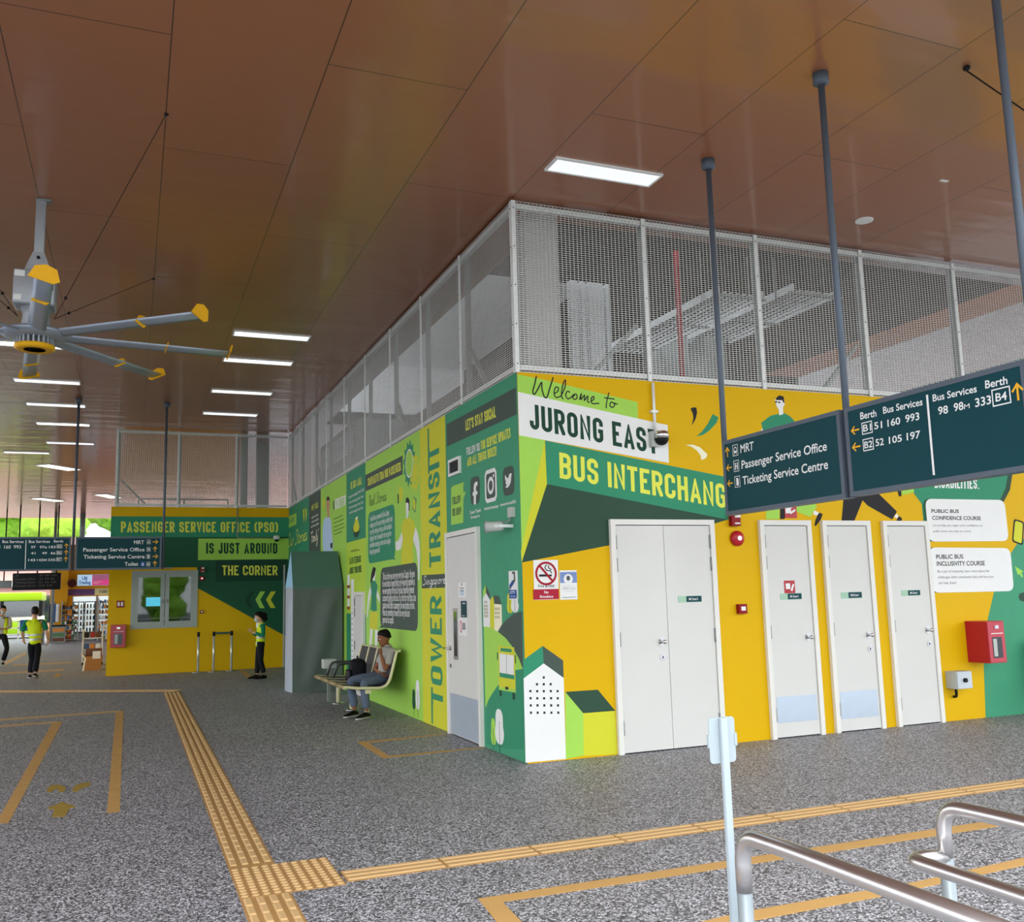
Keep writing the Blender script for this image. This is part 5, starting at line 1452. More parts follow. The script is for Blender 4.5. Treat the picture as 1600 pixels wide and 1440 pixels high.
a, z = (-0.273, 2.262)
t, S, SF = on_wall('horn_speaker', 'grey projector loudspeaker on the green wall near the building corner', 'loudspeaker', LEFT, a, z)
m = MB(); d = .12; q0, q1 = S(a + .03, z, .09), S(a - .05, z - .005, .25)
ax = (q1 - q0).normalized()
m.tube([q0, q0 + ax * .03, q1 - ax * .05, q1], [.04, .050, .052, .062], 24); m.build('housing', M_GREYBOX, t)
m = MB(); m.tube([q1 + ax * .001, q1 + ax * .012], [.054, .048], 24); m.build('grille', M_GALVD, t)
m = MB(); m.bar(S(a + .05, z, 0), S(a + .05, z, .16), .04, .03); m.bar(S(a + .05, z, .16), S(a - .04, z, .20), .04, .03); m.build('bracket', M_GALV, t)
a2, z2 = (-0.17, 2.395)
slab(S, (a2 - .06, z2 - .05), (a2 + .03, z2 + .05), 0, .05).build('junction_box', M_GREYBOX, t)
m = MB(); m.tube(bend([S(a2 - .02, z2 - .05, .03), S(a2 - .02, z2 - .10, .05), S(a - .02, z + .05, .14)], .04), .008, 8); m.build('cable', M_GALVD, t)

p = (-0.342, 1.817); q = (-0.122, 1.817)
t, S, SF = on_wall('camera_sign', 'blue and white camera in operation sign at the edge of the green wall', 'sign', LEFT, (p[0] + q[0]) / 2, (-0.255, 1.537)[1])
z1, z0 = (-0.236, 1.817)[1], (-0.256, 1.534)[1]
slab(S, (p[0], z0), (q[0], z1), 0, .008).build('plate', P_WHT, t)
g = Paint(SF, .0145, .0005); blu = mat('sign_blue', '1f4f9c', .5)
w, h = q[0] - p[0], z1 - z0
N = lambda x, y: (p[0] + w * x, z0 + h * y)
g.rect(N(.08, .04), N(.92, .34), blu, 2); g.type('CCTV', N(.2, .21), N(.8, .21), N(.2, .30), P_WHT, 4, .02); g.type('in Operation', N(.14, .09), N(.86, .09), N(.14, .15), P_WHT, 4)
g.poly([N(.12, .50), N(.52, .68), N(.62, .56), N(.22, .40)], blu, 2); g.line([N(.55, .62), N(.74, .66), N(.74, .93), N(.5, .93)], .022, P_GRY, 2); g.line([N(.14, .43), N(.24, .39)], .03, P_GRY, 3)
g.build('pictogram', t)
# notices on the white door of the long wall
def notice(label, quad_p, quad_q, m, paint=None):
    t, S, SF = on_wall('door_notice', label, 'notice', LEFT, (quad_p[0] + quad_q[0]) / 2, quad_q[1])
    slab(S, quad_p, quad_q, .0285, .031).build('sheet', m, t)
    g = Paint(SF, .0316, .0005); paint(g, quad_p, quad_q); g.build('small_print', t)
def pr1(g, p, q):
    w, h = q[0] - p[0], p[1] - q[1]
    g.line([(p[0] + w * .45, q[1] + h * .78), (p[0] + w * .45, q[1] + h * .95)], .02, P_BLK, 2)
    for k, c in ((.6, P_INK), (.45, P_INK), (.35, mat('print_sky_blue', '3f9ad6', .5)), (.2, mat('print_sky_blue', '3f9ad6', .5))): g.rect((p[0] + w * .2, q[1] + h * k), (q[0] - w * .3, q[1] + h * (k + .05)), c, 2)
def pr2(g, p, q):
    w, h = q[0] - p[0], p[1] - q[1]
    g.rect((p[0] + w * .3, q[1] + h * .82), (q[0] - w * .2, q[1] + h * .88), P_WHT, 2); g.rect((p[0] + w * .2, q[1] + h * .08), (q[0] - w * .3, q[1] + h * .11), P_WHT, 2)
def pr3(g, p, q):
    w, h = q[0] - p[0], p[1] - q[1]
    g.ring((p[0] + w * .3, q[1] + h * .5), .035, .06, .02, mat('print_pink', 'd97f8f', .5), 2)
    for k in (.35, .42, .5, .58, .66): g.rect((p[0] + w * .48, q[1] + h * k), (q[0] - w * .15, q[1] + h * (k + .05)), P_INK, 2)
notice('white printed notice, topmost on the door of the long wall', (-1.845, 1.734), (-1.578, 1.561), P_WHT, pr1)
notice('dark green room plate between two white notices on the long wall door', (-1.775, 1.525), (-1.574, 1.342), M_SIGN_FACE, pr2)
notice('white printed notice with pink mark, lowest on the long wall door', (-1.867, 1.335), (-1.577, 1.138), P_WHT, pr3)
# tall white poster strip and little plates behind the bench
p, q = (-7.635, 1.902), (-7.451, 0.349)
t, S, SF = on_wall('poster_strip', 'tall narrow white poster strip on the green wall behind the bench', 'poster', LEFT, (p[0] + q[0]) / 2, q[1])
slab(S, (p[0], q[1]), (q[0], p[1]), 0, .012).build('board', P_WHT, t)
g = Paint(SF, .0125, .0005)
for k in range(9): g.rect((p[0] + .06, q[1] + .25 + k * .09), (q[0] - .06, q[1] + .27 + k * .09), P_INK, 2)
g.build('small_print', t)
for k, (a, z) in enumerate([(-7.867, 1.896), (-7.868, 1.719), (-7.869, 1.531)]):
    t, S, SF = on_wall('small_plate', 'small white and brown plate on the lime panel, %s of three beside the tarpaulin cover' % ('topmost', 'middle', 'lowest')[k], 'plate', LEFT, a, z)
    slab(S, (a - .09, z - .09), (a + .09, z + .09), 0, .008).build('plate', P_WHT, t)
    slab(S, (a - .09, z - .14), (a + .09, z - .09), 0, .009).build('plate_foot', mat('plate_brown', '9a4b2b', .6), t)

# ---------------------------------------------------------------- fittings on the office wall
p, q = (-3.91, 1.124), (-3.597, 0.63)
extinguisher_cabinet('red fire extinguisher cabinet below the call point on the office wall', PSO, p, q, .2)
a, z = (-3.731, 1.581)
t, S, SF = on_wall('call_point', 'red and white call point plate above the office fire cabinet', 'call point', PSO, a, z)
slab(S, (a - .08, z - .075), (a + .08, z + .075), 0, .02).build('housing', M_REDD, t)
for s in (-.035, .035): slab(S, (a + s - .022, z - .045), (a + s + .022, z + .045), .02, .023).build('label_plate', P_WHT, t)
strobe('dark red alarm strobe above the bell on the office wall', PSO, *(-1.985, 2.263), s=.85)
bell('round red alarm bell right of the office window', PSO, *(-1.989, 2.122), r=.055)
call_point('small red call point on the yellow part of the office wall by the window', PSO, *(-1.982, 1.354), s=.035)
a, z = (-0.308, 3.02)
t, S, SF = on_wall('security_camera', 'dome camera on a bent conduit above the just around lettering', 'camera', PSO, a, z)
m = MB(); x0 = (-1.217, 3.038)[0]
m.tube(bend([S(x0, ZT - .02, .05), S(x0, z + .05, .05), S(a - .02, z + .05, .05)], .03), .014, 8); m.build('conduit', M_GALVD, t)
m = MB(); m.lathe([(0, 0), (.07, 0), (.08, .06), (.06, .09), (0, .09)], S(a, z - .0, .14)); m.build('housing', M_GALV, t)
m = MB(); m.sphere(S(a, z, .14), .06, 0, 14, 10); m.build('dome', M_BLACK, t)
m = MB(); m.bar(S(a, z + .05, .002), S(a, z + .05, .06), .05, .05); m.build('bracket', M_GALVD, t)
t, S, SF = on_wall('wall_bar', 'thin dark bar above the office window', 'bar', PSO, *(-2.732, 2.363))
c = (-2.732, 2.363); slab(S, (c[0] - .08, c[1] - .0), (c[0] + .08, c[1] + .03), 0, .05).build('bar', M_GALVD, t)
t, S, SF = on_wall('grey_panel', 'narrow grey steel door edge where the office wall meets the long wall', 'panel', PSO, *(-0.091, 0.623))
c0, c1 = (-0.123, -0.035), (-0.06, 2.417); slab(S, (c0[0], .0), (c1[0] - .03, c1[1]), .0, .04).build('panel', M_GREYBOX, t)
# stanchions
def stanchion(x, y, label):
    t = thing('queue_stanchion', label, 'stanchion', (x, y, 0), group='steel queue stanchions by the office window')
    MB().lathe([(0, 0), (.16, 0), (.16, .012), (.05, .03), (.03, .04), (0, .04)], n=28).build('base', M_CHROME, t)
    MB().tube([(0, 0, .03), (0, 0, .80)], .027, 14).build('post', mat('satin_steel', 'dcdcd6', .3, metal=.6), t)
    MB().tube([(0, 0, .80), (0, 0, .90)], .032, 14).build('belt_head', M_BLACK, t)
    return t
xs = [(-2.06, 0.707)[0], (-1.728, 0.692)[0], (-1.342, 0.676)[0]]
ys = 14.35
a = stanchion(xs[0] * .985 - .03, ys, 'silver queue stanchion standing alone under the office window')
b = stanchion(xs[1] * .985 - .02, ys, 'silver queue stanchion with a belt, middle of the three by the office wall')
c = stanchion(xs[2] * .985 - .01, ys, 'silver queue stanchion nearest the woman in the yellow vest')
MB().box((.03, -.004, .835), (c.location.x - b.location.x - .034, .004, .885)).build('retractable_belt', mat('green_grey_belt', '49604f', .7), b)

# ---------------------------------------------------------------- tarpaulin cover standing against the long wall
M_TARP = mat('dark_green_tarpaulin', '626d66', .6, var=.12, scale=3)
M_TARPR = mat('green_tarpaulin_roof', '56786b', .5, var=.06, scale=3)
M_TARPB = mat('pale_blue_tarpaulin', '9fd0e8', .5, var=.05)
M_TARPS = mat('silver_tarpaulin', 'aab3bb', .45, var=.2, scale=5, stretch=(4, 4, .7))
t = thing('covered_machine', 'tall green tarpaulin cover with a gabled top standing against the long green wall', 'tarpaulin cover', (-.03, 8.25, 0))
X0, Y1, ZE, ZR = -.87, .84, 1.80, 2.44
def cloth(fn, nu, nv, amp, seed):
    """gently sagging sheet: fn(u, v) -> point; pushed along its normal by soft folds"""
    rnd = random.Random(seed); ph = [rnd.uniform(0, 6) for _ in range(4)]
    V = []
    for j in range(nv + 1):
        for i in range(nu + 1):
            u, v = i / nu, j / nv
            p, n = fn(u, v)
            edge = min(1, 5 * u, 5 * (1 - u), 6 * v, 6 * (1 - v))
            f = sin(7 * u + 5 * (1 - v) + ph[0]) * .5 + sin(14 * u - 7 * v + ph[1]) * .3 + sin(3 * u + 11 * v + ph[2]) * .25
            V.append(Vector(p) + Vector(n) * (amp * f * edge))
    F = [(j * (nu + 1) + i, j * (nu + 1) + i + 1, (j + 1) * (nu + 1) + i + 1, (j + 1) * (nu + 1) + i) for j in range(nv) for i in range(nu)]
    m = MB(); m.add(V, F, 0, True); return m
cloth(lambda u, v: ((X0 + u * (-X0), 0, v * ZE), (0, -1, 0)), 40, 70, .05, 3).build('front_sheet', M_TARP, t, fix=False)
cloth(lambda u, v: ((X0 - .05 * sin(pi * u) * (1 - v), Y1 - u * Y1, v * ZE), (-1, 0, 0)), 16, 40, .018, 5).build('side_sheet', M_TARPS, t, fix=False)
MB().add([(X0, Y1, 0), (0, Y1, 0), (0, Y1, ZE), (X0, Y1, ZE)], [(0, 1, 2, 3)]).build('back_sheet', M_TARP, t, fix=False)
yr = Y1 / 2
m = MB(); m.add([(X0, -.012, ZE), (0, -.012, ZE), (0, yr, ZR), (X0 + .03, yr, ZR), (X0, Y1 + .012, ZE), (0, Y1 + .012, ZE)], [(0, 1, 2, 3), (3, 2, 5, 4)])
m.add([(X0, -.012, ZE - .03), (0, -.012, ZE - .03), (0, -.012, ZE), (X0, -.012, ZE)], [(0, 1, 2, 3)])
m.build('roof_sheet', M_TARPR, t, fix=False)
m = MB(); m.add([(X0 - .004, -.012, ZE), (X0 + .026, yr, ZR), (X0 - .004, Y1 + .012, ZE)], [(0, 1, 2)])
m.build('gable', M_TARPB, t, fix=False)

# ---------------------------------------------------------------- benches
M_BFR = mat('cream_bench_frame', 'd8d2a8', .4, var=.05)
M_BPAD = mat('charcoal_perforated_seat', '3a3b3d', .5, var=.15, scale=60)
M_BNOSE = mat('tan_bench_nosing', 'a08d66', .5, var=.08)
PROF = [(-.02, .86), (-.05, .865), (-.075, .84), (-.12, .66), (-.17, .48), (-.22, .41), (-.30, .385), (-.62, .40), (-.78, .425), (-.80, .41)]
def bench(label, loc, rz, seats, pitch=.52, legs=3, box=False):
    """row of perforated seats on curved ribs; local x = 0 at the wall, runs along +y"""
    t = thing('bench', label, 'bench', loc, rz, 'waiting benches against the walls')
    L = seats * pitch
    for k in range(seats + 1):
        m = MB(); m.tube([(x, k * pitch, z) for x, z in bend([(a, b, 0) for a, b in PROF], .03, 3) and [(v.x, v.y) for v in bend([(a, b, 0) for a, b in PROF], .03, 3)]], .020, 10)
        m.build('rib', M_BFR, t)
    inn = [(x - .0, z + .012) for x, z in PROF[2:9]]
    for k in range(seats):
        m = MB(); y0, y1 = k * pitch + .024, (k + 1) * pitch - .024
        V = [(x, y, z) for x, z in inn for y in (y0, y1)] + [(x, y, z - .012) for x, z in inn for y in (y0, y1)]
        n = len(inn); F = []
        for i in range(n - 1):
            F += [(2 * i, 2 * i + 1, 2 * i + 3, 2 * i + 2), (2 * n + 2 * i, 2 * n + 2 * i + 2, 2 * n + 2 * i + 3, 2 * n + 2 * i + 1)]
        m.add(V, F, 0, True); m.build('seat', M_BPAD, t, fix=False)
        m = MB(); m.tube([(-.79, y0, .418), (-.79, y1, .418)], .026, 12); m.build('front_nosing', M_BNOSE, t)
        m = MB(); m.tube([(-.055, y0, .85), (-.055, y1, .85)], .018, 10); m.build('back_rail', M_BFR, t)
    m = MB(); m.box((-.50, .02, .32), (-.42, L - .02, .37)); m.build('beam', M_BFR, t)
    for k in range(legs):
        y = .10 + (L - .2) * k / (legs - 1)
        m = MB(); m.tube([(-.46, y, .02), (-.46, y, .33)], .032, 14); lg = m.build('leg', M_BFR, t)
        MB().lathe([(0, 0), (.09, 0), (.09, .012), (.04, .025), (0, .025)], (-.46, y, 0), 20).build('foot_plate', M_CHROME, lg)
    return t
bn = bench('dark perforated bench with cream ribs where the man sits, against the long green wall', (-.08, 4.14, 0), 0, 4)
for y in (1.56, 2.05):
    m = MB(); m.tube(bend([(-.18, y, .50), (-.22, y, .62), (-.55, y, .62), (-.62, y, .42)], .06), .016, 10); m.build('armrest', mat('dark_armrest', '4b4c48', .4, metal=.4), bn)
m = MB(); m.bbox((-.66, 2.12, .52), (-.46, 2.30, .66), .01); m.build('end_box', M_GREYBOX, bn)
m = MB(); m.bar((-.56, 2.2, .02), (-.56, 2.2, .52), .05, .05); m.build('end_box_post', M_GALVD, bn)
bench('dark perforated bench against the green wall at the right edge', (8.17, -.08, 0), radians(90), 3)

# ---------------------------------------------------------------- queue railings in the foreground
M_RAIL = mat('brushed_stainless_rail', 'dcd8d6', .33, metal=1.0, var=.08, scale=30, stretch=(1, 1, 1))
M_RPOST = mat('galvanised_rail_post', '959da0', .45, metal=.4, var=.1, scale=10)
t = thing('railing', 'steel queue railing with a bent end post, nearest in the foreground', 'railing', (-1.985, -6.22, 0), group='steel queue railings')
m = MB(); m.tube(bend([(0, 0, .80), (0, 0, .945), (0, -.2, .95), (0, -1.75, .95)], .075, 8), .0215, 20); m.build('handrail', M_RAIL, t)
pb = MB().tube([(0, 0, 0), (0, 0, .80)], .0205, 18).build('post', M_RPOST, t)
MB().tube([(0, 0, .615), (0, 0, .63)], .0235, 18).build('clamp_band', M_CHROME, pb)
m = MB(); m.tube([(0, -1.55, 0), (0, -1.55, .93)], .0205, 18); m.build('post', M_RPOST, t)
t = thing('railing', 'steel queue railing with two rails, further right in the foreground', 'railing', (-1.275, -6.22, 0), group='steel queue railings')
m = MB(); m.tube(bend([(0, 0, .80), (0, 0, .945), (0, -.2, .95), (0, -1.9, .95)], .075, 8), .0215, 20); m.build('handrail', M_RAIL, t)
m = MB(); m.tube(bend([(0, 0, .80), (-.115, .03, .80), (-.115, -.18, .80), (-.115, -1.9, .80)], .055, 8), .0215, 20); m.build('lower_rail', M_RAIL, t)
m = MB(); m.tube([(0, 0, 0), (0, 0, .80)], .0205, 18); m.build('post', M_RPOST, t)
m = MB(); m.tube([(0, -1.6, 0), (0, -1.6, .93)], .0205, 18); m.build('post', M_RPOST, t)
# sign holder on its own slim post behind the first rail post
c0 = (0.225, -2.989)
t = thing('queue_sign', 'white rounded sign plate seen from behind on a slim post by the first railing', 'sign', (-1.955, -6.12, 0))
M_PALE = mat('pale_grey_coated_steel', 'a3adb2', .45, var=.03)
MB().bbox((-.011, -.008, 0), (.011, .008, 1.235), .003).build('post', M_PALE, t)
m = MB(); s = Surf((0, .011, 0), (1, 0, 0), (0, -1, 0))
pts = []
for cx, cz, a0 in ((.032, 1.225, 0), (-.032, 1.225, 90), (-.032, 1.122, 180), (.032, 1.122, 270)): pts += arc(cx, cz, .011, .011, a0, a0 + 90, 5)
m.prism(pts, s, 0, .003); m.build('plate', M_PALE, t)
for k in (-1, 1): MB().box((k * .044 - .004, .006, 1.155), (k * .044 + .004, .014, 1.19)).build('clip', M_PALE, t)
MB().lathe([(0, 0), (.03, 0), (.03, .008), (0, .008)], n=16).build('base', M_PALE, t)

# ---------------------------------------------------------------- floor markings
M_TAPE = mat('ochre_floor_tape', 'c79d60', .7, var=.12, scale=5)
M_TACT = mat('ochre_tactile_tile', 'b58c58', .6, var=.12, scale=4)
M_TACTR = mat('ochre_tactile_ridge', 'cfab78', .55, var=.08, scale=4)
def tape(label, polys, m=M_TAPE, name='floor_tape', group='ochre tape lines on the floor'):
    mb = MB()
    for p in polys:
        tape.k += 1
        h = .0015 + (tape.k % 20) * .00012
        mb.prism(p, lambda a, b, d: (a, b, d), .0004, h)
    o = mb.build(name, m); tag(o, label, 'floor marking', group); return o
tape.k = 0
tape('ochre tape strip running towards the camera, left of the painted footprints', [[(-4.466, 6.339), (-4.341, 6.257), (-4.314, -0.267), (-4.372, -0.236), (-4.396, -0.717)]])
tape('ochre tape strip right of the painted footprints', [[(-3.677, 7.232), (-3.569, 7.159), (-3.549, -0.267), (-3.64, -0.265)]])
tape('thin pale tape line crossing to the top of the right tape strip', [[(-6.695, 6.831), (-6.747, 7.075), (-3.668, 7.226), (-3.595, 6.996)]], M_TACTR)
tape('thin pale tape line crossing to the top of the left tape strip', [[(-6.516, 5.999), (-6.579, 6.29), (-4.458, 6.333), (-4.381, 6.133)]], M_TACTR)
tape('ochre tape box on the floor before the door of the long wall', [[(-1.134, 2.23), (-1.039, 2.199), (-1.047, 1.024), (-1.14, 0.995)], [(-1.039, 2.199), (-0.127, 2.264), (-0.042, 2.239), (-1.022, 2.058)], [(-1.047, 1.024), (-1.08, 1.128), (-0.049, 1.14), (-0.046, 1.068)]])
M_TAPE2 = M_TAPE
tape('long ochre tape outline behind the railings in the foreground', [[(-1.765, -3.492), (-1.664, -3.532), (-1.693, -3.918), (-1.705, -4.105), (-1.822, -4.047)], [(-1.765, -3.492), (-0.161, -3.508), (1.965, -3.535), (2.029, -3.67), (-0.184, -3.628), (-1.687, -3.601)]])
tape('ochre tape line under the railings at the lower right', [[(-0.993, -4.317), (-0.656, -4.283), (0.446, -4.303), (1.333, -4.242), (1.204, -4.348), (0.128, -4.405), (-0.709, -4.409), (-0.895, -4.413)]])
tape('short ochre tape stub by the walking woman', [[(-1.174, 14.095), (-1.061, 14.221), (-1.122, 11.875), (-1.234, 11.786)]])
tape('ochre tape dash on the floor behind the man in the yellow vest', [[(-5.088, 15.415), (-5.077, 16.446), (-4.977, 16.364), (-4.958, 15.212)]])
tape('broad pale tape strip on the floor beside the person at the left edge', [[(-6.874, 22.423), (-6.885, 28.947), (-6.663, 26.951), (-6.657, 20.747)]], M_TACTR)
tape('pale tape line on the floor behind the man in the yellow vest', [[(-6.685, 17.762), (-5.021, 18.024), (-4.99, 17.513), (-6.624, 17.274)]], M_TACTR)
tape('farther pale tape line on the floor behind the man in the yellow vest', [[(-6.485, 21.17), (-5.005, 21.06), (-4.98, 20.58), (-6.42, 20.541)]], M_TACTR)
# painted footprints and arrow
foot = mat('worn_ochre_paint', 'a58a3c', .7, var=.25, scale=20)
tape('left of two worn painted footprints with heel apart', [[(-4.152, 1.022), (-4.129, 1.196), (-4.067, 1.193), (-4.013, 1.067), (-3.995, 0.933), (-4.012, 0.792), (-4.047, 0.871), (-4.065, 1.003), (-4.095, 0.989), (-4.105, 0.844), (-4.138, 0.892)]], foot, 'painted_footprint', 'worn painted footprints')
tape('right of two worn painted footprints, a single bar', [[(-3.943, 0.903), (-3.926, 1.081), (-3.868, 1.177), (-3.808, 1.144), (-3.804, 1.012), (-3.867, 0.922), (-3.896, 0.787), (-3.931, 0.776)]], foot, 'painted_footprint', 'worn painted footprints')
tape('worn ochre painted arrow below the footprints', [[(-3.99, 0.358), (-3.874, 0.11), (-3.922, 0.061), (-3.936, -0.246), (-4.027, -0.196), (-4.029, 0.094), (-4.088, 0.152)]], foot, 'painted_arrow')

def tactile(label, a, b, w, bars=4, step=.15):
    """strip of ridged guiding tiles from a to b"""
    a, b = Vector(a), Vector(b); d = (b - a); L = d.length; d.normalize(); n = Vector((-d.y, d.x))
    t = thing('tactile_path', label, 'tactile paving', (a.x, a.y, 0), math.atan2(d.y, d.x), 'ochre tactile guiding strips')
    MB().box((0, -w / 2, .0005), (L, w / 2, .004)).build('tile_base', M_TACT, t)
    m = MB(); k = int(L / step); bw = w / bars
    for i in range(k):
        for j in range(bars):
            y = -w / 2 + bw * (j + .5)
            x0, x1 = i * step + .008, (i + 1) * step - .008
            h = bw * .30
            V = [(x0, y - h, .004), (x1, y - h, .004), (x1, y + h, .004), (x0, y + h, .004), (x0 + .008, y - h * .6, .011), (x1 - .008, y - h * .6, .011), (x1 - .008, y + h * .6, .011), (x0 + .008, y + h * .6, .011)]
            m.add(V, [(4, 5, 6, 7), (0, 1, 5, 4), (1, 2, 6, 5), (2, 3, 7, 6), (3, 0, 4, 7)])
    m.build('ridge', M_TACTR, t, fix=False)
    return t
tactile('long ochre tactile strip running away from the camera along the hall', (-2.79, 9.74), (-2.79, -2.32), .27)
tactile('short ochre tactile strip continuing below the dotted tile', (-2.79, -2.93), (-2.79, -6.2), .27)
tactile('ochre tactile strip crossing to the right behind the railings', (-2.33, -2.77), (6.5, -2.80), .22, 3, .60)
tactile('far ochre tactile strip slanting off to the left', (-2.66, 9.95), (-8.2, 13.7), .30, 4, .3)
t = thing('tactile_tile', 'dotted ochre warning tile where the tactile strips meet', 'tactile paving', (-2.925, -2.92, 0))
MB().box((0, 0, .0005), (.58, .60, .004)).build('tile_base', M_TACT, t)
m = MB()
for i in range(10):
    for j in range(11):
        m.lathe([(.021, 0), (.019, .004), (.012, .007), (0, .0075)], (.03 + i * .058, .028 + j * .0545, .004), 8)
m.build('stud', M_TACTR, t, fix=False)

# ---------------------------------------------------------------- people
M_SKIN = mat('warm_brown_skin', '8a5a40', .55, var=.06)
M_SKIN2 = mat('light_tan_skin', 'd3a283', .55, var=.05)
M_HAIR = mat('black_hair', '15110f', .5, var=.2, scale=40)
M_JEAN = mat('faded_blue_jeans', '5b6779', .8, var=.25, scale=9)
M_POLO = mat('grey_polo_shirt', 'a8a59c', .8, var=.06)
M_BTROU = mat('black_trousers', '17181c', .75, var=.1)
M_BSHOE = mat('black_shoe', '141314', .45)
M_SOLE = mat('pale_shoe_sole', 'c9c6c0', .6)
M_GSHIRT = mat('green_uniform_shirt', '1c7a56', .75, var=.08)
M_VEST = mat('fluorescent_yellow_vest', 'd8ee20', .6, var=.05, emit=None)
M_REFL = mat('grey_reflective_tape', 'c6ccc8', .35, metal=.3)
M_MASK = mat('pale_blue_face_mask', 'a9cfe0', .7)
M_WSCARF = mat('white_cloth', 'e8e8e4', .8)

def skin_geo(verts, edges, radii, root=0, sub=2):
    """grow a smooth tapered skin over a skeleton; returns verts, faces"""
    me = bpy.data.meshes.new('skeleton')
    me.from_pydata([tuple(v) for v in verts], edges, [])
    ob = bpy.data.objects.new('skeleton', me); COL.objects.link(ob)
    sk = ob.modifiers.new('skin', 'SKIN'); sk.use_smooth_shade = True
    for i, r in enumerate(radii):
        r = r if isinstance(r, tuple) else (r, r)
        me.skin_vertices[0].data[i].radius = r
        me.skin_vertices[0].data[i].use_root = (i == root)
    sb = ob.modifiers.new('sub', 'SUBSURF'); sb.levels = sub; sb.render_levels = sub
    dg = bpy.context.evaluated_depsgraph_get(); ev = ob.evaluated_get(dg); em = ev.to_mesh()
    V = [tuple(v.co) for v in em.vertices]; F = [tuple(p.vertices) for p in em.polygons]
    ev.to_mesh_clear(); bpy.data.objects.remove(ob); bpy.data.meshes.remove(me)
    return V, F

def chain(m, pts, radii, mi=0, sub=2):
    V, F = skin_geo(pts, [(i, i + 1) for i in range(len(pts) - 1)], radii, 0, sub)
    m.add(V, F, mi, True)

def hand(m, wrist, direction, palm_n, s=1.0, curl=.5, side=1):
    """palm with four unequal bent fingers and a thumb from its side"""
    d = Vector(direction).normalized(); n = Vector(palm_n); n = (n - d * n.dot(d)).normalized(); x = d.cross(n) * side
    w = Vector(wrist)
    pc = w + d * .045 * s
    chain(m, [w - d * .01 * s, w + d * .03 * s, w + d * .078 * s], [(.024 * s, .019 * s), (.036 * s, .017 * s), (.036 * s, .014 * s)], sub=2)
    for k, (off, ln) in enumerate(((-.030, .066), (-.010, .076), (.010, .071), (.029, .055))):
        b = w + d * .07 * s + x * off * s
        a1 = curl * .8; a2 = curl * 1.7
        p1 = b + (d * cos(a1) + n * sin(a1)) * ln * .5 * s
        p2 = p1 + (d * cos(a2) + n * sin(a2)) * ln * .5 * s
        chain(m, [b, p1, p2], [.0085 * s, .008 * s, .0065 * s], sub=1)
    b = w + d * .025 * s - x * .028 * s
    p1 = b + (d * .6 - x * .8 + n * .2).normalized() * .035 * s
    p2 = p1 + (d * .9 - x * .15 + n * .5).normalized() * .032 * s
    chain(m, [b, p1, p2], [.011 * s, .0095 * s, .0075 * s], sub=1)

def head_geo(m, c, face, up, s=1.0, mi=0):
    """head with jaw, nose, brow, lips and ears; c is the middle of the skull, face its facing direction"""
    f = Vector(face).normalized(); u = Vector(up); u = (u - f * u.dot(f)).normalized(); r = f.cross(u)
    c = Vector(c)
    P = lambda a, b, d: c + f * a * s + r * b * s + u * d * s
    # loft of horizontal slices: (height, front, back, half width)
    sl = [(-.118, .050, .010, .020), (-.110, .072, -.005, .036), (-.085, .084, -.035, .052), (-.055, .088, -.062, .062), (-.02, .090, -.082, .070), (.02, .092, -.096, .075), (.055, .090, -.098, .075), (.085, .074, -.085, .066), (.105, .045, -.058, .045), (.113, .012, -.02, .012)]
    n = 20; V = []
    for h, fr, bk, hw in sl:
        for j in range(n):
            t = 2 * pi * j / n
            a = (fr + bk) / 2 + (fr - bk) / 2 * cos(t); b = hw * sin(t)
            V.append(P(a, b, h))
    F = [(i * n + j, i * n + (j + 1) % n, (i + 1) * n + (j + 1) % n, (i + 1) * n + j) for i in range(len(sl) - 1) for j in range(n)]
    F += [tuple(range(n))[::-1], tuple(range((len(sl) - 1) * n, len(sl) * n))]
    m.add(V, F, mi, True)
    chain(m, [P(.084, 0, .025), P(.100, 0, -.012), P(.090, 0, -.028)], [.011 * s, .015 * s, .014 * s], mi, 1)
    for q in (-1, 1):
        chain(m, [P(-.005, q * .074, .012), P(-.012, q * .082, -.012), P(-.004, q * .076, -.035)], [(.012 * s, .016 * s), (.010 * s, .018 * s), (.009 * s, .010 * s)], mi, 1)
    chain(m, [P(.084, -.022, -.058), P(.092, 0, -.056), P(.084, .022, -.058)], [.007 * s, .009 * s, .007 * s], mi, 1)
    return P

def face_features(parent, P, s, brow=M_HAIR):
    m = MB()
    for q in (-1, 1):
        m.sphere(P(.080, q * .030, .008), .0105 * s, 0, 10, 6)
        m.sphere(P(.0885, q * .030, .008), .0048 * s, 1, 8, 5)
    m.build('eye', [P_WHT, M_HAIR], parent)
    m = MB()
    for q in (-1, 1): m.tube([P(.086, q * .016, .027), P(.089, q * .030, .031), P(.080, q * .046, .026)], .0042 * s, 6)
    m.build('eyebrow', brow, parent)

def hair_cap(parent, P, s, low=-.03, puff=0.0, front=.055, name='hair', m=M_HAIR):
    n = 22; V = []; k = 8
    for i in range(k + 1):
        e = i / k
        for j in range(n):
            t = 2 * pi * j / n
            hz = low + (front - low) * max(0, cos(t)) ** .7 if cos(t) > 0 else low - .02 * (-cos(t))
            h = hz + (.131 - hz) * sin(e * pi / 2)
            rr = cos(e * pi / 2) ** .6 if e < 1 else 0
            wa = .103 + puff; wb = .087 + puff
            rr *= .93 + .07 * min(1, 5 * e)
            V.append(P(-.012 + wa * rr * cos(t), wb * rr * sin(t), h))
    F = [(i * n + j, i * n + (j + 1) % n, (i + 1) * n + (j + 1) % n, (i + 1) * n + j) for i in range(k) for j in range(n)]
    mb = MB(); mb.add(V, F, 0, True); return mb.build(name, m, parent)

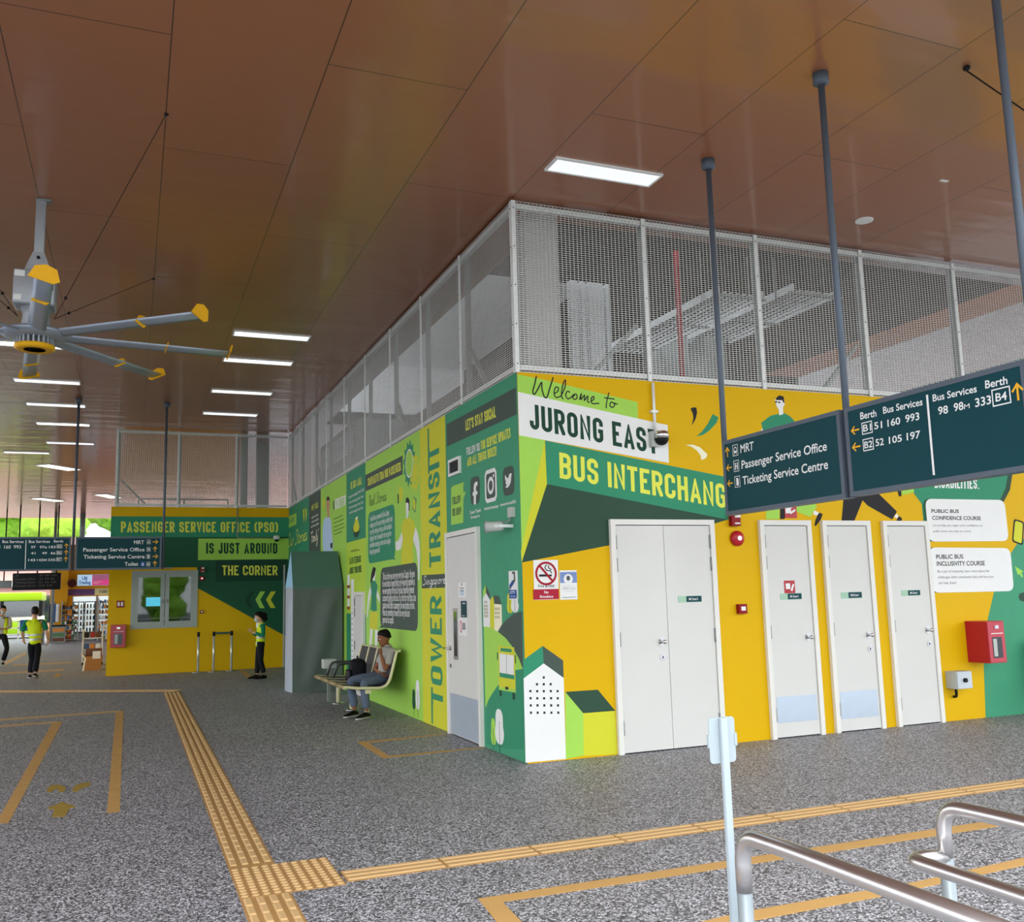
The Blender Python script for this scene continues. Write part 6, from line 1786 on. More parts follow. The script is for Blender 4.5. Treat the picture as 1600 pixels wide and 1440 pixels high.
def shoe(m, heel, toe, s=1.0, sole=1):
    h, t = Vector(heel), Vector(toe); d = (t - h); L = d.length; d.normalize(); x = Vector((0, 0, 1)).cross(d).normalized(); u = d.cross(x) * 1.0
    if u.z < 0: u = -u
    st = [(-.02, .032, .062), (.03, .036, .075), (.3 * L, .038, .078), (.6 * L, .046, .052), (.88 * L, .042, .036), (1.02 * L, .02, .022)]
    n = 12
    for lo, hi, mi in ((-.004, .016, sole), (.016, None, 0)):
        V = []
        for a, w, hh in st:
            for j in range(n):
                tt = 2 * pi * j / n
                zz = lo + ((hi if hi else hh) - lo) * (.5 + .5 * sin(tt))
                ww = w * s * (1.05 if mi == sole else (1 - .35 * max(0, sin(tt))))
                V.append(h + d * a * 1.0 + x * ww * cos(tt) + u * zz * s)
        F = [(i * n + j, i * n + (j + 1) % n, (i + 1) * n + (j + 1) % n, (i + 1) * n + j) for i in range(len(st) - 1) for j in range(n)] + [tuple(range(n))[::-1], tuple(range((len(st) - 1) * n, len(st) * n))]
        m.add(V, F, mi, True)

def person(label, loc, J, skin, s=.92, hair=None, hands=True):
    """J: joints in metres relative to loc. Returns the thing and the head frame"""
    t = thing('person', label, 'person', loc)
    j = {k: Vector(v) for k, v in J.items() if not isinstance(v, dict)}
    V, E, R = [], [], []
    def add(p, r, parent=None):
        V.append(Vector(p)); R.append(r)
        if parent is not None: E.append((parent, len(V) - 1))
        return len(V) - 1
    s0, s = s, s * .80        # the body is slim under its clothes
    pel = add(j['pelvis'], (.105 * s, .085 * s))
    wa = add((j['pelvis'] * .5 + j['chest'] * .5), (.095 * s, .078 * s), pel)
    ch = add(j['chest'], (.115 * s, .088 * s), wa)
    nb = add(j['neck'], (.052 * s0, .052 * s0), ch)
    hd = add(j['neck'] * .45 + j['head'] * .55, .046 * s0, nb)
    for q in ('L', 'R'):
        sh = add(j['sh' + q], .050 * s, ch)
        ua = add(j['sh' + q] * .5 + j['el' + q] * .5, .044 * s, sh)
        el = add(j['el' + q], .036 * s0, ua)
        fa = add(j['el' + q] * .6 + j['wr' + q] * .4, .036 * s0, el)
        wr = add(j['wr' + q], .024 * s0, fa)
        hp = add(j['hip' + q], .076 * s, pel)
        th = add(j['hip' + q] * .5 + j['kn' + q] * .5, .070 * s, hp)
        kn = add(j['kn' + q], .052 * s, th)
        ca = add(j['kn' + q] * .65 + j['an' + q] * .35, .050 * s, kn)
        an = add(j['an' + q], .032 * s0, ca)
    s = s0
    m = MB()
    v, f = skin_geo(V, E, R, pel, 2); m.add(v, f, 0, True)
    P = head_geo(m, j['head'], j['face'], j['up'], s * 1.02)
    for q in ('L', 'R'):
        hand(m, j['wr' + q], j['hd' + q], j['hn' + q], s * 1.02, J['curl'] if 'curl' in J and not isinstance(J['curl'], dict) and False else .55, 1 if q == 'L' else -1)
    body = m.build('body', skin, t)
    return t, j, P

def garment(parent, name, m, pts, edges, radii, root=0, sub=2):
    v, f = skin_geo(pts, edges, radii, root, sub); mb = MB(); mb.add(v, f, 0, True); return mb.build(name, m, parent)

def trousers(t, j, m, s=.92, flare=1.0, low=.93):
    pts = [j['pelvis'] + Vector((0, 0, .08)), j['pelvis']]; E = [(0, 1)]; R = [(.118 * s, .10 * s), (.125 * s, .108 * s)]
    for q in ('L', 'R'):
        b = len(pts)
        a, k, n = j['hip' + q], j['kn' + q], j['an' + q]
        pts += [a, a * .5 + k * .5, k, k * .5 + n * .5, k * (1 - low) + n * low]
        E += [(1, b), (b, b + 1), (b + 1, b + 2), (b + 2, b + 3), (b + 3, b + 4)]
        R += [.096 * s, .085 * s, .068 * s, .066 * s * flare, .060 * s * flare]
    return garment(t, 'trousers', m, pts, E, R, 1)

def shirt(t, j, m, s=.92, name='shirt', sleeve=.62, grow=1.0, hem=.02, arms=True, sub=2):
    up = (j['chest'] - j['pelvis']).normalized()
    pts = [j['pelvis'] - up * hem, j['pelvis'] * .5 + j['chest'] * .5, j['chest'], j['neck'] - up * .015]; E = [(0, 1), (1, 2), (2, 3)]
    R = [(.128 * s * grow, .112 * s * grow), (.118 * s * grow, .102 * s * grow), (.136 * s * grow, .108 * s * grow), .066 * s]
    for q in ('L', 'R'):
        b = len(pts); a, e, w = j['sh' + q], j['el' + q], j['wr' + q]
        pts += [a]; E += [(2, b)]; R += [.066 * s * grow]
        if arms:
            if sleeve <= 1:
                pts += [a * (1 - sleeve) + e * sleeve]; E += [(b, b + 1)]; R += [.060 * s]
            else:
                k = sleeve - 1
                pts += [a * .5 + e * .5, e, e * (1 - k) + w * k]; E += [(b, b + 1), (b + 1, b + 2), (b + 2, b + 3)]; R += [.057 * s, .050 * s, .044 * s]
    return garment(t, name, m, pts, E, R, 1, sub)

def vest(t, j, zs, s=.92, zbase=0):
    """sleeveless hi-vis vest with grey reflective bands at the given heights"""
    o = shirt(t, j, M_VEST, s, 'safety_vest', grow=1.13, hem=.09, arms=False, sub=2)
    o.data.materials.append(M_REFL)
    bm = bmesh.new(); bm.from_mesh(o.data)
    for q in zs:
        for e in (-.022, .022):
            bmesh.ops.bisect_plane(bm, geom=bm.verts[:] + bm.edges[:] + bm.faces[:], plane_co=(0, 0, q + e), plane_no=(0, 0, 1))
    bm.to_mesh(o.data); bm.free()
    for p in o.data.polygons:
        z = p.center[2]
        if any(abs(z - q) < .022 for q in zs): p.material_index = 1
    return o

# -- seated man, facing along -x, one hand to his mouth, the other arm across his lap
by = 4.45
def rel(x, y, z): return (x + .3, y - by, z)
hd = (-0.257, 1.015)
J = dict(pelvis=rel(-.245, 4.50, .50), chest=rel(-.185, 4.46, .80), neck=rel(-.205, 4.45, .925), head=rel(-.245, 4.45, 1.025),
  face=(-1, -.12, -.22), up=(0, 0, 1),
  shL=rel(-.17, 4.30, .845), elL=rel(-.28, 4.24, .60), wrL=rel(-.325, 4.33, .82), hdL=(-.02, .25, .9), hnL=(1, -.1, .1),
  shR=rel(-.19, 4.62, .845), elR=rel(-.33, 4.62, .60), wrR=rel(-.30, 4.40, .555), hdR=(.25, -.95, -.05), hnR=(0, 0, -1),
  hipL=rel(-.28, 4.40, .49), knL=rel(-.58, 4.26, .455), anL=rel(-.56, 4.16, .085),
  hipR=rel(-.28, 4.60, .49), knR=rel(-.70, 4.56, .475), anR=rel(-.66, 4.44, .085))
t, j, P = person('man in grey polo shirt sitting on the bench, hand at his mouth', (-.3, by, 0), J, M_SKIN)
face_features(t, P, .94)
hair_cap(t, P, .94, low=.0, front=.064)
shirt(t, j, M_POLO, sleeve=.75)
m = MB(); m.lathe([(.062, -.012), (.058, .022), (.066, .030)], j['neck'] - Vector((0, 0, .02)), 18); m.build('collar', M_POLO, t)
trousers(t, j, M_JEAN)
for q, toe in (('L', (-.30, -.22)), ('R', (-.29, -.20))):
    m = MB(); a = j['an' + q]; h = Vector((a.x + .02, a.y + .02, .006)); d = Vector((toe[0], toe[1], 0)).normalized() * .225
    shoe(m, h, h + d, 1.0); m.build('shoe', [M_BSHOE, M_SOLE], t)
t = thing('backpack', 'black backpack standing on the bench seat beside the seated man', 'backpack', (-.50, 4.98, .41))
m = MB(); m.bbox((-.11, -.14, 0), (.11, .14, .32), .07); bag = m.build('bag_body', M_BTROU, t)
m = MB(); m.bbox((-.16, -.11, .02), (-.10, .11, .18), .03); m.build('front_pocket', M_BLACK, t)
m = MB(); m.tube(bend([(.0, -.03, .31), (.0, -.03, .36), (.0, .03, .36), (.0, .03, .31)], .02), .008, 8); m.build('top_handle', M_BLACK, t)

# -- woman in green shirt and yellow vest, facing left, hands together before her chest
lx, ly = -1.05, 11.65
def W(x, y, z): return (x - lx, y - ly, z)
J = dict(pelvis=W(-1.02, ly, .70), chest=W(-1.0, ly, .98), neck=W(-1.01, ly, 1.14), head=W(-1.055, ly, 1.245),
  face=(-1, -.15, -.05), up=(0, 0, 1),
  shL=W(-.99, ly - .15, 1.075), elL=W(-.985, ly - .19, .86), wrL=W(-1.19, ly - .07, .945), hdL=(-.75, .35, .45), hnL=(.2, .9, 0),
  shR=W(-1.03, ly + .15, 1.075), elR=W(-1.06, ly + .19, .86), wrR=W(-1.20, ly + .05, .955), hdR=(-.75, -.35, .45), hnR=(.2, -.9, 0),
  hipL=W(-1.02, ly - .075, .67), knL=W(-1.02, ly - .085, .36), anL=W(-.95, ly - .09, .09),
  hipR=W(-1.02, ly + .075, .67), knR=W(-1.06, ly + .07, .36), anR=W(-1.07, ly + .07, .075))
t, j, P = person('woman in green shirt and yellow safety vest standing before the office wall, facing left', (lx, ly, 0), J, M_SKIN2, .84)
face_features(t, P, .86)
hair_cap(t, P, .88, low=-.03, puff=.012, front=.05)
m = MB(); m.sphere(P(-.11, 0, .02), .075, 0, 14, 9, (1.1, 1, 1)); m.sphere(P(-.15, 0, -.05), .05, 0, 12, 8, (1, 1, 1.2)); m.build('hair_bun', M_HAIR, t)
m = MB(); m.sphere(P(.06, 0, -.06), .05, 0, 14, 8, (.9, 1.0, .85)); m.build('face_mask', M_MASK, t)
shirt(t, j, M_GSHIRT, .84, sleeve=1.75, hem=.10)
vest(t, j, (.72, .83), .84)
m = MB(); m.sphere(j['neck'] + Vector((-.06, 0, -.06)), .05, 0, 12, 8, (.8, 1.1, 1.3)); m.build('white_collar', M_WSCARF, t)
trousers(t, j, M_BTROU, .84, 1.05)
for q, dx in (('L', .02), ('R', 0)):
    m = MB(); a = j['an' + q]; h = Vector((a.x + .03, a.y, .006)); shoe(m, h, h + Vector((-.21, -.03, 0)), .95, 0); m.build('shoe', [M_BSHOE, M_BSHOE], t)

# -- man in yellow vest walking away, seen from behind
mx, my = -5.45, 15.3
def B(x, y, z): return (x - mx, y, z)
J = dict(pelvis=B(-5.47, 0, .80), chest=B(-5.50, .03, 1.12), neck=B(-5.51, .05, 1.33), head=B(-5.51, .08, 1.455),
  face=(-.35, .93, -.1), up=(0, 0, 1),
  shL=B(-5.68, .04, 1.26), elL=B(-5.74, -.02, 1.02), wrL=B(-5.72, .12, .86), hdL=(.1, .4, -.9), hnL=(1, 0, 0),
  shR=B(-5.33, .04, 1.26), elR=B(-5.25, -.02, 1.03), wrR=B(-5.22, .05, .82), hdR=(.1, .2, -1), hnR=(-1, 0, 0),
  hipL=B(-5.55, 0, .76), knL=B(-5.53, .10, .42), anL=B(-5.54, .02, .085),
  hipR=B(-5.40, 0, .76), knR=B(-5.42, .0, .42), anR=B(-5.44, -.16, .11))
t, j, P = person('man in yellow safety vest and black trousers walking away past the office', (mx, my, 0), J, M_SKIN2, .95)
face_features(t, P, .97)
hair_cap(t, P, .98, low=-.045, front=.05)
shirt(t, j, M_GSHIRT, .95, sleeve=1.0, hem=.03)
vest(t, j, (.85, .95), .95)
trousers(t, j, M_BTROU, .95, 1.15)
m = MB(); a = j['anL']; h = Vector((a.x, a.y - .03, .006)); shoe(m, h, h + Vector((-.05, .22, 0)), 1.0); m.build('shoe', [M_BSHOE, M_SOLE], t)
m = MB(); a = j['anR']; h = Vector((a.x, a.y - .04, .05)); shoe(m, h, h + Vector((.03, .21, -.045)), 1.0); m.build('shoe', [M_BSHOE, M_SOLE], t)
m = MB(); g = Paint(Surf((0, 0, 0), (1, 0, 0), (0, -1, 0)), .125, .0005)

# -- person at the left edge walking towards the camera
px, py = -6.68, 20.7
def K(x, y, z): return (x - px, y, z)
J = dict(pelvis=K(-6.76, 0, .86), chest=K(-6.76, -.02, 1.16), neck=K(-6.75, -.03, 1.36), head=K(-6.73, -.06, 1.50),
  face=(.1, -1, -.15), up=(0, 0, 1),
  shL=K(-6.57, -.02, 1.28), elL=K(-6.53, -.05, 1.04), wrL=K(-6.66, -.22, 1.0), hdL=(-.6, -.6, -.1), hnL=(0, 0, 1),
  shR=K(-6.94, -.02, 1.28), elR=K(-6.99, -.05, 1.04), wrR=K(-6.84, -.22, 1.0), hdR=(.6, -.6, -.1), hnR=(0, 0, 1),
  hipL=K(-6.69, 0, .82), knL=K(-6.58, -.14, .47), anL=K(-6.68, .02, .12),
  hipR=K(-6.84, 0, .82), knR=K(-6.86, .0, .45), anR=K(-6.84, -.10, .085))
t, j, P = person('masked person in black trousers and open yellow vest walking in at the left edge', (px, py, 0), J, M_SKIN2, .95)
face_features(t, P, .97)
hair_cap(t, P, .98, low=-.03, front=.05)
m = MB(); m.sphere(P(.055, 0, -.055), .052, 0, 14, 8, (.95, 1.05, .9)); m.build('face_mask', M_MASK, t)
shirt(t, j, mat('pale_grey_shirt', 'b9bcb8', .8), .95, sleeve=1.8, hem=.03)
for q in (-1, 1):
    pts = [Vector((j['chest'].x + q * .11, j['chest'].y - .01, z)) for z in (.84, 1.0, 1.15, 1.29)]
    garment(t, 'safety_vest', M_VEST, pts, [(0, 1), (1, 2), (2, 3)], [(.055, .10), (.055, .10), (.06, .11), (.04, .06)])
trousers(t, j, M_BTROU, .95, 1.1)
for q in ('L', 'R'):
    m = MB(); a = j['an' + q]; h = Vector((a.x, a.y + .03, .006 if q == 'R' else .03)); shoe(m, h, h + Vector((.02, -.22, 0)), 1.0); m.build('shoe', [M_BSHOE, M_SOLE], t)

# ---------------------------------------------------------------- shop corner, bus and street far behind
BY = 38.6
P_YEL2 = mat('ochre_shop_wall', 'd79a1c', .6, var=.06)
o = MB().box((-6.85, BY + 1.2, 0), (1.5, BY + 1.4, 4.3)).build('wall_shop', P_YEL2); o['kind'] = 'structure'
o = MB().box((-6.85, BY - .3, 0), (-6.15, BY + 1.2, 4.3)).build('pillar', P_YEL2); o['kind'] = 'structure'
o = MB().box((-6.15, BY + .1, 2.32), (1.5, BY + .35, 4.3)).build('wall_shop_front', P_YEL2); o['kind'] = 'structure'
def fr(name, label, cat, u0, v0, u1, v1): pass
t = thing('shop_sign', 'blue and pink shop sign above the far shop front', 'sign', (-5.05, BY - .12, 2.42))
p, q = (-5.658, 2.946), (-4.466, 2.431)
w, h = q[0] - p[0] + .3, p[1] - q[1]
MB().bbox((-w / 2, 0, 0), (w / 2, .22, h), .01).build('sign_box', P_WHT, t)
g = Paint(Surf((-w / 2, 0, 0), (1, 0, 0), (0, -1, 0)), .002, .002)
g.rect((.02, .02), (w * .42, h - .02), mat('shop_sign_pale_blue', 'bfe0fb', .5, emit=('bfe0fb', .5)), 1); g.rect((w * .42, .02), (w - .02, h - .02), mat('shop_sign_pink', 'ef4f92', .5, emit=('ef4f92', .4)), 1)
g.poly([(w * .42, h - .02), (w - .02, h - .02), (w - .02, h * .55), (w * .44, h * .45)], mat('shop_sign_rose', 'f58fc0', .5), 2)
sb = mat('shop_lettering_blue', '2f5fc4', .5)
g.type('LBJ', (w * .14, h * .55), (w * .28, h * .55), (w * .14, h * .82), sb, 4, .03); g.type('Trading', (w * .05, h * .17), (w * .38, h * .17), (w * .05, h * .44), sb, 4, .03)
g.rect((w * .46, h * .30), (w * .70, h * .36), P_WHT, 4); g.rect((w * .46, h * .18), (w * .62, h * .23), P_WHT, 4)
g.build('lettering', t)
t = thing('shop_banner', 'purple and yellow advertising strip above the drinks fridge', 'banner', (-5.5, BY - .02, 2.0))
MB().box((-.75, 0, 0), (.45, .03, .28)).build('banner_panel', mat('banner_purple', '6d4a72', .6, var=.5, scale=9), t)
MB().box((.45, 0, 0), (1.3, .03, .30)).build('banner_panel', mat('banner_yellow', 'e6d79a', .6, var=.1), t)
g = Paint(Surf((0, 0, 0), (1, 0, 0), (0, -1, 0)), .002); g.type('100', (.66, .08), (.98, .08), (.66, .22), P_INK, 3, .02); g.build('lettering', t)
p = (-5.981, 2.547)
t = thing('wall_fan', 'dark brown round wall fan beside the shop sign', 'fan', (p[0], BY - .32, p[1]))
m = MB(); m.tube([(0, .0, 0), (0, -.10, 0), (0, -.22, 0)], [.10, .19, .17], 20); m.build('fan_cage', mat('dark_maroon_plastic', '4a1c1a', .5), t)
# drinks fridges
M_FRG = mat('silver_fridge', 'b9bfbf', .4, metal=.2)
M_FIN = mat('lit_fridge_inside', 'dfe9e8', .5, emit=('e8f4f2', .7))
M_PKG = [mat('pack_' + n, c, .5, var=.3, scale=14) for n, c in (('red', 'a83a33'), ('brown', '6e4a35'), ('cream', 'd9c9a0'), ('green', '5c7f54'), ('blue', '4a6ea3'), ('orange', 'd98a3a'), ('white', 'e4e2dc'), ('dark', '33302e'))]
pal = ('red', 'brown', 'cream', 'green', 'blue', 'orange', 'white', 'dark')
def fridge(x, label):
    t = thing('drinks_fridge', label, 'fridge', (x, BY - .2, 0), group='drinks fridges')
    MB().box((-.5, .05, 0), (-.46, .7, 1.95)).build('side_panel', M_FRG, t); MB().box((.46, .05, 0), (.5, .7, 1.95)).build('side_panel', M_FRG, t)
    MB().box((-.46, .62, .32), (.46, .7, 1.72)).build('fridge_lining', M_FIN, t)
    MB().box((-.46, .05, 0), (.46, .7, .32)).build('base_panel', M_FRG, t); MB().box((-.46, .05, 1.72), (.46, .7, 1.95)).build('header', M_FIN, t)
    for s in (-1, 1):
        d = MB(); a, b = (-.46, -.01) if s < 0 else (.01, .46)
        d.box((a, 0, .32), (a + .04, .04, 1.72)); d.box((b - .04, 0, .32), (b, .04, 1.72)); d.box((a + .04, 0, .32), (b - .04, .04, .36)); d.box((a + .04, 0, 1.68), (b - .04, .04, 1.72))
        d.build('door_frame', M_BLACK, t)
        MB().box((b - .035 if s < 0 else a + .015, -.04, .7), (b - .015 if s < 0 else a + .035, 0, 1.3)).build('door_handle', M_STEEL, t)
    for k in range(5):
        z = .36 + k * .265
        sh = MB().box((-.46, .1, z), (.46, .62, z + .015)).build('shelf', M_STEEL, t)
        for i in range(7):
            m = MB(); m.tube([(-.39 + i * .13, .2, z + .015), (-.39 + i * .13, .2, z + .15), (-.39 + i * .13, .2, z + .2)], [.035, .035, .015], 8); m.build('bottle', M_PKG[(i * 3 + k) % 8], sh)
    return t
fridge(-5.45, 'tall drinks fridge with two black framed doors left of the office wall')
fridge(-4.42, 'second drinks fridge partly hidden behind the snack rack')
def snack_rack(x, y, w, h, label, group='snack racks'):
    t = thing('snack_rack', label, 'display rack', (x, y, 0), group=group)
    for s in (-w / 2, w / 2 - .03): MB().box((s, 0, 0), (s + .03, .4, h)).build('upright', M_GREYBOX, t)
    n = int(h / .22)
    for k in range(n):
        z = .06 + k * .22
        sh = MB().box((-w / 2 + .03, 0, z), (w / 2 - .03, .38, z + .015)).build('shelf', M_GREYBOX, t)
        m = MB(); c = int(w / .11)
        for i in range(c):
            xx = -w / 2 + .05 + i * (w - .1) / c
            b = MB(); hh = random.uniform(.10, .19)
            b.bbox((xx, .02, z + .015), (xx + (w - .1) / c * .85, .2, z + .015 + hh), .02)
            b.build('snack_pack', random.choice(M_PKG), sh)
    return t
snack_rack(-6.0, BY - .8, .7, 1.75, 'tall snack rack full of packets left of the drinks fridge')
snack_rack(-4.55, BY - 2.0, .55, 1.85, 'snack rack standing against the end of the office wall, above the wooden box')
def goods_crate(x, y, label):
    t = thing('goods_crate', label, 'crate', (x, y, 0), group='low goods crates')
    MB().bbox((-.25, -.2, 0), (.25, .2, .70), .02).build('crate_body', mat('grey_crate', '8d918c', .6, var=.2), t)
    for k in range(3): MB().box((-.22, -.215, .08 + k * .2), (.22, -.20, .22 + k * .2)).build('packet_row', M_PKG[(k * 2 + 1) % 8], t)
    MB().bbox((-.27, -.22, .70), (.27, .22, .76), .02).build('lid', M_BLACK, t)
goods_crate(-6.30, BY - 2.6, 'low grey goods crate at the foot of the tall snack rack')
goods_crate(-7.1, BY - 2.7, 'low grey goods crate left of the shop, behind the walking man')
t = thing('hanging_clothes', 'grey and blue clothes hanging on the yellow shop pillar', 'clothes', (-6.62, BY - 1.0, 0))
m = MB(); m.tube([(0, .3, 0), (0, .3, 1.75)], .02, 8); m.build('stand', M_GALVD, t)
for k, (x, c) in enumerate(((-.16, 'dark'), (-.02, 'blue'), (.12, 'white'))):
    m = MB(); m.bbox((x - .07, .12, .85), (x + .07, .38, 1.65), .05); m.build('garment', M_PKG[pal.index(c)], t)
# cardboard display by the office corner
t = thing('cardboard_display', 'brown cardboard display box with a white tray at the end of the office wall', 'display box', (-4.32, 16.9, 0))
m = MB(); m.prism([(-.22, 0), (.16, 0), (.20, .34), (-.20, .34)], lambda a, b, d: (a, d, b), 0, .35); m.build('box', M_WOOD, t)
m = MB(); m.prism([(-.24, 0), (-.20, 0), (-.16, .30), (-.26, .42), (-.28, .40), (-.20, .29)], lambda a, b, d: (a, d - .01, b), 0, .36); m.build('side_flap', P_CRM, t)
m = MB(); m.bbox((-.18, .05, .34), (.18, .30, .52), .01); m.build('tray', M_PKG[1], t); MB().box((-.02, -.012, .28), (.16, 0, .46)).build('price_card', P_WHT, t)
t = thing('trolley', 'white wire trolley behind the cardboard display', 'trolley', (-4.42, 19.0, 0))
for x in (-.25, .22): MB().box((x, 0, .08), (x + .03, .4, .95)).build('upright', P_WHT, t)
for z in (.1, .4, .7):
    sh = MB().box((-.25, 0, z), (.25, .4, z + .02)).build('shelf', P_WHT, t)
    for i in range(3): MB().bbox((-.2 + i * .14, .05, z + .02), (-.09 + i * .14, .3, z + .16), .02).build('packet', M_PKG[(i + int(z * 10)) % 8], sh)
for x in (-.22, .22): MB().sphere((x, .2, .04), .04, 0, 10, 6).build('castor', M_BLACK, t)
# black departure board hung in front of the shop
t = thing('departure_board', 'black hanging departure board with dim rows of letters at the far left', 'display board', (-7.05, 34, 2.22))
p, q = (-7.927, 2.884), (-6.188, 2.209)
bw, bh = q[0] - p[0], p[1] - q[1]
MB().bbox((-bw / 2, -.08, 0), (bw / 2, .08, bh), .01).build('board', M_BLACK, t)
g = Paint(Surf((-bw / 2, -.08, 0), (1, 0, 0), (0, -1, 0)), .003, .001); dim = mat('dim_board_lettering', '6a665c', .6)
for k, (a, b) in enumerate((('MRT', '97 98 143'), ('Passenger Office', '41 49 66'), ('Ticketing Centre', '51 52 105'), ('Passenger Service', '333 335'))):
    z = bh * (.80 - k * .2)
    g.type(a, (bw * .06, z), (bw * (.06 + .025 * len(a)), z), (bw * .06, z + .07), dim, 2); g.type(b, (bw * .55, z), (bw * (.55 + .04 * len(b)), z), (bw * .55, z + .07), dim, 2)
g.build('lettering', t)
for x in (-.7, 0, .7): MB().tube([(x, 0, bh), (x, 0, ZC - 2.22)], .028, 8).build('pole', M_BLACK, t)
t = thing('display_pole', 'thin dark hanger pole left of the departure board', 'pole', (-8.4, 35.5, 2.6))
MB().tube([(0, 0, 0), (0, 0, ZC - 2.6)], .025, 8).build('pole', M_BLACK, t); MB().bbox((-.3, -.05, -.25), (.3, .05, .05), .02).build('bracket_lamp', M_GALVD, t)
for k, (x, y) in enumerate(((-6.65, 36.9), (-5.6, 37.3))):
    t = thing('steel_column', 'slim grey steel column %s' % ('behind the left sign pole' if k == 0 else 'just left of the office wall top'), 'column', (x, y, 0))
    MB().tube([(0, 0, 4.3 if k else 0), (0, 0, ZC)], .06 if k == 0 else .11, 12).build('shaft', M_GALVD, t)
    if k == 0: MB().bbox((-.1, -.1, 0), (.1, .1, .03), .005).build('base_plate', M_GALVD, t)
    else: MB().bbox((-.15, -.15, 4.28), (.15, .15, 4.32), .005).build('base_plate', M_GALVD, t)

# green bus standing beyond the hall
M_BUSG = mat('lime_green_bus_paint', 'a9dc2a', .3, coat=.4, var=.03)
M_BUSW = mat('bus_side_window', '4c5558', .06, spec=.8, var=.2)
t = thing('bus', 'lime green bus with dark windows parked beyond the hall at the left', 'bus', (-13.6, 44.0, -.15))
m = MB(); m.bbox((-6, 0, .35), (6, 2.4, 1.05), .05); m.build('lower_body', M_BUSG, t)
MB().bbox((-6, 0, 1.98), (6, 2.4, 2.42), .08).build('roof', M_BUSG, t)
MB().box((-5.95, .05, 1.05), (5.95, 2.35, 1.22)).build('waist_band', P_WHT, t)
for k in range(7):
    x = -5.9 + k * 1.7
    MB().box((x, .03, 1.22), (x + 1.55, .09, 1.98)).build('side_window', M_BUSW, t); MB().box((x + 1.55, .02, 1.22), (x + 1.7, .1, 1.98)).build('window_pillar', M_BLACK, t)
MB().box((-5.9, 2.25, 1.22), (5.9, 2.33, 1.98)).build('far_side', M_BUSW, t)
for x in (-4.3, 3.8):
    m = MB(); m.tube([(x, -.02, .42), (x, .28, .42)], .42, 24); w = m.build('wheel', M_BLACK, t)
    m = MB(); m.tube([(x, -.04, .42), (x, -.02, .42)], .22, 20); m.build('hub', M_GALV, w)
# fence of the bus bay
t = thing('bay_fence', 'low white fence in front of the green bus', 'fence', (-9.4, 41.6, 0))
for z in (.25, .55, .85): MB().box((-2.6, 0, z), (2.0, .04, z + .05)).build('rail', P_WHT, t)
for k in range(6): MB().box((-2.6 + k * .9, 0, 0), (-2.54 + k * .9, .04, .9)).build('post', P_WHT, t)
t = thing('blue_notice_stand', 'small blue notice stand by the white fence', 'notice', (-8.05, 40.9, 0))
MB().box((-.2, 0, .45), (.2, .03, .95)).build('panel', mat('notice_stand_blue', '2d4f9a', .5), t); MB().box((-.02, .03, 0), (.02, .06, .95)).build('leg', M_GALVD, t)

# long pale building across the street
M_PINK = mat('pale_pink_wall', 'd9a79c', .8, var=.05)
t = thing('street_building', 'long low pink building with white bands across the street', 'building', (-14, 62, -.15))
MB().box((-30, 0, 0), (26, 8, 3.0)).build('ground_storey', M_PINK, t)
for k in range(12): MB().box((-29 + k * 4.6, -.08, .6), (-26.2 + k * 4.6, .02, 2.4)).build('window', M_GLASS_DK, t)
MB().box((-30.3, -.6, 3.0), (26.3, 8, 3.35)).build('white_band', P_WHT, t)
MB().box((-30, 0, 3.35), (26, 8, 6.3)).build('upper_storey', M_PINK, t)
MB().box((-30.3, -.5, 4.6), (26.3, 0, 4.75)).build('white_band', P_WHT, t)
# trees beyond the building
M_LEAF = mat('sunlit_leaves', '9bd048', .7, var=.45, scale=4, bump=.8)
M_BARK = mat('tree_bark', '6f6152', .9, var=.2)
def tree3(x, y, h, r, label, seed):
    rnd = random.Random(seed)
    t = thing('street_tree', label, 'tree', (x, y, -.15), group='trees beyond the hall')
    MB().tube([(0, 0, 0), (.1, .05, h * .35), (0, 0, h * .62)], [.28, .22, .12], 10).build('trunk', M_BARK, t)
    m = MB()
    for k in range(16):
        a = rnd.uniform(0, 2 * pi); q = r * rnd.uniform(.15, .75)
        c = (q * cos(a), q * sin(a), h * .5 + rnd.uniform(0, h * .42))
        bm = bmesh.new(); bmesh.ops.create_icosphere(bm, subdivisions=3, radius=r * rnd.uniform(.35, .55))
        vs = [(v.co.x * (1 + .16 * sin(9 * v.co.y + k) + .1 * sin(17 * v.co.z)) + c[0], v.co.y * (1 + .16 * sin(8 * v.co.x + k)) + c[1], v.co.z * .8 * (1 + .15 * sin(11 * v.co.x + 7 * v.co.y)) + c[2]) for v in bm.verts]
        m.add(vs, [[v.index for v in f.verts] for f in bm.faces], 0, True); bm.free()
    m.build('crown', M_LEAF, t, fix=False)
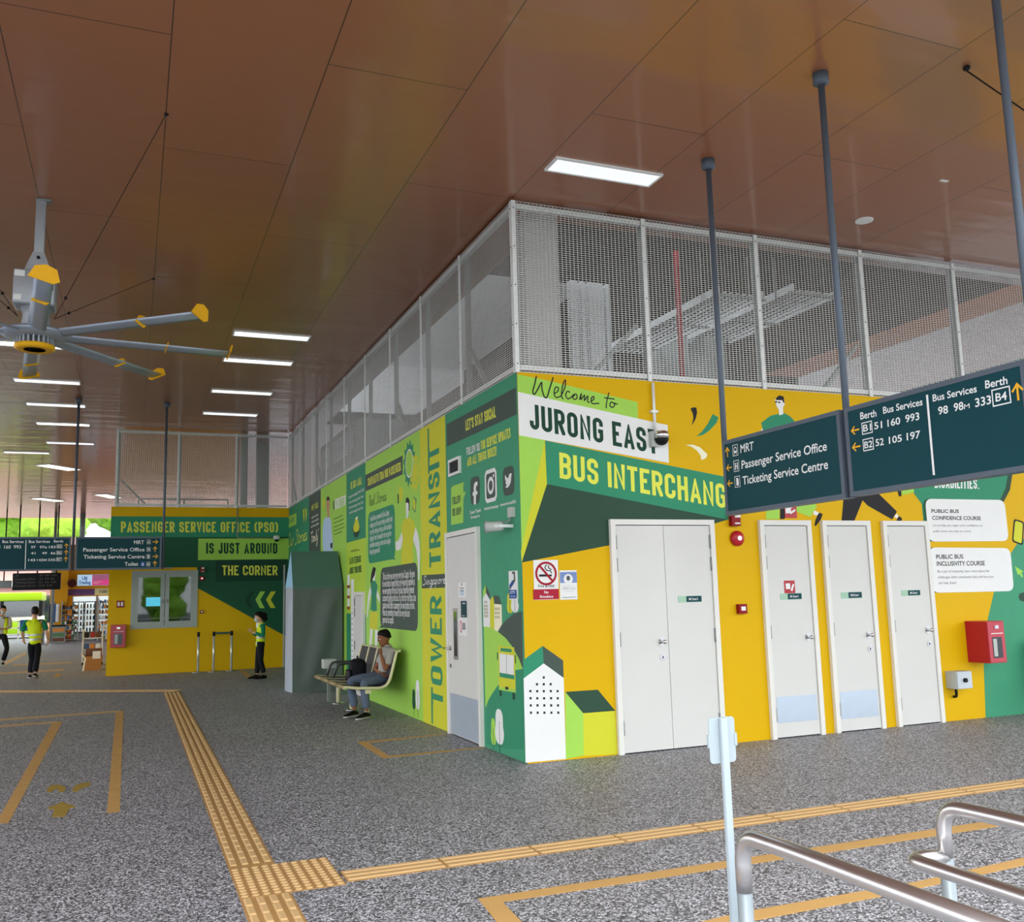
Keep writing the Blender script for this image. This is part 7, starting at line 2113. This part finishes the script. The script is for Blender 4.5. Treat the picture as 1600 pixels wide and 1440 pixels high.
lab = ('leftmost', 'second from the left', 'third from the left', 'fourth from the left', 'fifth from the left', 'rightmost')
for k in range(8):
    tree3(-40 + k * 6.2, 76 if k % 2 else 89, 15 + (k * 37 % 4), 4.3, 'bright green tree above the pink building, %s from the left' % ordn[k], k)

# bushes across the road behind the camera, seen only mirrored in the office window
for k in range(5):
    rnd = random.Random(40 + k)
    t = thing('roadside_bush', 'green bush across the road mirrored in the office window, %s of five' % ordn[k], 'bush', (-10.5 + k * 4.6, -31 - (k % 2) * 1.5, -.15), group='roadside bushes')
    MB().tube([(0, 0, 0), (0, 0, 1.6)], [.12, .08], 8).build('stem', M_BARK, t)
    m = MB()
    for q in range(12):
        a = rnd.uniform(0, 2 * pi); r = rnd.uniform(.2, 1.2)
        bm = bmesh.new(); bmesh.ops.create_icosphere(bm, subdivisions=3, radius=rnd.uniform(.7, 1.05))
        m.add([(v.co.x * (1 + .15 * sin(11 * v.co.y)) + r * cos(a), v.co.y * (1 + .15 * sin(9 * v.co.z)) + r * sin(a), v.co.z * (1 + .15 * sin(10 * v.co.x)) + rnd.uniform(1.0, 3.6) * 0 + 1.0 + q * .22) for v in bm.verts], [[v.index for v in f.verts] for f in bm.faces], 0, True); bm.free()
    m.build('foliage', M_LEAF, t, fix=False)

# ---------------------------------------------------------------- family groups of repeated things
GROUPS = {'hanging_sign': 'teal hanging direction signs', 'door_sign': 'room plates on the white doors', 'fire_strobe': 'dark red alarm strobes', 'alarm_bell': 'round red alarm bells',
          'call_point': 'red call points', 'extinguisher_cabinet': 'red fire extinguisher cabinets', 'security_camera': 'dome cameras on conduits', 'small_plate': 'small plates beside the tarpaulin cover',
          'door_notice': 'notices on the long wall door', 'cable_tray': 'slatted cable trays behind the mesh', 'riser_box': 'grey service risers behind the mesh', 'steel_stanchion': 'steel stanchions behind the office mesh',
          'steel_column': 'slim steel columns at the back', 'person': 'people in the hall'}
for o in bpy.data.objects:
    if o.parent is None and 'category' in o and 'group' not in o:
        g_ = GROUPS.get(o.name.split('.')[0])
        if g_: o['group'] = g_
